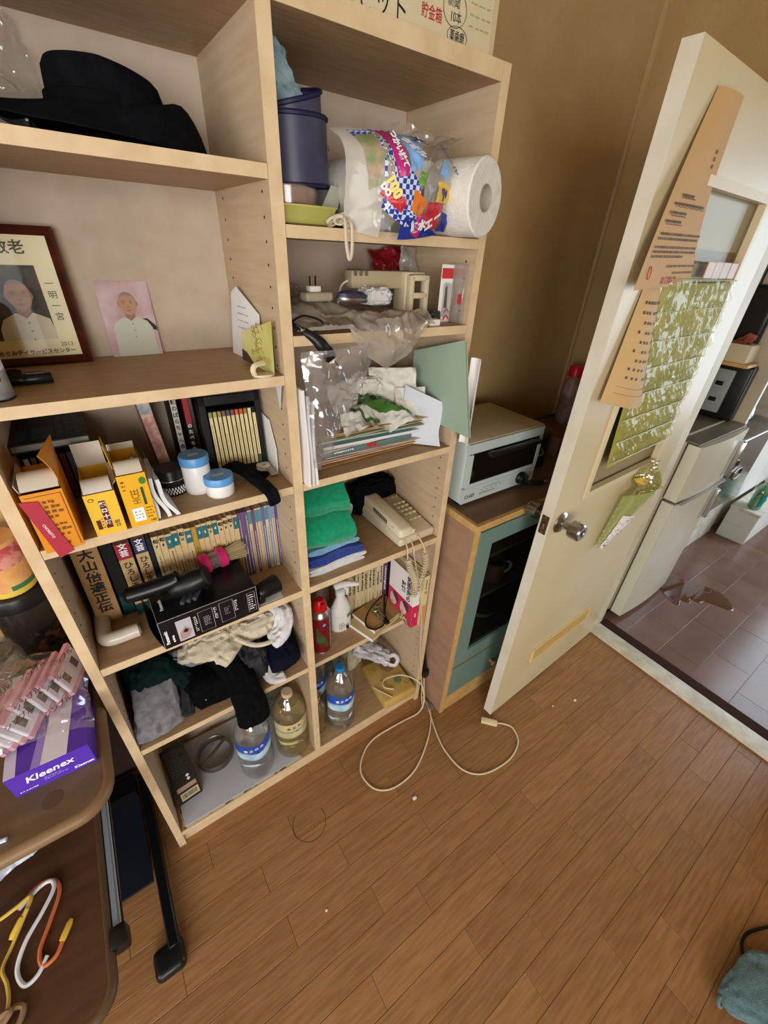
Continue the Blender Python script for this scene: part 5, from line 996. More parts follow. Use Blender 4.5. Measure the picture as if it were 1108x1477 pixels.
bn = MB(); bn.grid(lambda u, v: cw(.0306, -2.5+1.15*v+.0, .028+.095*(1-v)*(.25+.75*u)+.03*u*v+.01*(1-u)*v*0), 8, 14); bn.build('green_banner_print', mat('dark_green_banner', '2c4020', .4, col2='5a6a32', nscale=30), sp_); decal(ell(0, 0, .0055, .0055, 16), m_plb, sp_, frame(cw(.0305, -1.65, .128), (1, .05, 0), (0, 0, 1)), 'round_sticker')
pu = T('trigger_bottle', 'white trigger spray bottle with a printed label behind the red can', 'spray bottle', (.638, .142, R5)); mw_ = mat('milky_plastic', 'e6e8e9', .35)
MB().lathe([(0, 0), (.92, 0), (1, .004), (1, .085), (.92, .10), (.6, .125), (.42, .140), (.40, .150)], 32, sx=.036, sy=.026).build('bottle_body', mw_, pu); MB().lathe([(.40, .148), (.46, .15), (.46, .168), (.36, .170), (0, .170)], 24, sx=.036, sy=.034).build('collar', mw_, pu)
MB().tube(smooth_path([(-.02, .004, .186), (-.004, 0, .19), (.02, -.006, .19), (.048, -.016, .184)], 4), [.010, .011, .012, .012, .012, .012, .012, .0115, .011, .0105, .010, .009, .008], 12).build('spray_head', mw_, pu); MB().tube([(.01, -.002, .185), (.022, -.006, .165), (.02, -.008, .145)], [.006, .005, .003], 8).build('trigger', mw_, pu); MB().tube([(.046, -.016, .184), (.056, -.019, .183)], .007, 10).build('nozzle', m_white, pu)
def elab(z0, z1, a0, a1, m, nm, k=1.012): return MB().lathe([(k, z0), (k, z1)], 18, a0=a0, a1=a1, sx=.036, sy=.026).build(nm, m, pu)
elab(.008, .075, -2.6, -.35, m_paper, 'label'); elab(.058, .074, -1.3, -.35, mat('label_green', '3f8a5a', .5), 'label_green_band', 1.018); elab(.010, .055, -.5, -.2, m_inkr, 'label_red_strip', 1.018)
p_ = Vector((.036*1.02*math.cos(-1.7), .026*1.02*math.sin(-1.7), 0)); Mq = frame((p_.x-.018, p_.y-.0035, .0), (1, -.1, 0), (0, 0, 1)); marks(pu, mat('label_ink', '5a7a6a', .6), Mq, .0, .014, .024, .05, 5, 3, .4); decal(rect(.026, .016, .036, .032), m_ink, pu, Mq @ Matrix.Rotation(.0, 4, 'Z'), 'label_panel')
fb1 = [('cream paperback lying under the brown-covered book', .755, .105, R5, .30, 'd2bf8e', .012, .165, .115), ('brown paper-covered book lying flat with a white strap end across it', .775, .112, R5+.0125, .20, 'b8915c', .011, .150, .112)]
for i, (lab, x, y, z, rz, c, th, wx, wy) in enumerate(fb1):
    o = T('book', lab, 'book', (x, y, z), rz=rz); mm = mat('flatbk_'+c, c, .65, col2='a9834f' if i else 'c2ae7c', nscale=14); MB().rbox(-wx/2, wx/2, -wy/2, wy/2, 0, .0012, .0004, 1).build('back_cover', mm, o); MB().box(-wx/2+.001, wx/2-.002, -wy/2+.002, wy/2-.002, .0012, th-.0012).build('pages', m_pages, o, 0); MB().rbox(-wx/2, wx/2, -wy/2, wy/2, th-.0012, th, .0004, 1).build('front_cover', mm, o); MB().box(-wx/2-.0006, -wx/2, -wy/2, wy/2, 0, th).build('spine', m_paper, o, 0)
    if i: decal(rect(-.02, -wy/2, .01, wy/2), mat('olive_band', '8f8446', .6), o, Matrix.Translation((0, 0, th)), 'cover_band'); [decal(rect(a, -wy/2, a+.0012, wy/2), mat('dark_olive', '4f4a28', .6), o, Matrix.Translation((0, 0, th+.0003)), 'cover_stripe') for a in (-.024, .013)]
zf = R5+.0125+.0118
ky = T('key_strap', 'black cord strap with keys lying on the brown-covered book', 'key strap', (.765, .1, zf))
MB().tube(smooth_path([(-.05, -.05, .002), (-.065, -.02, .004), (-.03, .02, .010), (.03, .045, .02), (.06, .04, .028), (.045, .02, .012), (.02, -.01, .004), (-.01, -.05, .003)], 7, True), .0032, 8, True, flat=.5).build('strap_loop', m_blackm, ky); MB().tube(smooth_path([(.05, .04, .03), (.03, .01, .02), (.012, -.02, .006), (.006, -.04, .003)], 5), .0045, 8, flat=.4).build('strap_band', m_blackm, ky); MB().rbox(-.006, .01, -.055, -.035, .0, .008, .002, 2).build('strap_slider', m_blackm, ky)
MB().tube([(.0+.011*math.cos(t*PI/9), .02+.011*math.sin(t*PI/9), .008) for t in range(18)], .0014, 6, True).build('key_ring', m_steel, ky)
for a in (-1.9, -1.4, .5): Mx = Matrix.Translation((0, .02, .006)) @ Matrix.Rotation(a, 4, 'Z'); q = MB(); q.lathe([(.007, 0), (.007, .002)], 14, c=(.014, 0, 0), M=Mx); q.box(.018, .046, -.0026, .0026, 0, .002, Mx); q.box(.036, .040, -.004, -.0026, 0, .002, Mx); q.build('key', m_steel, ky, 0)
# ================================================================== bottom right bay
bottle('water bottle with blue cap and blue mountain label standing right of the divider', .583, .052, .0505, .305, m_pet, lab=BL)
bottle('second blue-labelled water bottle behind the blue-capped one', .528, .155, .05, .30, m_pet, lab=BL)
bottle('third clear water bottle at the back under the lower shelf', .632, .178, .05, .28, m_pet, cap=None)
bottle('small brownish bottle squeezed beside the divider', .502, .062, .024, .19, m_pety, cap=mat('tan_cap', 'a88a62', .6), ribs=True)
yb = T('adapter_box', 'yellowed flat plastic terminal box sticking out of the bottom shelf', 'plastic box', (.815, .075, S6+.0003), rz=-.06)
m_yel = mat('yellowed_plastic', 'c6a861', .5, col2='b8994f', nscale=9); MB().rbox(-.072, .072, -.09, .10, 0, .046, .012, 4).build('case', m_yel, yb)
MB().lathe([(.033, 0), (.033, .001), (.031, .002), (0, .002)], 30, c=(.022, .055, .046)).build('brown_disc', mat('brown_disc', '8a6650', .5), yb); MB().lathe([(.015, 0), (.015, .008), (.011, .010), (0, .009)], 26, c=(.02, -.03, .046)).build('green_dial', mat('green_dial', '6f7c4e', .35), yb)
for x, y in ((-.035, .06), (.05, -.05)): MB().tube([(x+.008*math.cos(t*PI/8), y+.008*math.sin(t*PI/8), .0465) for t in range(16)], .0012, 5, True).build('screw_ring', mat('dark_yellow', '8f7638', .6), yb)
q = MB(); [q.lathe([(.0016, 0), (.0016, .0006)], 8, c=(-.035+dx, -.005+dy, .046)) for dx, dy in ((0, 0), (.006, .002), (.002, .007), (-.004, .008), (.008, -.006))]; q.build('sound_holes', m_hole, yb, 0)
pbw = T('plastic_bag', 'small crumpled white carrier bag under the lower right shelf', 'plastic bag', (.805, .185, S6+.048)); m_wbag = film('white_carrier', 'ffffff', .04, .8, .25, 'd8d8e2')
drape([(-.07, .03, .10), (-.04, .0, .085), (-.01, -.02, .065), (.02, -.04, .045), (.045, -.06, .03)], lambda t: .09-.03*t, .035, 71, .6).build('bag_body', m_wbag, pbw); MB().tube(smooth_path([(.035, -.05, .035), (.06, -.065, .05), (.072, -.08, .03), (.055, -.085, .012), (.035, -.07, .014)], 5), .008, 8, flat=.35).build('bag_handle', m_wbag, pbw)
ff = T('paper_fan', 'crumpled cream paper at the back of the bottom right bay', 'paper', (.72, .21, S6)); crumple((-.06, .0, .002), (.12, .01, 0), (.0, .04, .15), 14, 12, .012, 16, 21, thick=.001).build('sheet', mat('cream_paper', 'cfc4a4', .8), ff)
# cables on the floor
fc = T('extension_cable', 'pale cable looping over the floor with a small inline switch end', 'cable', (0, 0, 0)); m_cab = mat('pale_cable', 'd3c4a2', .45)
MB().tube(smooth_path([(.80, .02, S6+.05), (.77, .045, S6+.055), (.79, .07, S6+.058), (.86, .05, S6+.056), (.90, -.005, S6+.05), (.908, -.03, .09), (.905, -.045, .03), (.87, -.055, .006), (.80, -.048, .0035), (.67, -.044, .0035), (.60, -.075, .0035), (.565, -.125, .0035), (.58, -.19, .0035), (.64, -.222, .0035), (.74, -.212, .0035), (.86, -.14, .0035), (.925, -.065, .0035), (.928, -.02, .004)], 7), .0030, 8).build('cable_loop', m_cab, fc)
MB().tube(smooth_path([(.932, -.02, .004), (.915, -.07, .0075), (.88, -.16, .0035), (.865, -.23, .0035), (.875, -.31, .0035), (.93, -.36, .0035), (1.04, -.376, .0035), (1.118, -.352, .0035), (1.145, -.305, .0035), (1.130, -.274, .0035), (1.108, -.258, .006)], 7), .0030, 8).build('cable_tail', m_cab, fc)
MB().rbox(-.031, .031, -.010, .010, 0, .016, .003, 2, Matrix.Translation((1.083, -.236, 0)) @ Matrix.Rotation(-.84, 4, 'Z')).build('cord_plug', mat('cream_plug', 'd9cb9c', .4), fc)
MB().tube([(.775, -.005, S6+.05), (.74, .06, S6+.05), (.735, .07, S6+.049)], .0024, 6).build('side_lead', m_cab, fc)
lp = T('wall_plug', 'black plug hanging in the gap between bookshelf and cabinet', 'plug', (.931, .0, .135)); MB().rbox(-.011, .011, -.014, .014, 0, .04, .004, 2).build('plug_body', m_black, lp); MB().tube([(0, 0, .038), (0, .004, .08), (.0, .02, .14)], [.007, .004, .003], 8).build('plug_cord', m_black, lp); MB().tube(smooth_path([(0, 0, 0), (-.002, -.01, -.06), (-.004, -.02, -.1), (-.003, -.012, -.1335)], 4), .003, 6).build('plug_lead', m_cab, lp)
# carton on top of the bookshelf
tb = T('cardboard_carton', 'white cardboard carton with handwritten notes on top of the bookshelf', 'box', (.70, .01, TOPZ)); m_wcb = mat('aged_white_card', 'd2c6a4', .8, col2='c6b994', nscale=7)
MB().rbox(-.36, .176, 0, .24, 0, .20, .002, 1).build('carton_body', m_wcb, tb); Mc = frame((-.36, -.0005, 0), (1, 0, 0), (0, 0, 1)); decal(rect(.525, 0, .535, .2), mat('packing_tape', 'c4b58c', .3), tb, Mc, 'tape_strip')
text('非常用セット', .036, m_ink, tb, Mc @ Matrix.Translation((.262, .012, 0)), bold=-.0002, sx=.85); text('貯金箱', .017, m_inkr, tb, Mc @ Matrix.Translation((.398, .022, 0)), bold=.0001, sx=.8); text('新聞', .016, m_ink, tb, Mc @ Matrix.Translation((.440, .044, 0)), bold=-.0001, sx=.8); text('10本', .015, m_ink, tb, Mc @ Matrix.Translation((.446, .028, 0)), bold=-.0001, sx=.8); text('薬歯磨', .014, m_ink, tb, Mc @ Matrix.Translation((.452, .008, 0)), bold=0, sx=.75)
for c_, rx, ry in (((.443, .037), .024, .020), ((.452, .009), .021, .011), ((.37, .055), .024, .022)): MB().tube([(c_[0]+rx*math.cos(t*PI/12), c_[1]+ry*math.sin(t*PI/12), .0003) for t in range(24)], .0004, 4, True, M=Mc).build('drawn_ring', m_ink, tb)
marks(tb, mat('faint_brown_ink', 'a89a78', .8), Mc, .475, .02, .52, .07, 4, 2, .2)
wr2 = T('crumpled_wrap', 'crumpled tan packing paper behind the carton on the bookshelf', 'paper', (.876, .235, TOPZ)); drape([(-.02, 0, .03), (.0, -.01, .1), (.02, -.01, .14)], .06, .03, 73, .5).build('paper_fold', mat('tan_tissue', 'b79a5e', .8), wr2)
# ================================================================== door
m_door = mat('cream_door_paint', 'cfc09b', .38, col2='c7b78f', nscale=3, spec=.45); m_doore = mat('pale_door_edge', 'dcd8c8', .5, col2='d2ccb8', nscale=9)
dr = T('door_1', 'cream painted door standing open with a glazed upper panel', 'door', (1.1057, -.2192, 0), rz=.04414); dr['kind'] = 'structure'
DWd, DT, Z0, Z1 = .757, .034, .012, 1.862
wx0, wx1, wz0, wz1 = .150, .598, .972, 1.700
lf = MB(); lf.box(.0015, wx0, 0, DT, Z0, Z1); lf.box(wx1, DWd, 0, DT, Z0, Z1); lf.box(wx0, wx1, 0, DT, Z0, wz0); lf.box(wx0, wx1, 0, DT, wz1, Z1); lf.build('leaf', m_door, dr, 0)
MB().box(0, .0015, 0, DT, Z0, Z1).build('edge_strip', m_doore, dr, 0)  # free edge coloured paler than the door face
mo = MB()
for a in ((wx0-.008, wx0+.010, wz0-.008, wz1+.008), (wx1-.010, wx1+.008, wz0-.008, wz1+.008), (wx0+.010, wx1-.010, wz0-.008, wz0+.010), (wx0+.010, wx1-.010, wz1-.010, wz1+.008)): mo.box(a[0], a[1], -.006, .012, a[2], a[3])
mo.build('glazing_bead', mat('bead_paint', 'd2c29c', .45), dr, 0)
MB().box(wx0, wx1, .014, .018, wz0, wz1).build('glass_pane', film('door_glass', 'f2f2ec', .03, .04, .06, 'b5b29c'), dr, 0)
for (a, b, c, d_, col, nm) in ((wx0, wx1, wz0, 1.065, 'c4a684', 'brown_sheet'), (wx0, wx1, 1.585, 1.70, 'cdbfa8', 'brown_sheet'), (wx0, wx1-.06, 1.555, 1.585, 'a0958a', 'grey_sheet'), (wx1-.06, wx1, 1.53, 1.585, '9a6a42', 'brown_sheet'), (wx0, wx1-.05, 1.518, 1.555, 'd9d6cf', 'white_sheet')):
    MB().box(a, b, .020, .021, c, d_).build(nm, mat('pane_'+col, col, .6), dr, 0)
MB().box(wx0-.004, wx1+.004, .0215, .0225, 1.0, 1.52).build('olive_backing', mat('olive_cloth', '8f8c3a', .7, col2='7f7c30', nscale=9), dr, 0)
# knob, latch, vent
m_kn = mat('satin_steel', 'a8a49c', .25, 1.0)
for sg, y in ((-1, 0.0), (1, DT)):
    Mk = Matrix.Translation((.055, y, .912)) @ Matrix.Rotation(sg*-PI/2, 4, 'X')
    k_ = MB().lathe([(0, 0), (.033, 0), (.033, .003), (.028, .008), (.013, .012), (.012, .028), (.018, .032), (.0255, .036), (.0265, .045), (.0255, .066), (.022, .070), (.013, .070), (.011, .066), (0, .066)], 36, M=Mk).build('knob', m_kn, dr)
    if sg < 0: MB().lathe([(0, 0), (.006, 0), (.006, .002), (0, .002)], 14, M=Mk @ Matrix.Translation((0, 0, .0665))).build('keyhole', m_blackm, k_)
lt = MB().box(-.001, 0, .006, .028, .884, .944).build('latch_plate', mat('aged_brass', '6a5236', .4, .7), dr, 0); MB().prism([(0, 0), (-.009, .002), (-.009, .006), (0, .011)], .905, .923, Matrix.Translation((-.001, .0115, 0))).build('latch_bolt', m_kn, lt, 0)
for z in (.890, .938): MB().lathe([(.003, 0), (.003, .0008)], 10, M=Matrix.Translation((-.001, .017, z)) @ Matrix.Rotation(-PI/2, 4, 'Y')).build('screw', m_steel, lt)
vn = MB().box(.182, .582, -.0035, 0, .205, .272).build('vent_cover', mat('tan_vent', 'c9aa66', .5, col2='bf9f5a', nscale=5, stretch=(1, 1, 10)), dr, 0)
vb = MB(); vb.box(.176, .588, -.006, -.0005, .272, .277); vb.box(.176, .588, -.006, -.0005, .200, .205); vb.box(.176, .182, -.007, -.0005, .198, .279); vb.box(.582, .588, -.007, -.0005, .198, .279); vb.build('vent_rim', mat('vent_rim', 'dcbf82', .4), vn, 0)
DM = dr.matrix_basis.copy()
def ondoor(nm, label, cat, u, z, off=-.0005):
    o = T(nm, label, cat); o.matrix_basis = DM @ Matrix.Translation((u, off, z)); return o
# crinkled film with pockets over the glass
fm = ondoor('pocket_sheet', 'olive-green cloth sheet under crinkled clear film taped over the door glass', 'wall pocket', .155, 1.06, -.0075)
MB().grid(lambda u, v: (.012+.415*u+.05*(1-v)**2*(1-u), .0032-.0022*math.sin(u*3), .455*v+.018*(1-u)*(1-v)*-1), 20, 24, thick=-.0012).build('cloth', mat('olive_cloth_b', 'aca238', .65, col2='948c2e', nscale=12), fm)
def crk(u, v):
    row = v*7; fr_ = row-math.floor(row); d = .006*math.sin(PI*fr_)+.006*(.6-abs(nz((u*3, v*7*1.2, 1), 2.2, 6))*3)*math.sin(PI*fr_)+.003*(.5-abs(nz((u*9+v*5, v*4, 2), 3.0, 8))*2)+.0045*(.6-abs(nz((u*22+v*12, v*6, 3), 1.0, 11))*3)
    return (.008+.425*u+.06*(1-v)**2*(1-u), -.0035-max(0, d), .462*v+.0)
MB().grid(crk, 110, 110).build('clear_film', film('crinkle_film', 'f8f8ea', .075, .02, .10, 'e6e6dc'), fm)
sw = MB(); [sw.tube([Vector(crk(i/30, k/7))+Vector((0, -.001, 0)) for i in range(31)], .0014, 5) for k in range(8)]; sw.build('weld_seams', mat('seam_olive', 'b5b56a', .4), fm)
tg_ = ondoor('plastic_pouch', 'narrow white pouches under clear plastic at the top of the door glass', 'pouch', .335, 1.525, -.0075); q = MB()
for k in range(4): MB().rbox(.02+.052*k, .066+.052*k, -.003, 0, 0, .036, .0012, 1).build('pouch', [mat('pouch_pink', 'cfb0a4', .5), m_paper, m_paper, mat('pouch_pink', 'cfb0a4')][k], tg_)
# notices pinned to the door
m_notice = mat('tan_notice_paper', 'c49d62', .7, col2='bb945a', nscale=4); m_notice2 = mat('pale_tan_notice', 'ccab78', .7, col2='c4a26c', nscale=5)
n1 = ondoor('notice_paper', 'large tan notice sheet pinned near the door top, curling off its left side', 'notice', .115, 1.505)
def cur(u, v):   # u across (0 left), v up
    xl = -.152+.142*v; xr = .193-.19*min(v, .5)*(1-.55*v)*1.0-.02*v*(1 if v > .5 else v*2); xr = [.193, .165, .140, .122, .113, .110, .109][min(6, int(v*6))]*(1-(v*6-min(6, int(v*6))))+[.193, .165, .140, .122, .113, .110, .109, .109][min(6, int(v*6))+1]*(v*6-min(6, int(v*6)))
    return (xl+(xr-xl)*u, -.0025-.030*(1-u)**1.4*(1-v)**.6*(1.15-v)-.006*math.sin(PI*u)*v, .315*v+.006*u)
MB().grid(cur, 24, 26, thick=.0008).build('sheet', m_notice, n1)
def curM(u, v, dy=-.0018): p = Vector(cur(u, v)); return frame(p+Vector((0, dy, 0)), Vector(cur(min(1, u+.05), v))-Vector(cur(max(0, u-.05), v)), Vector(cur(u, min(1, v+.05)))-Vector(cur(u, max(0, v-.05))))
ink2 = mat('notice_ink', '5a4630', .7)
for i, (v, u0, u1) in enumerate(((.50, .25, .55), (.455, .15, .9), (.41, .12, .5), (.365, .1, .45), (.30, .1, .98), (.275, .08, .95), (.23, .08, .98), (.205, .08, .96), (.18, .08, .7), (.125, .45, .98), (.085, .6, .98))):
    q = MB(); Rr = random.Random(i); u = u0
    while u < u1: q.box(-.0022, .0022, -.0022, .0022, 0, .0003, curM(u, v)); u += Rr.uniform(.026, .042)
    q.build('printed_line', ink2, n1, 0)['kind'] = 'stuff'
for i, (v, u0, u1) in enumerate(((.488, .25, .6), (.442, .2, .92), (.395, .15, .5), (.35, .12, .48))): MB().tube([Vector(cur(u0+(u1-u0)*t/16, v+.003*math.sin(t*2)))+Vector((0, -.0015, 0)) for t in range(17)], .0005, 4).build('drawn_line', ink2, n1)
text('なくさないで', .017, m_inkr, n1, curM(.55, .04), bold=.0001, sx=.9); MB().tube([curM(.14, .09) @ Vector((.009*math.cos(t*PI/8), .011*math.sin(t*PI/8), .0003)) for t in range(16)], .0008, 4, True).build('red_stamp', m_inkr, n1)
[MB().box(-.003, .003, -.003+.011*k, .003+.011*k, 0, .0003, curM(.72, .66)).build('printed_character', ink2, n1, 0) for k in range(3)]
n2 = ondoor('notice_paper', 'smaller pale tan notice curling below the large one on the door', 'notice', .105, 1.270)
def cur2(u, v): xl = -.078+.05*v; xr = .188-.128*v**.8; return (xl+(xr-xl)*u, -.003-.036*math.sin(PI*min(1, u*1.05))*(1-v)**.6-.010*(1-u)*(1-v), .245*v-.03*u*(1-v)-.012*math.sin(PI*u)*(1-v))
MB().grid(cur2, 26, 22, thick=.0008).build('sheet', m_notice2, n2)
def cM2(u, v): p = Vector(cur2(u, v)); return frame(p+Vector((0, -.0016, 0)), Vector(cur2(u+.04, v))-Vector(cur2(u-.04, v)), Vector(cur2(u, min(1, v+.05)))-Vector(cur2(u, max(0, v-.05))))
for i in range(9):
    v = .86-.075*i; q = MB(); Rr = random.Random(i+50); u = .2
    while u < .92:
        q.box(-.0028, .0028, -.003, .003, 0, .0003, cM2(u, v)) if Rr.random() < .8 else None; u += .085
    q.build('printed_line', ink2, n2, 0)['kind'] = 'stuff'
for v in (.17, .11): MB().tube([Vector(cur2(.1+.85*t/16, v))+Vector((0, -.0014, 0)) for t in range(17)], .0005, 4).build('ruled_line', mat('red_rule', 'b07a50', .7), n2)
# bubble-wrap pocket
pk2 = ondoor('bubble_wrap_pocket', 'pale green bubble-wrap pocket holding a note, hung below the door glass', 'wall pocket', .405, .70, -.001); m_bub = film('green_bubble', 'dfe6b0', .16, .55, .2, 'b9c07a')
def bubp(u, v):
    wd = .05+.19*v; x0 = -.055+.045*v; y = -.004-(.012+.052*v)*math.sin(PI*(.06+.9*u)); b = .0022*max(0, math.sin(u*38)*math.sin(v*44)); return (x0+wd*u, y-b, .20*v+.035*u*v-.03*u*(1-v)*0)
MB().grid(bubp, 90, 80).build('bubble_sheet', m_bub, pk2)
def ins(u, v): p = Vector(bubp(.17+.34*u+.06*(1-v), .04+.60*v)); return p+Vector((-.004, -.004, -.02*u))
MB().grid(ins, 16, 16).build('note_sheet', m_paper, pk2); mk = MB(); R = random.Random(3)
for i in range(46):
    u, v = R.uniform(.08, .92), R.uniform(.05, .95); p = ins(u, v); mk.box(-.004, .004, -.0008, .0008, 0, .0003, frame(p+Vector((0, -.0012, 0)), (1, 0, -.35), (0, 0, 1)))
mk.build('handwriting', mat('faded_ink', '8a5a58', .7), pk2, 0)['kind'] = 'stuff'
crumple((.02, -.04, .185), (.17, 0, 0), (.01, .03, .10), 22, 20, .02, 16, 5, shape=lambda u, v: (.5+(u-.5)*(1-.35*v), v, .0)).build('crumpled_top', film('yellowish_film', 'eee9c0', .3, .25, .12, 'd8cf8c'), pk2); crumple((.035, -.03, .215), (.05, 0, 0), (.01, .01, .035), 10, 10, .01, 22, 7).build('yellow_wrapper', mat('gold_wrapper', 'cfa93a', .35), pk2)
# ================================================================== sideboard cabinet
CX0, CX1, CY, CB, CT = .9466, 1.838, -.1016, .30, .9004
m_cside = mat('pinkish_brown_side', 'a3826a', .6, col2='98775f', nscale=6, stretch=(1, 1, 4)); m_ctop = mat('brown_cabinet_top', '7a5f48', .5, col2='6e543e', nscale=5, stretch=(1, 6, 1)); m_cedge = mat('honey_wood_edge', 'c9a368', .5, col2='bb9458', nscale=8, stretch=(4, 4, 4)); m_cgreen = mat('sage_green_paint', '6b857c', .45, col2='647d74', nscale=5); m_cin = mat('dark_cabinet_inside', '8a6a50', .7)
cab = T('sideboard', 'low cabinet with sage-green glazed doors standing behind the open door', 'cabinet', (CX0, CY, 0)); W, D, H = CX1-CX0, CB-CY, CT
for x in (0, W-.018): MB().box(x, x+.018, .006, D, 0, H-.022).build('side_panel', m_cside, cab, 0); MB().box(x, x+.018, 0, .006, 0, H-.022).build('front_edge', m_cedge, cab, 0)
tp_ = MB().box(.012, W-.012, .012, D, H-.022, H).build('top_board', m_ctop, cab, 0); e = MB(); e.box(0, W, 0, .012, H-.022, H+.0005); e.box(0, .012, .012, D, H-.022, H+.0005); e.box(W-.012, W, .012, D, H-.022, H+.0005); e.build('top_edging', m_cedge, cab, 0)
MB().box(.018, W-.018, D-.006, D, .09, H-.022).build('back_panel', m_cin, cab, 0); MB().box(.018, W-.018, .02, D-.006, .262, .274).build('floor_board', m_cin, cab, 0)
for z in (.49, .68): MB().box(.018, W-.018, .06, D-.006, z, z+.014).build('inner_shelf', m_cin, cab, 0)
MB().box(.018, W-.018, .004, .02, 0, .09).build('plinth', m_cedge, cab, 0); MB().box(.018, W-.018, .002, .012, .2635, .276).build('rail', m_cedge, cab, 0); MB().box(.018, W-.018, .002, .012, .09, .102).build('rail', m_cedge, cab, 0)
dw2 = (W-.018*2)/2
for k in range(2):
    x0 = .0185+k*dw2; x1 = x0+dw2-.001; z0, z1 = .278, .876; q = MB(); s_ = .058
    q.box(x0, x0+s_, -.004, .014, z0, z1); q.box(x1-s_, x1, -.004, .014, z0, z1); q.box(x0+s_, x1-s_, -.004, .014, z0, z0+s_); q.box(x0+s_, x1-s_, -.004, .014, z1-s_, z1)
    d1 = q.build('door', m_cgreen, cab, 0); MB().box(x0+s_, x1-s_, .005, .008, z0+s_, z1-s_).build('glass', film('cabinet_glass', 'c9cdcb', .09, .0, .03), d1, 0)
    d2 = MB().box(x0, x1, -.004, .014, .103, .2625).build('drawer', m_cgreen, cab, 0); MB().lathe([(0, 0), (.006, 0), (.006, .010), (.012, .016), (.0125, .021), (.008, .024), (0, .024)], 20, M=Matrix.Translation(((x0+x1)/2+.005 if k == 0 else (x0+x1)/2, -.004, .170)) @ Matrix.Rotation(PI/2, 4, 'X')).build('knob', mat('wood_knob', 'b08a62', .4), d2)
# crockery behind the glass
cu = T('mug', 'pinkish mug with a white handle on the cabinet shelf', 'mug', (1.225, .01, .504)); MB().lathe([(0, 0), (.034, 0), (.038, .004), (.041, .085), (.0385, .085), (.035, .006), (0, .005)], 32).build('mug_body', mat('rose_mug', '8a5e58', .35, col2='7a4e4a', nscale=9), cu); MB().tube(smooth_path([(.038, -.01, .07), (.062, -.022, .066), (.068, -.025, .045), (.058, -.02, .022), (.037, -.01, .018)], 5), .0055, 10).build('handle', m_white, cu)
for i in range(3): o = T('plate', ['lowest of three dark grey plates behind the mug', 'middle of three dark grey plates behind the mug', 'top one of three dark grey plates behind the mug'][i], 'plate', (1.30, .10, .5045+.011*i), group='plates in the cabinet'); MB().lathe([(0, 0), (.045, 0), (.05, .003), (.085, .016), (.086, .018), (.048, .007), (0, .005)], 36).build('plate_body', mat('dark_grey_glaze', '4c5560', .3), o)
bz = .2745
for i, (r, h, c, lab) in enumerate(((.072, .055, 'c9d2da', 'white bowl at the bottom of the bowl stack'), (.078, .05, '3a4434', 'dark green bowl on the white bowl'), (.080, .05, '2c3329', 'blackish green bowl on top of the stack'))):
    o = T('bowl', lab, 'bowl', (1.245, .045, bz+i*.022), group=None); MB().lathe([(0, 0), (r*.45, 0), (r*.48, .006), (r*.8, h*.5), (r, h), (r*.96, h), (r*.75, h*.52), (r*.4, .010), (0, .009)], 36).build('bowl_body', mat('bowl_'+c, c, .3), o)
# ================================================================== toaster oven
to = T('toaster_oven', 'pale blue-white toaster oven with a dark glass door on the cabinet', 'toaster oven', (.972, .0, CT+.0006)); m_to = mat('pale_enamel', 'b9c4c0', .35, col2='b1bcb8', nscale=6); TW, TD, TH = .332, .245, .208
m_tt = mat('beige_enamel_top', 'b5a88c', .4, col2='aa9d80', nscale=7)
MB().rbox(0, TW, .010, TD, .012, TH-.004, .004, 2).build('body', m_to, to); MB().rbox(-.001, TW+.001, .004, TD, TH-.004, TH, .0018, 2).build('top_cover', m_tt, to)
MB().box(.002, TW-.002, .0, .010, TH-.034, TH-.005).build('upper_rail', m_to, to, 0); MB().box(.002, TW-.002, .0, .010, .012, .062).build('control_panel', m_to, to, 0)
dq = MB(); dq.box(.006, .020, -.004, .008, .066, TH-.036); dq.box(TW-.020, TW-.006, -.004, .008, .066, TH-.036); dq.box(.020, TW-.020, -.004, .008, .066, .078); td_ = dq.build('oven_door', m_to, to, 0); MB().box(.020, TW-.020, -.002, .004, .078, TH-.036).build('glass', mat('dark_oven_glass', '120c09', .08, spec=.6), td_, 0); MB().rbox(.065, TW-.04, -.030, -.008, TH-.046, TH-.034, .004, 2).build('handle', m_black, td_)
for x in (.09, TW-.065): MB().box(x-.006, x+.006, -.012, -.001, TH-.044, TH-.036).build('handle_mount', m_black, td_, 0)
kb = MB().lathe([(0, 0), (.021, 0), (.021, .005), (.016, .010), (.015, .022), (0, .024)], 28, M=Matrix.Translation((.262, 0, .038)) @ Matrix.Rotation(PI/2, 4, 'X')).build('timer_knob', m_black, to); MB().rbox(.258, .266, -.030, -.02, .020, .056, .002, 2).build('grip', m_black, kb)
text('CHEF', .016, m_ink, to, frame((.034, -.0003, .032), (1, 0, 0), (0, 0, 1)), bold=.0002, sx=1.1); marks(to, mat('panel_print', '7d8684', .6), frame((.075, -.0003, .024), (1, 0, 0), (0, 0, 1)), 0, 0, .1, .012, 1, 4, .6); marks(to, mat('panel_print', '7d8684'), frame((.09, -.0003, .044), (1, 0, 0), (0, 0, 1)), 0, 0, .09, .008, 1, 9, .4)
for i in range(5): MB().lathe([(.0016, 0), (.0016, .0005)], 8, M=Matrix.Translation((.085+.021*i, 0, .040)) @ Matrix.Rotation(PI/2, 4, 'X')).build('scale_dot', m_ink, to)
for x in (.02, TW-.02):
    for y in (.025, TD-.02): MB().lathe([(.012, 0), (.012, .0125)], 14, c=(x, y, 0)).build('foot', m_blackm, to)
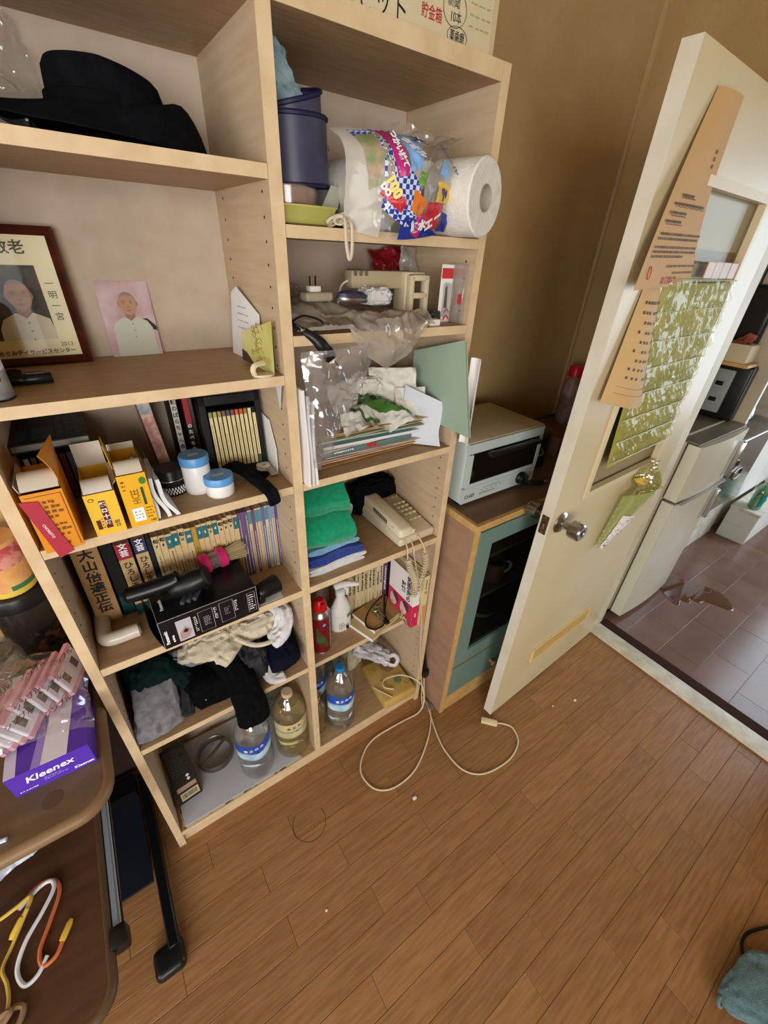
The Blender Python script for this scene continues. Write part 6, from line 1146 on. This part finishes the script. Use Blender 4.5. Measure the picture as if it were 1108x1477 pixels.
tc = T('power_plug', 'short black plug with metal tip lying beside the toaster oven', 'plug', (1.275, -.03, CT+.001)); MB().tube(smooth_path([(.0, .03, .008), (.02, .012, .008), (.05, .0, .009)], 4), [.005, .005, .006, .007, .008, .0085, .009, .009, .009], 10).build('plug_body', m_black, tc); MB().box(.05, .075, -.006, .006, .006, .011).build('prongs', m_steel, tc, 0)
pt = T('cooking_pot', 'dark blue lidded canister behind the toaster oven', 'canister', (1.425, .13, CT+.001)); MB().lathe([(0, 0), (.066, 0), (.07, .004), (.07, .12), (.066, .126), (0, .13)], 36).build('canister_body', mat('dark_navy_enamel', '171a2e', .3), pt); MB().lathe([(.071, .118), (.073, .12), (.073, .13), (.06, .138), (0, .14)], 36).build('lid', mat('dark_brown_lid', '3a2a20', .4), pt); MB().tube(smooth_path([(-.05, -.055, .07), (-.045, -.075, .062), (-.025, -.085, .066), (-.015, -.07, .078)], 4), .004, 8).build('metal_clasp', m_steel, pt)
bb_ = T('cardboard_box', 'open brown cardboard box in the dark corner behind the door', 'box', (1.69, .19, CT+.001)); q = MB(); q.box(-.13, .13, -.10, -.097, 0, .075); q.box(-.13, .13, .097, .10, 0, .075); q.box(-.13, -.127, -.097, .097, 0, .075); q.box(.127, .13, -.097, .097, 0, .075); q.box(-.127, .127, -.097, .097, 0, .003); q.box(-.127, .127, -.097, .097, .060, .064); q.build('box_walls', mat('brown_board', '6e4e30', .8), bb_, 0); MB().grid(lambda u, v: (-.13+.26*u, -.10-.05*v, .075-.01*v), 4, 4, thick=.003).build('flap', mat('brown_board', '6e4e30'), bb_)
sb = T('sauce_bottle', 'red-capped bottle in a clear bag in the corner behind the door', 'bottle', (1.765, .225, CT+.0655)); MB().lathe([(0, 0), (.032, 0), (.034, .004), (.034, .14), (.028, .175), (.018, .19)], 28).build('bottle_body', mat('pale_bottle', 'a08c80', .4, col2='7a5a50', nscale=20), sb); MB().lathe([(.02, .188), (.029, .19), (.029, .225), (.026, .23), (0, .23)], 24).build('cap', mat('bright_red_plastic', 'c4161c'), sb); crumple((-.05, -.045, .0), (.1, 0, 0), (0, .01, .17), 14, 14, .01, 16, 15).build('clear_bag', m_clear, sb)
# ================================================================== kitchen
KY = -.213
m_fr = mat('aged_fridge_enamel', 'c3bba4', .3, col2='bab29a', nscale=4, spec=.5); m_frs = mat('fridge_door_side', 'd3d2bd', .35); m_frb = mat('fridge_body', 'b9ac93', .45)
fg = T('refrigerator', 'small old two-door refrigerator in cream enamel beyond the doorway', 'refrigerator', (2.052, KY, 0)); FW = .475
MB().rbox(.008, FW-.008, .058, .50, .02, .955, .006, 2).build('body', m_frb, fg)
def fdoor(z0, z1, nm):
    q = MB(); n = 9; sec = [(FW*i/(n-1), -.012*math.sin(PI*i/(n-1))) for i in range(n)]; poly = [(0, .0)]+sec[1:-1]+[(FW, .0), (FW, .050), (0, .050)]
    q.prism(poly, z0, z1); return q.build(nm, m_fr, fg, 30)
f1 = fdoor(.030, .690, 'lower_door'); f2 = fdoor(.702, .952, 'freezer_door')
for f_, z0, z1 in ((f1, .03, .69), (f2, .702, .952)): MB().box(-.001, 0, .002, .049, z0+.002, z1-.002).build('door_side', m_frs, f_, 0)
MB().rbox(.02, FW-.01, -.020, -.006, .690, .703, .003, 2).build('handle_lip', mat('grey_lip', '8a8474', .4), f2); MB().rbox(FW-.05, FW-.03, -.028, -.008, .50, .66, .004, 2).build('handle', mat('chrome_strip', 'c4c8cc', .2, 1.0), f1); MB().rbox(FW-.05, FW-.03, -.028, -.008, .73, .90, .004, 2).build('handle', mat('chrome_strip', 'c4c8cc'), f2)
MB().box(.004, FW-.004, .012, .50, .9555, .962).build('top_plate', mat('fridge_top_grey', '7a7264', .4, col2='6c6456', nscale=6), fg, 0); tq = MB(); tq.box(.006, FW-.006, .085, .092, .962, .966); tq.box(.006, FW-.006, .25, .256, .962, .966); tq.build('top_trim', mat('trim_pale', 'c4b89c', .4), fg, 0); MB().box(.01, FW-.01, .06, .07, .0, .03).build('kick_plate', m_blackm, fg, 0)
bdp = T('partition_board', 'tall beige partition board between the refrigerator and the stove counter', 'partition', (2.535, -.19, 0)); MB().box(0, .018, .002, .52, 0, 1.62).build('board', mat('beige_panel', 'b8ad95', .5, col2='aea289', nscale=3), bdp, 0); MB().box(0, .018, 0, .002, 0, 1.62).build('edge_strip', m_white, bdp, 0)
rad = T('radio', 'black radio with a grey slotted front standing on the refrigerator', 'radio', (2.492, -.045, .967), rz=-PI/2); MB().rbox(-.10, .10, -.03, .03, 0, .235, .01, 3).build('case', m_black, rad); fp = MB().rbox(-.045, .045, -.034, -.028, .025, .21, .006, 2).build('front_panel', mat('grey_panel', '8f9492', .4), rad)
for z in (.08, .15): MB().rbox(-.012, .018, -.037, -.0335, z-.009, z+.009, .002, 1).build('clasp', m_black, fp)
tf = T('timber_offcut', 'cream wooden box on the radio top', 'box', (2.44, -.04, 1.2032), rz=-PI/2); MB().rbox(-.13, .10, -.06, .05, 0, .014, .002, 1).build('lid_board', mat('honey_wood_edge', 'c9a368'), tf); MB().rbox(-.12, .08, -.05, .05, .014, .085, .003, 1).build('box_body', mat('cream_board', 'c6b795', .6), tf); crumple((-.1, -.04, .085), (.16, 0, 0), (0, .07, .02), 10, 10, .02, 14, 3).build('red_wrapper', mat('rust_wrapper', '9a5a48', .4), tf)
hk = T('frying_pan', 'black square pan hanging on the beige partition board', 'pan', (2.533, -.02, 1.20)); MB().rbox(-.045, -.001, -.08, .10, .08, .30, .012, 3).build('pan_body', m_black, hk); MB().rbox(-.047, -.043, -.065, .085, .095, .285, .001, 1).build('pan_inside', mat('dark_teflon', '1c1512', .5), hk); MB().tube([(-.015, .015, .295), (-.012, .015, .40)], .010, 10).build('handle', m_black, hk)
SY = -.13
m_ss = mat('stainless_sheet', 'b4b8bf', .18, 1.0, col2='a8acb4', nscale=3); ct_ = T('stove_counter', 'stainless kitchen counter with octagonal pulls and a white plinth', 'counter', (2.556, SY, 0)); CW = .86
MB().box(0, CW, .02, .46, .30, .775).build('carcass', mat('white_carcass', 'c4c2bc', .5), ct_, 0); MB().box(0, CW, .03, .46, 0, .30).build('plinth', m_sill, ct_, 0)
for k in range(2): x0 = .002+k*CW/2; d_ = MB().rbox(x0, x0+CW/2-.004, .0, .019, .305, .77, .003, 1).build('steel_door', m_ss, ct_); px = (x0+CW/2-.07) if k == 0 else x0+.07; MB().tube([(px+.062*math.cos(PI/8+t*PI/4), -.016, (.64 if k == 0 else .56)+.036*math.sin(PI/8+t*PI/4)) for t in range(8)], .007, 8, True).build('octagon_pull', mat('antique_brass', '6f6558', .35, .8), d_)
for z in (.145,): MB().box(0, CW, .0295, .0302, z, z+.002).build('plinth_joint', mat('joint_grey', '8a8880', .7), ct_, 0)
MB().rbox(-.004, CW+.004, -.02, .46, .776, .806, .004, 2).build('worktop', m_ss, ct_); MB().tube([(0, -.022, .80), (CW, -.022, .80)], .008, 10).build('front_rail', m_steel, ct_)
kt_ = T('kettle', 'silver kettle with a black base on the steel counter', 'kettle', (3.16, .03, .8065)); MB().lathe([(.085, 0), (.09, .004), (.09, .02), (.084, .024)], 32).build('base', m_black, kt_); MB().lathe([(.084, .024), (.095, .05), (.085, .10), (.05, .13), (.03, .14), (0, .142)], 32).build('kettle_body', mat('bright_steel', 'd0d2d6', .15, 1.0), kt_); MB().tube(smooth_path([(-.06, 0, .12), (-.04, 0, .19), (.04, 0, .19), (.06, 0, .12)], 5), .008, 10).build('handle', m_black, kt_)
gs = T('gas_stove', 'black gas stove top at the wall end of the counter', 'stove', (2.75, .08, .8065)); MB().rbox(-.16, .16, -.14, .18, 0, .07, .008, 2).build('stove_body', m_black, gs); [MB().tube([(cx+.055*math.cos(t*PI/10), .02+.055*math.sin(t*PI/10), .078) for t in range(20)], .006, 8, True).build('burner_ring', m_blackm, gs) for cx in (-.075, .075)]
lw = T('low_cabinet', 'low white wooden box cabinet at the end of the kitchen counter', 'cabinet', (3.43, -.295, 0)); LW = .70; MB().box(0, LW, .003, .16, 0, .215).build('cabinet_body', m_sill, lw, 0); MB().rbox(-.004, LW, -.004, .165, .215, .232, .003, 1).build('top_board', m_sill, lw); 
for a, b in ((.004, .105), (.110, .211)): MB().box(.01, LW-.01, 0, .003, a, b).build('drawer_front', m_white, lw, 0); MB().box(-.002, 0, .004, .156, a, b).build('end_board', mat('end_board_white', 'd2d4cc', .5), lw, 0)
gbt = T('detergent_bottle', 'clear bottle of green liquid with a teal label on the low white cabinet', 'bottle', (3.52, -.225, .2325), rz=.3); MB().lathe([(0, 0), (.9, 0), (1, .006), (1, .12), (.85, .15), (.4, .175), (.35, .19)], 30, sx=.055, sy=.035).build('bottle_body', film('green_tint_plastic', 'bfe8cc', .2, .2, .08, '8fd0a8'), gbt); MB().lathe([(0, .005), (.92, .008), (.92, .12), (.78, .145), (0, .145)], 28, sx=.055, sy=.035).build('green_liquid', mat('green_liquid', '3fae7c', .1, trans=.5, ior=1.33), gbt); MB().lathe([(1.01, .03), (1.01, .105)], 22, sx=.055, sy=.035, a0=-PI, a1=0).build('label', mat('teal_label', '1c8a80', .4), gbt); MB().lathe([(.42, .185), (.45, .187), (.45, .22), (0, .222)], 20, sx=.045, sy=.045).build('cap', m_white, gbt); text('泡', .03, m_inkw, gbt, frame((-.01, -.0362, .065), (1, 0, 0), (0, 0, 1)), bold=.001)
tk = T('tall_cabinet', 'tall white kitchen cupboard beyond the counter', 'cabinet', (3.45, -.12, 0)); MB().box(0, .75, .01, .44, .24, 1.9).build('cabinet_body', m_sill, tk, 0); [MB().box(.005+.37*k, .37+.37*k, 0, .01, .25, 1.88).build('cabinet_door', m_white, tk, 0) for k in range(2)]; MB().box(0.0, .75, .04, .44, 0, .24).build('base', m_sill, tk, 0)
# spilt water
pdl = T('water_puddle', 'brownish puddle of spilt water on the kitchen floor by the refrigerator', 'puddle', (0, 0, .0004)); out = [(2.44, -.30), (2.50, -.20), (2.56, -.158), (2.65, -.172), (2.70, -.245), (2.69, -.30), (2.75, -.345), (2.765, -.42), (2.70, -.50), (2.65, -.51), (2.625, -.44), (2.60, -.40), (2.565, -.385), (2.555, -.345), (2.52, -.36), (2.49, -.325), (2.45, -.335)]
sp2 = smooth_path([(x, y, 0) for x, y in out], 5, True); n = len(sp2); q = MB(); nr_ = []
for i in range(n): d_ = (sp2[(i+1) % n]-sp2[i-1]).normalized(); nr_.append(Vector((-d_.y, d_.x, 0)))
ar = sum(sp2[i].x*sp2[(i+1) % n].y-sp2[(i+1) % n].x*sp2[i].y for i in range(n)); sg = 1 if ar > 0 else -1
vs_ = []
for s_, z in ((0, 0), (.0016, .0012), (.004, .0018)): vs_ += [sp2[i]+nr_[i]*(s_*sg)+Vector((0, 0, z)) for i in range(n)]
fs_ = [(k*n+i, k*n+(i+1) % n, (k+1)*n+(i+1) % n, (k+1)*n+i) for k in range(2) for i in range(n)]+[tuple(2*n+i for i in range(n))]
q.add(vs_, fs_); q.build('water_film', mat('puddle_water', '5a3826', .02, spec=.7), pdl, 60)
# ================================================================== side table at the left
UZ, LZ = .72, .52
m_tab = mat('brown_grey_tabletop', '705a43', .35, col2='614c37', nscale=4, stretch=(2, 9, 1)); m_tabe = mat('worn_table_edge', '86694a', .45, col2='7a5e40', nscale=9); m_tabl = mat('dark_brown_board', '583a28', .4, col2='4a2f1f', nscale=4, stretch=(2, 10, 1)); m_bm = mat('black_steel', '101114', .4, .3); m_bm2 = mat('blue_black_plate', '141a26', .45)
def rrect(x0, x1, y0, y1, r, n=8):
    p = []
    for cx, cy, a in ((x1-r, y0+r, -PI/2), (x1-r, y1-r, 0), (x0+r, y1-r, PI/2), (x0+r, y0+r, PI)): p += [(cx+r*math.cos(a+PI/2*i/n), cy+r*math.sin(a+PI/2*i/n)) for i in range(n+1)]
    return p
def topslab(par, x0, x1, y0, y1, z, th, r, nm, m, me):
    MB().prism(rrect(x0+.014, x1-.014, y0+.014, y1-.014, r-.010), z-th, z).build(nm, m, par, 0)
    P = rrect(x0+.012, x1-.012, y0+.012, y1-.012, r-.009); MB().tube([(a, b, z-th/2) for a, b in P], th/2+.0003, 10, True, up=(0, 0, 1)).build('edge_moulding', me, par)
tb_ = T('side_table', 'two-tier brown table on black steel feet beside the bookshelf', 'table', (0, 0, 0))
topslab(tb_, -.80, -.003, -.208, .315, UZ, .026, .055, 'upper_top', m_tab, m_tabe); topslab(tb_, -.85, -.070, -.415, .28, LZ, .022, .045, 'lower_top', m_tabl, mat('dark_board_edge', '5c4630', .45))
MB().box(-.070, -.060, -.302, .28, LZ-.020, LZ-.012).build('side_rail', mat('rail_pale_glint', 'c6ccd2', .3), tb_, 0); MB().box(-.070, -.062, -.302, .28, LZ-.011, LZ-.004).build('side_rail', mat('rail_blue_glint', '7d8a98', .3), tb_, 0); MB().box(-.071, -.058, -.30, .28, LZ-.030, LZ-.021).build('side_rail', m_bm, tb_, 0); MB().rbox(-.078, -.050, -.335, -.300, LZ-.034, LZ+.002, .006, 2).build('rail_cap', m_black, tb_)  # chrome rail's bright reflections are painted as pale and blue-grey strips
MB().rbox(-.068, -.042, -.225, .27, .012, .040, .003, 1).build('floor_bar', m_bm, tb_); ft = MB().rbox(-.105, -.035, -.27, -.205, 0, .038, .014, 3).build('foot_pad', m_black, tb_); MB().rbox(-.72, -.68, -.225, .27, .012, .045, .003, 1).build('floor_bar', m_bm, tb_); MB().rbox(-.735, -.665, -.27, -.205, 0, .038, .014, 3).build('foot_pad', m_black, tb_)
for x in (-.64, -.20): MB().rbox(x-.03, x+.03, .17, .25, .02, UZ-.026, .004, 1).build('column', m_bm, tb_)
MB().box(-.68, -.076, -.05, .26, .014, .024).build('base_plate', m_bm2, tb_, 0); MB().box(-.68, -.076, .20, .26, .024, .07).build('cross_beam', m_bm, tb_, 0)
MB().box(-.78, -.008, .285, .297, .046, UZ-.027).build('back_panel', mat('gap_shade_board', '2a1a12', .7), tb_, 0)  # added dark panel, hides the lit wall so the gap stays dark
MB().lathe([(.0155, 0), (.0155, .0006)], 28, c=(-.092, -.148, UZ)).build('knot_mark', mat('dark_knot', '5e4530', .4), tb_)
# tissue box
tx = T('tissue_box', 'purple and white tissue box on the upper table', 'tissue box', (-.082, -.113, UZ+.0003), rz=-.02); m_kp = mat('violet_carton', '5a35b0', .4, col2='4f2ca2', nscale=3); m_kw = mat('white_carton', 'dfdde6', .4); bw, bd_, bh = .119, .23, .055
MB().box(-bw/2, bw/2, 0, bd_, 0, bh).build('carton', m_kp, tx, 0); Mtop = frame((-bw/2, 0, bh+.0002), (1, 0, 0), (0, 1, 0))
decal(rect(.0, 0, .016, bd_), mat('pale_lilac', 'cfc6e2', .4), tx, Mtop, 'white_panel'); decal([(.05, 0), (.088, 0), (.098, .1), (.10, bd_), (.055, bd_), (.062, .09)], m_kw, tx, Mtop, 'white_panel'); decal([(.036, 0), (.05, 0), (.058, .06), (.05, bd_), (.038, bd_), (.046, .06)], mat('lilac_print', '9d86d2', .4), tx, Mtop, 'lilac_swirl'); decal(rect(0, 0, .016, bh), mat('pale_lilac', 'cfc6e2'), tx, frame((-bw/2-.0003, bd_*.1, 0), (0, 1, 0), (0, 0, 1)), 'white_panel')
Mf = frame((0, -.0003, 0), (1, 0, 0), (0, 0, 1)); text('Kleenex', .021, m_inkw, tx, Mf @ Matrix.Translation((-.002, .033, 0)) @ Matrix.Rotation(.03, 4, 'Z') @ Matrix(((1, .25, 0, 0), (0, 1, 0, 0), (0, 0, 1, 0), (0, 0, 0, 1))), bold=.0004); text('Kleenex', .009, m_inkw, tx, Mf @ Matrix.Translation((.042, .009, 0)), bold=.0002); marks(tx, mat('lilac_ink', 'b9a6e4', .5), Mf, -.015, .012, .02, .022, 2, 4, .4); marks(tx, m_inkw, Mf, -.052, .006, -.024, .010, 1, 5, .5)
# packets in a clear bag on the tissue box
zt_ = UZ+bh+.001; m_pkp = mat('pink_packet', 'd9a3b4', .35, col2='d08fa6', nscale=9); m_pkw = mat('white_packet', 'dfdee6', .35)
for i in range(10):
    lean = .55 if i < 6 else .30; x = -.150+i*.0128 if i < 6 else -.082+(i-6)*.0195; y = -.045+.004*i if i < 6 else .0+.012*(i-6)
    o = T('sweetener_packet', 'flat pink and white sachet %s of the bagged row on the tissue box' % ['first', 'second', 'third', 'fourth', 'fifth', 'sixth', 'seventh', 'eighth', 'ninth', 'tenth'][i], 'packet', (x, y, zt_+.003), rz=-.35, group='pink and white packets in the clear bag', rx=-.0, ry=-lean)
    MB().rbox(-.004, .004, -.034, .045, .012, .062, .002, 1).build('packet_body', m_pkw, o); MB().box(-.0043, .0043, -.0345, .0455, .004, .013).build('pink_band', m_pkp, o, 0); MB().box(-.0043, .0043, -.0345, .0455, .060, .070).build('pink_band', m_pkp, o, 0)
    q = MB(); q.box(-.0001, .0, -.024, -.010, .026, .048); q.box(0, .0001, .014, .028, .026, .048); [q.box(.0041, .0043, a, a+.014, .026, .048) for a in (-.024, .014)]; q.build('dark_window', mat('packet_dark', '3a3634', .5), o, 0)
cb2 = T('plastic_bag', 'clear printed bag around the pink packets on the tissue box', 'plastic bag', (0, 0, 0))
def bagd(u, v):
    x = -.205+.20*u; y = -.10+.21*v; h = .088*math.sin(PI*min(1, max(0, .06+.9*u)))**.55*math.sin(PI*(.08+.84*v))**.5; p = Vector((x, y, zt_+.004+h)); k = .008*(.7-abs(nz(p, 18, 4))*3)+.004*(.5-abs(nz(p, 50, 3))*2); return (p.x+k*.5, p.y-k*.3, max(zt_+.001, p.z+k))
MB().grid(bagd, 44, 44).build('bag_sheet', film('packet_bag', 'fbf6fa', .18, .07, .12, 'e6dde6'), cb2)
for i, (u, v, a) in enumerate(((.42, .42, .75), (.62, .30, .7), (.66, .56, .7), (.78, .42, .7), (.84, .70, .7), (.55, .16, .55), (.80, .18, .5))): p = Vector(bagd(u, v))+Vector((0, -.002, .004)); text('シンプル', .011, m_ink, cb2, frame(p, (math.cos(a), math.sin(a)*.7, math.sin(a)*.3), (-math.sin(a)*.6, .6, .7)), bold=.0001, name='bag_lettering')
# jars
bj = T('storage_jar', 'big dark jar with a black lid at the back of the upper table', 'jar', (-.098, .255, UZ+.0003)); MB().lathe([(0, 0), (.052, 0), (.055, .004), (.055, .135), (.05, .150)], 36).build('jar_body', mat('smoked_glass', '2a2320', .15, col2='3a302a', nscale=6), bj); MB().lathe([(.054, .147), (.058, .149), (.058, .177), (.055, .182), (0, .183)], 36).build('lid', m_black, bj); MB().lathe([(.0556, .03), (.0556, .085)], 24, a0=-1.6, a1=.2).build('label', mat('dark_label', '1c1614', .4, col2='5a3a30', nscale=40, lo=.5, hi=.6), bj)
pcn = T('peach_tin', 'tin printed with peaches standing on the black jar lid', 'tin', (-.098, .255, UZ+.0003+.1835)); MB().lathe([(0, 0), (.043, 0), (.045, .003), (.045, .12), (.043, .123), (0, .123)], 36).build('tin_body', mat('peach_print', 'd98a5a', .4, col2='e6c07a', nscale=16), pcn)
MB().lathe([(.0452, .070), (.0452, .115)], 36).build('pink_pattern', mat('pink_scribble', 'd99a90', .4, col2='c0505a', nscale=45, lo=.45, hi=.55), pcn); MB().lathe([(.0453, .004), (.0453, .014)], 36).build('yellow_band', mat('yellow_band', 'd9c24a', .4), pcn); MB().lathe([(.0454, .015), (.0454, .026)], 14, a0=-1.4, a1=-.3).build('green_leaf', mat('leaf_green', '3f7a4a', .4), pcn); MB().lathe([(.0454, .032), (.0454, .042)], 14, a0=-2.6, a1=-2.0).build('green_leaf', mat('leaf_green', '3f7a4a'), pcn)
gj = T('glass_jar', 'clear glass jar of coins and small things on the upper table', 'jar', (-.160, .160, UZ+.0003)); MB().lathe([(0, 0), (.044, 0), (.047, .005), (.047, .075), (.043, .09), (.038, .095), (.040, .108), (.037, .108)], 36, caps=False).build('jar_glass', film('jar_glass', 'eef0ea', .18, .06, .04), gj)
R = random.Random(8)
for i in range(16): a, r_ = R.uniform(0, 6.28), R.uniform(.005, .028); MB().lathe([(.0125, 0), (.0125, .002)], 16, M=Matrix.Translation((r_*math.cos(a), r_*math.sin(a), .006+.0042*i)) @ Euler((R.uniform(-.6, .6), R.uniform(-.6, .6), 0)).to_matrix().to_4x4()).build('coin', [mat('nickel_coin', '9a948a', .35, .9), mat('pale_token', 'b5b09c', .5)][i % 2], gj)
MB().lathe([(.0474, .02), (.0474, .06)], 14, a0=-.9, a1=-.1).build('paper_label', mat('tan_label', 'a0763c', .6), gj); MB().lathe([(.0476, .045), (.0476, .062)], 14, a0=-1.2, a1=-.3).build('green_label', mat('deep_green_label', '2f6a45', .5), gj)
rbb = T('red_berry_ornament', 'small red beaded ornament standing in the glass jar', 'ornament', (-.160, .160, UZ+.112)); R = random.Random(9)
q = MB()
for i in range(40): t = i/39; a = i*2.4; r_ = .017*math.sin(PI*(.12+.8*t)); q.lathe([(0, -.004), (.0035, -.002), (.0042, 0), (.0035, .002), (0, .004)], 8, c=(r_*math.cos(a), r_*math.sin(a), .004+.04*t))
q.build('beads', mat('coral_beads', 'b0413c', .3), rbb); MB().tube([(0, 0, -.06), (0, 0, .05)], .0015, 6).build('pin', m_blackm, rbb)
# under the table: white bag, cords
wb = T('plastic_bag', 'white plastic bag hanging under the upper tabletop', 'plastic bag', (-.19, -.13, LZ+.012)); crumple((-.12, -.02, .0), (.17, .015, .02), (0, .06, .09), 24, 18, .012, 13, 12, shape=lambda u, v: (u, v+.25*u, 0)).build('bag_sheet', film('pale_blue_bag', 'ffffff', .05, .75, .2, 'c9d2e0'), wb)
def cordset(label, pts, m, tip=None, r=.0034):
    t = T('charging_cord', label, 'cord', (0, 0, LZ)); P = smooth_path([(x, y, max(r+.0005, z)) for x, y, z in pts], 7); MB().tube(P, r, 8).build('cord', m, t)
    if tip: a = Vector(pts[-1]); d = (a-Vector(pts[-2])).normalized(); a.z = max(a.z, r+.002); MB().tube([a-d*.004, a, a+d*.018, a+d*.024], [.0045, .0052, .0050, .003], 10).build('tip', tip, t)
    return t
m_co = mat('orange_cord', 'c96a42', .4); m_cw = mat('white_cord', 'd9dce0', .35); m_cy = mat('yellow_cord', 'c9a64a', .4); m_tipy = mat('yellow_tip', 'd9b23a', .4)
cordset('orange cord with a yellow tip looping on the lower table board', [(-.205, -.185, .004), (-.175, -.165, .004), (-.152, -.170, .004), (-.143, -.195, .004), (-.158, -.235, .004), (-.172, -.268, .004), (-.168, -.292, .004), (-.150, -.290, .004), (-.139, -.272, .004)], m_co, m_tipy)
cordset('white cord in an S loop over the orange cord', [(-.162, -.282, .004), (-.175, -.300, .004), (-.192, -.302, .004), (-.202, -.275, .005), (-.190, -.245, .010), (-.166, -.215, .011), (-.150, -.188, .010), (-.154, -.172, .010), (-.172, -.172, .010), (-.20, -.19, .012)], m_cw)
cordset('yellow cord with a yellow tip at the left of the lower board', [(-.28, -.18, .004), (-.235, -.185, .006), (-.205, -.185, .013), (-.182, -.182, .017), (-.186, -.198, .017), (-.196, -.21, .014)], m_cy, m_tipy)
cordset('second yellow cord running toward the tan knot', [(-.185, -.20, .019), (-.21, -.235, .004), (-.222, -.26, .004), (-.215, -.285, .004), (-.212, -.31, .004), (-.218, -.34, .004)], m_cy, None, .0028)
ct2 = T('cable_stub', 'pale blue cable end lying on the upper tabletop', 'cord', (-.165, -.172, UZ)); MB().tube([(-.06, .002, .004), (-.02, .0, .004), (.014, -.006, .004)], .0036, 8).build('cable', mat('pale_blue_cable', 'b9d2dc', .4), ct2)
kn2 = T('twine_knot', 'knotted tan twine on the lower board', 'twine', (-.205, -.335, LZ)); MB().tube(smooth_path([(-.02, .0, .006), (.0, .012, .008), (.014, .004, .008), (.006, -.012, .008), (-.010, -.004, .012), (.0, .008, .016), (-.022, .012, .008)], 6), .0042, 7).build('knot', mat('tan_twine', '8a6c4c', .8), kn2)
# ================================================================== bits on the floor
rgx = T('blue_cloth', 'pale blue-grey towel dropped on the floor at the right', 'cloth', (1.105, -1.12, 0)); m_bt = terry('blue_grey_terry', '66848c', '58767e')
drape([(-.075, .055, .018), (-.03, .03, .036), (.02, .0, .034), (.07, -.04, .03), (.12, -.07, .02)], lambda t: .035+.13*min(1, t*1.7), lambda t: .030+.02*t, 81, .35).build('towel_fold', m_bt, rgx)
MB().tube([(-.078+.010*math.cos(t*PI/8), .058+.006*math.sin(t*PI/8), .020+.009*math.sin(t*PI/8)) for t in range(16)], .004, 7, True).build('hanging_loop', m_bt, rgx)
bcx = T('black_cable', 'thin black cable curved on the floor beyond the blue towel', 'cable', (0, 0, 0)); MB().tube(smooth_path([(1.32, -1.09, .003), (1.24, -1.055, .003), (1.19, -1.06, .003), (1.165, -1.09, .003), (1.15, -1.13, .003), (1.16, -1.2, .003)], 6), .0035, 8).build('cable', m_blackm, bcx)
for i, (x, y, s_) in enumerate(((.675, -.285, .006), (1.46, -.365, .005), (1.36, -.33, .003), (.30, -.37, .003))): o = T('paper_scrap', ['crumb of white paper near the cable loop', 'white paper scrap on the floor by the door sill', 'tiny paper fleck near the open door', 'pale fleck on the floorboards near the bookshelf corner'][i], 'scrap', (x, y, .0)); pile((s_*2.2, s_*1.5, s_), 90+i, amp=.3).build('scrap', m_paper, o)
dst = T('dust_clump', 'grey dust clump at the cabinet foot beside the cables', 'dust', (.925, -.055, 0)); R = random.Random(6)
q = MB(); [q.tube([(R.uniform(-.02, .015), R.uniform(-.02, .02), R.uniform(.001, .012)) for _ in range(4)], .0004, 3) for i in range(40)]; o = q.build('fibres', mat('dust_grey', '9a9088', .9), dst); o['kind'] = 'stuff'
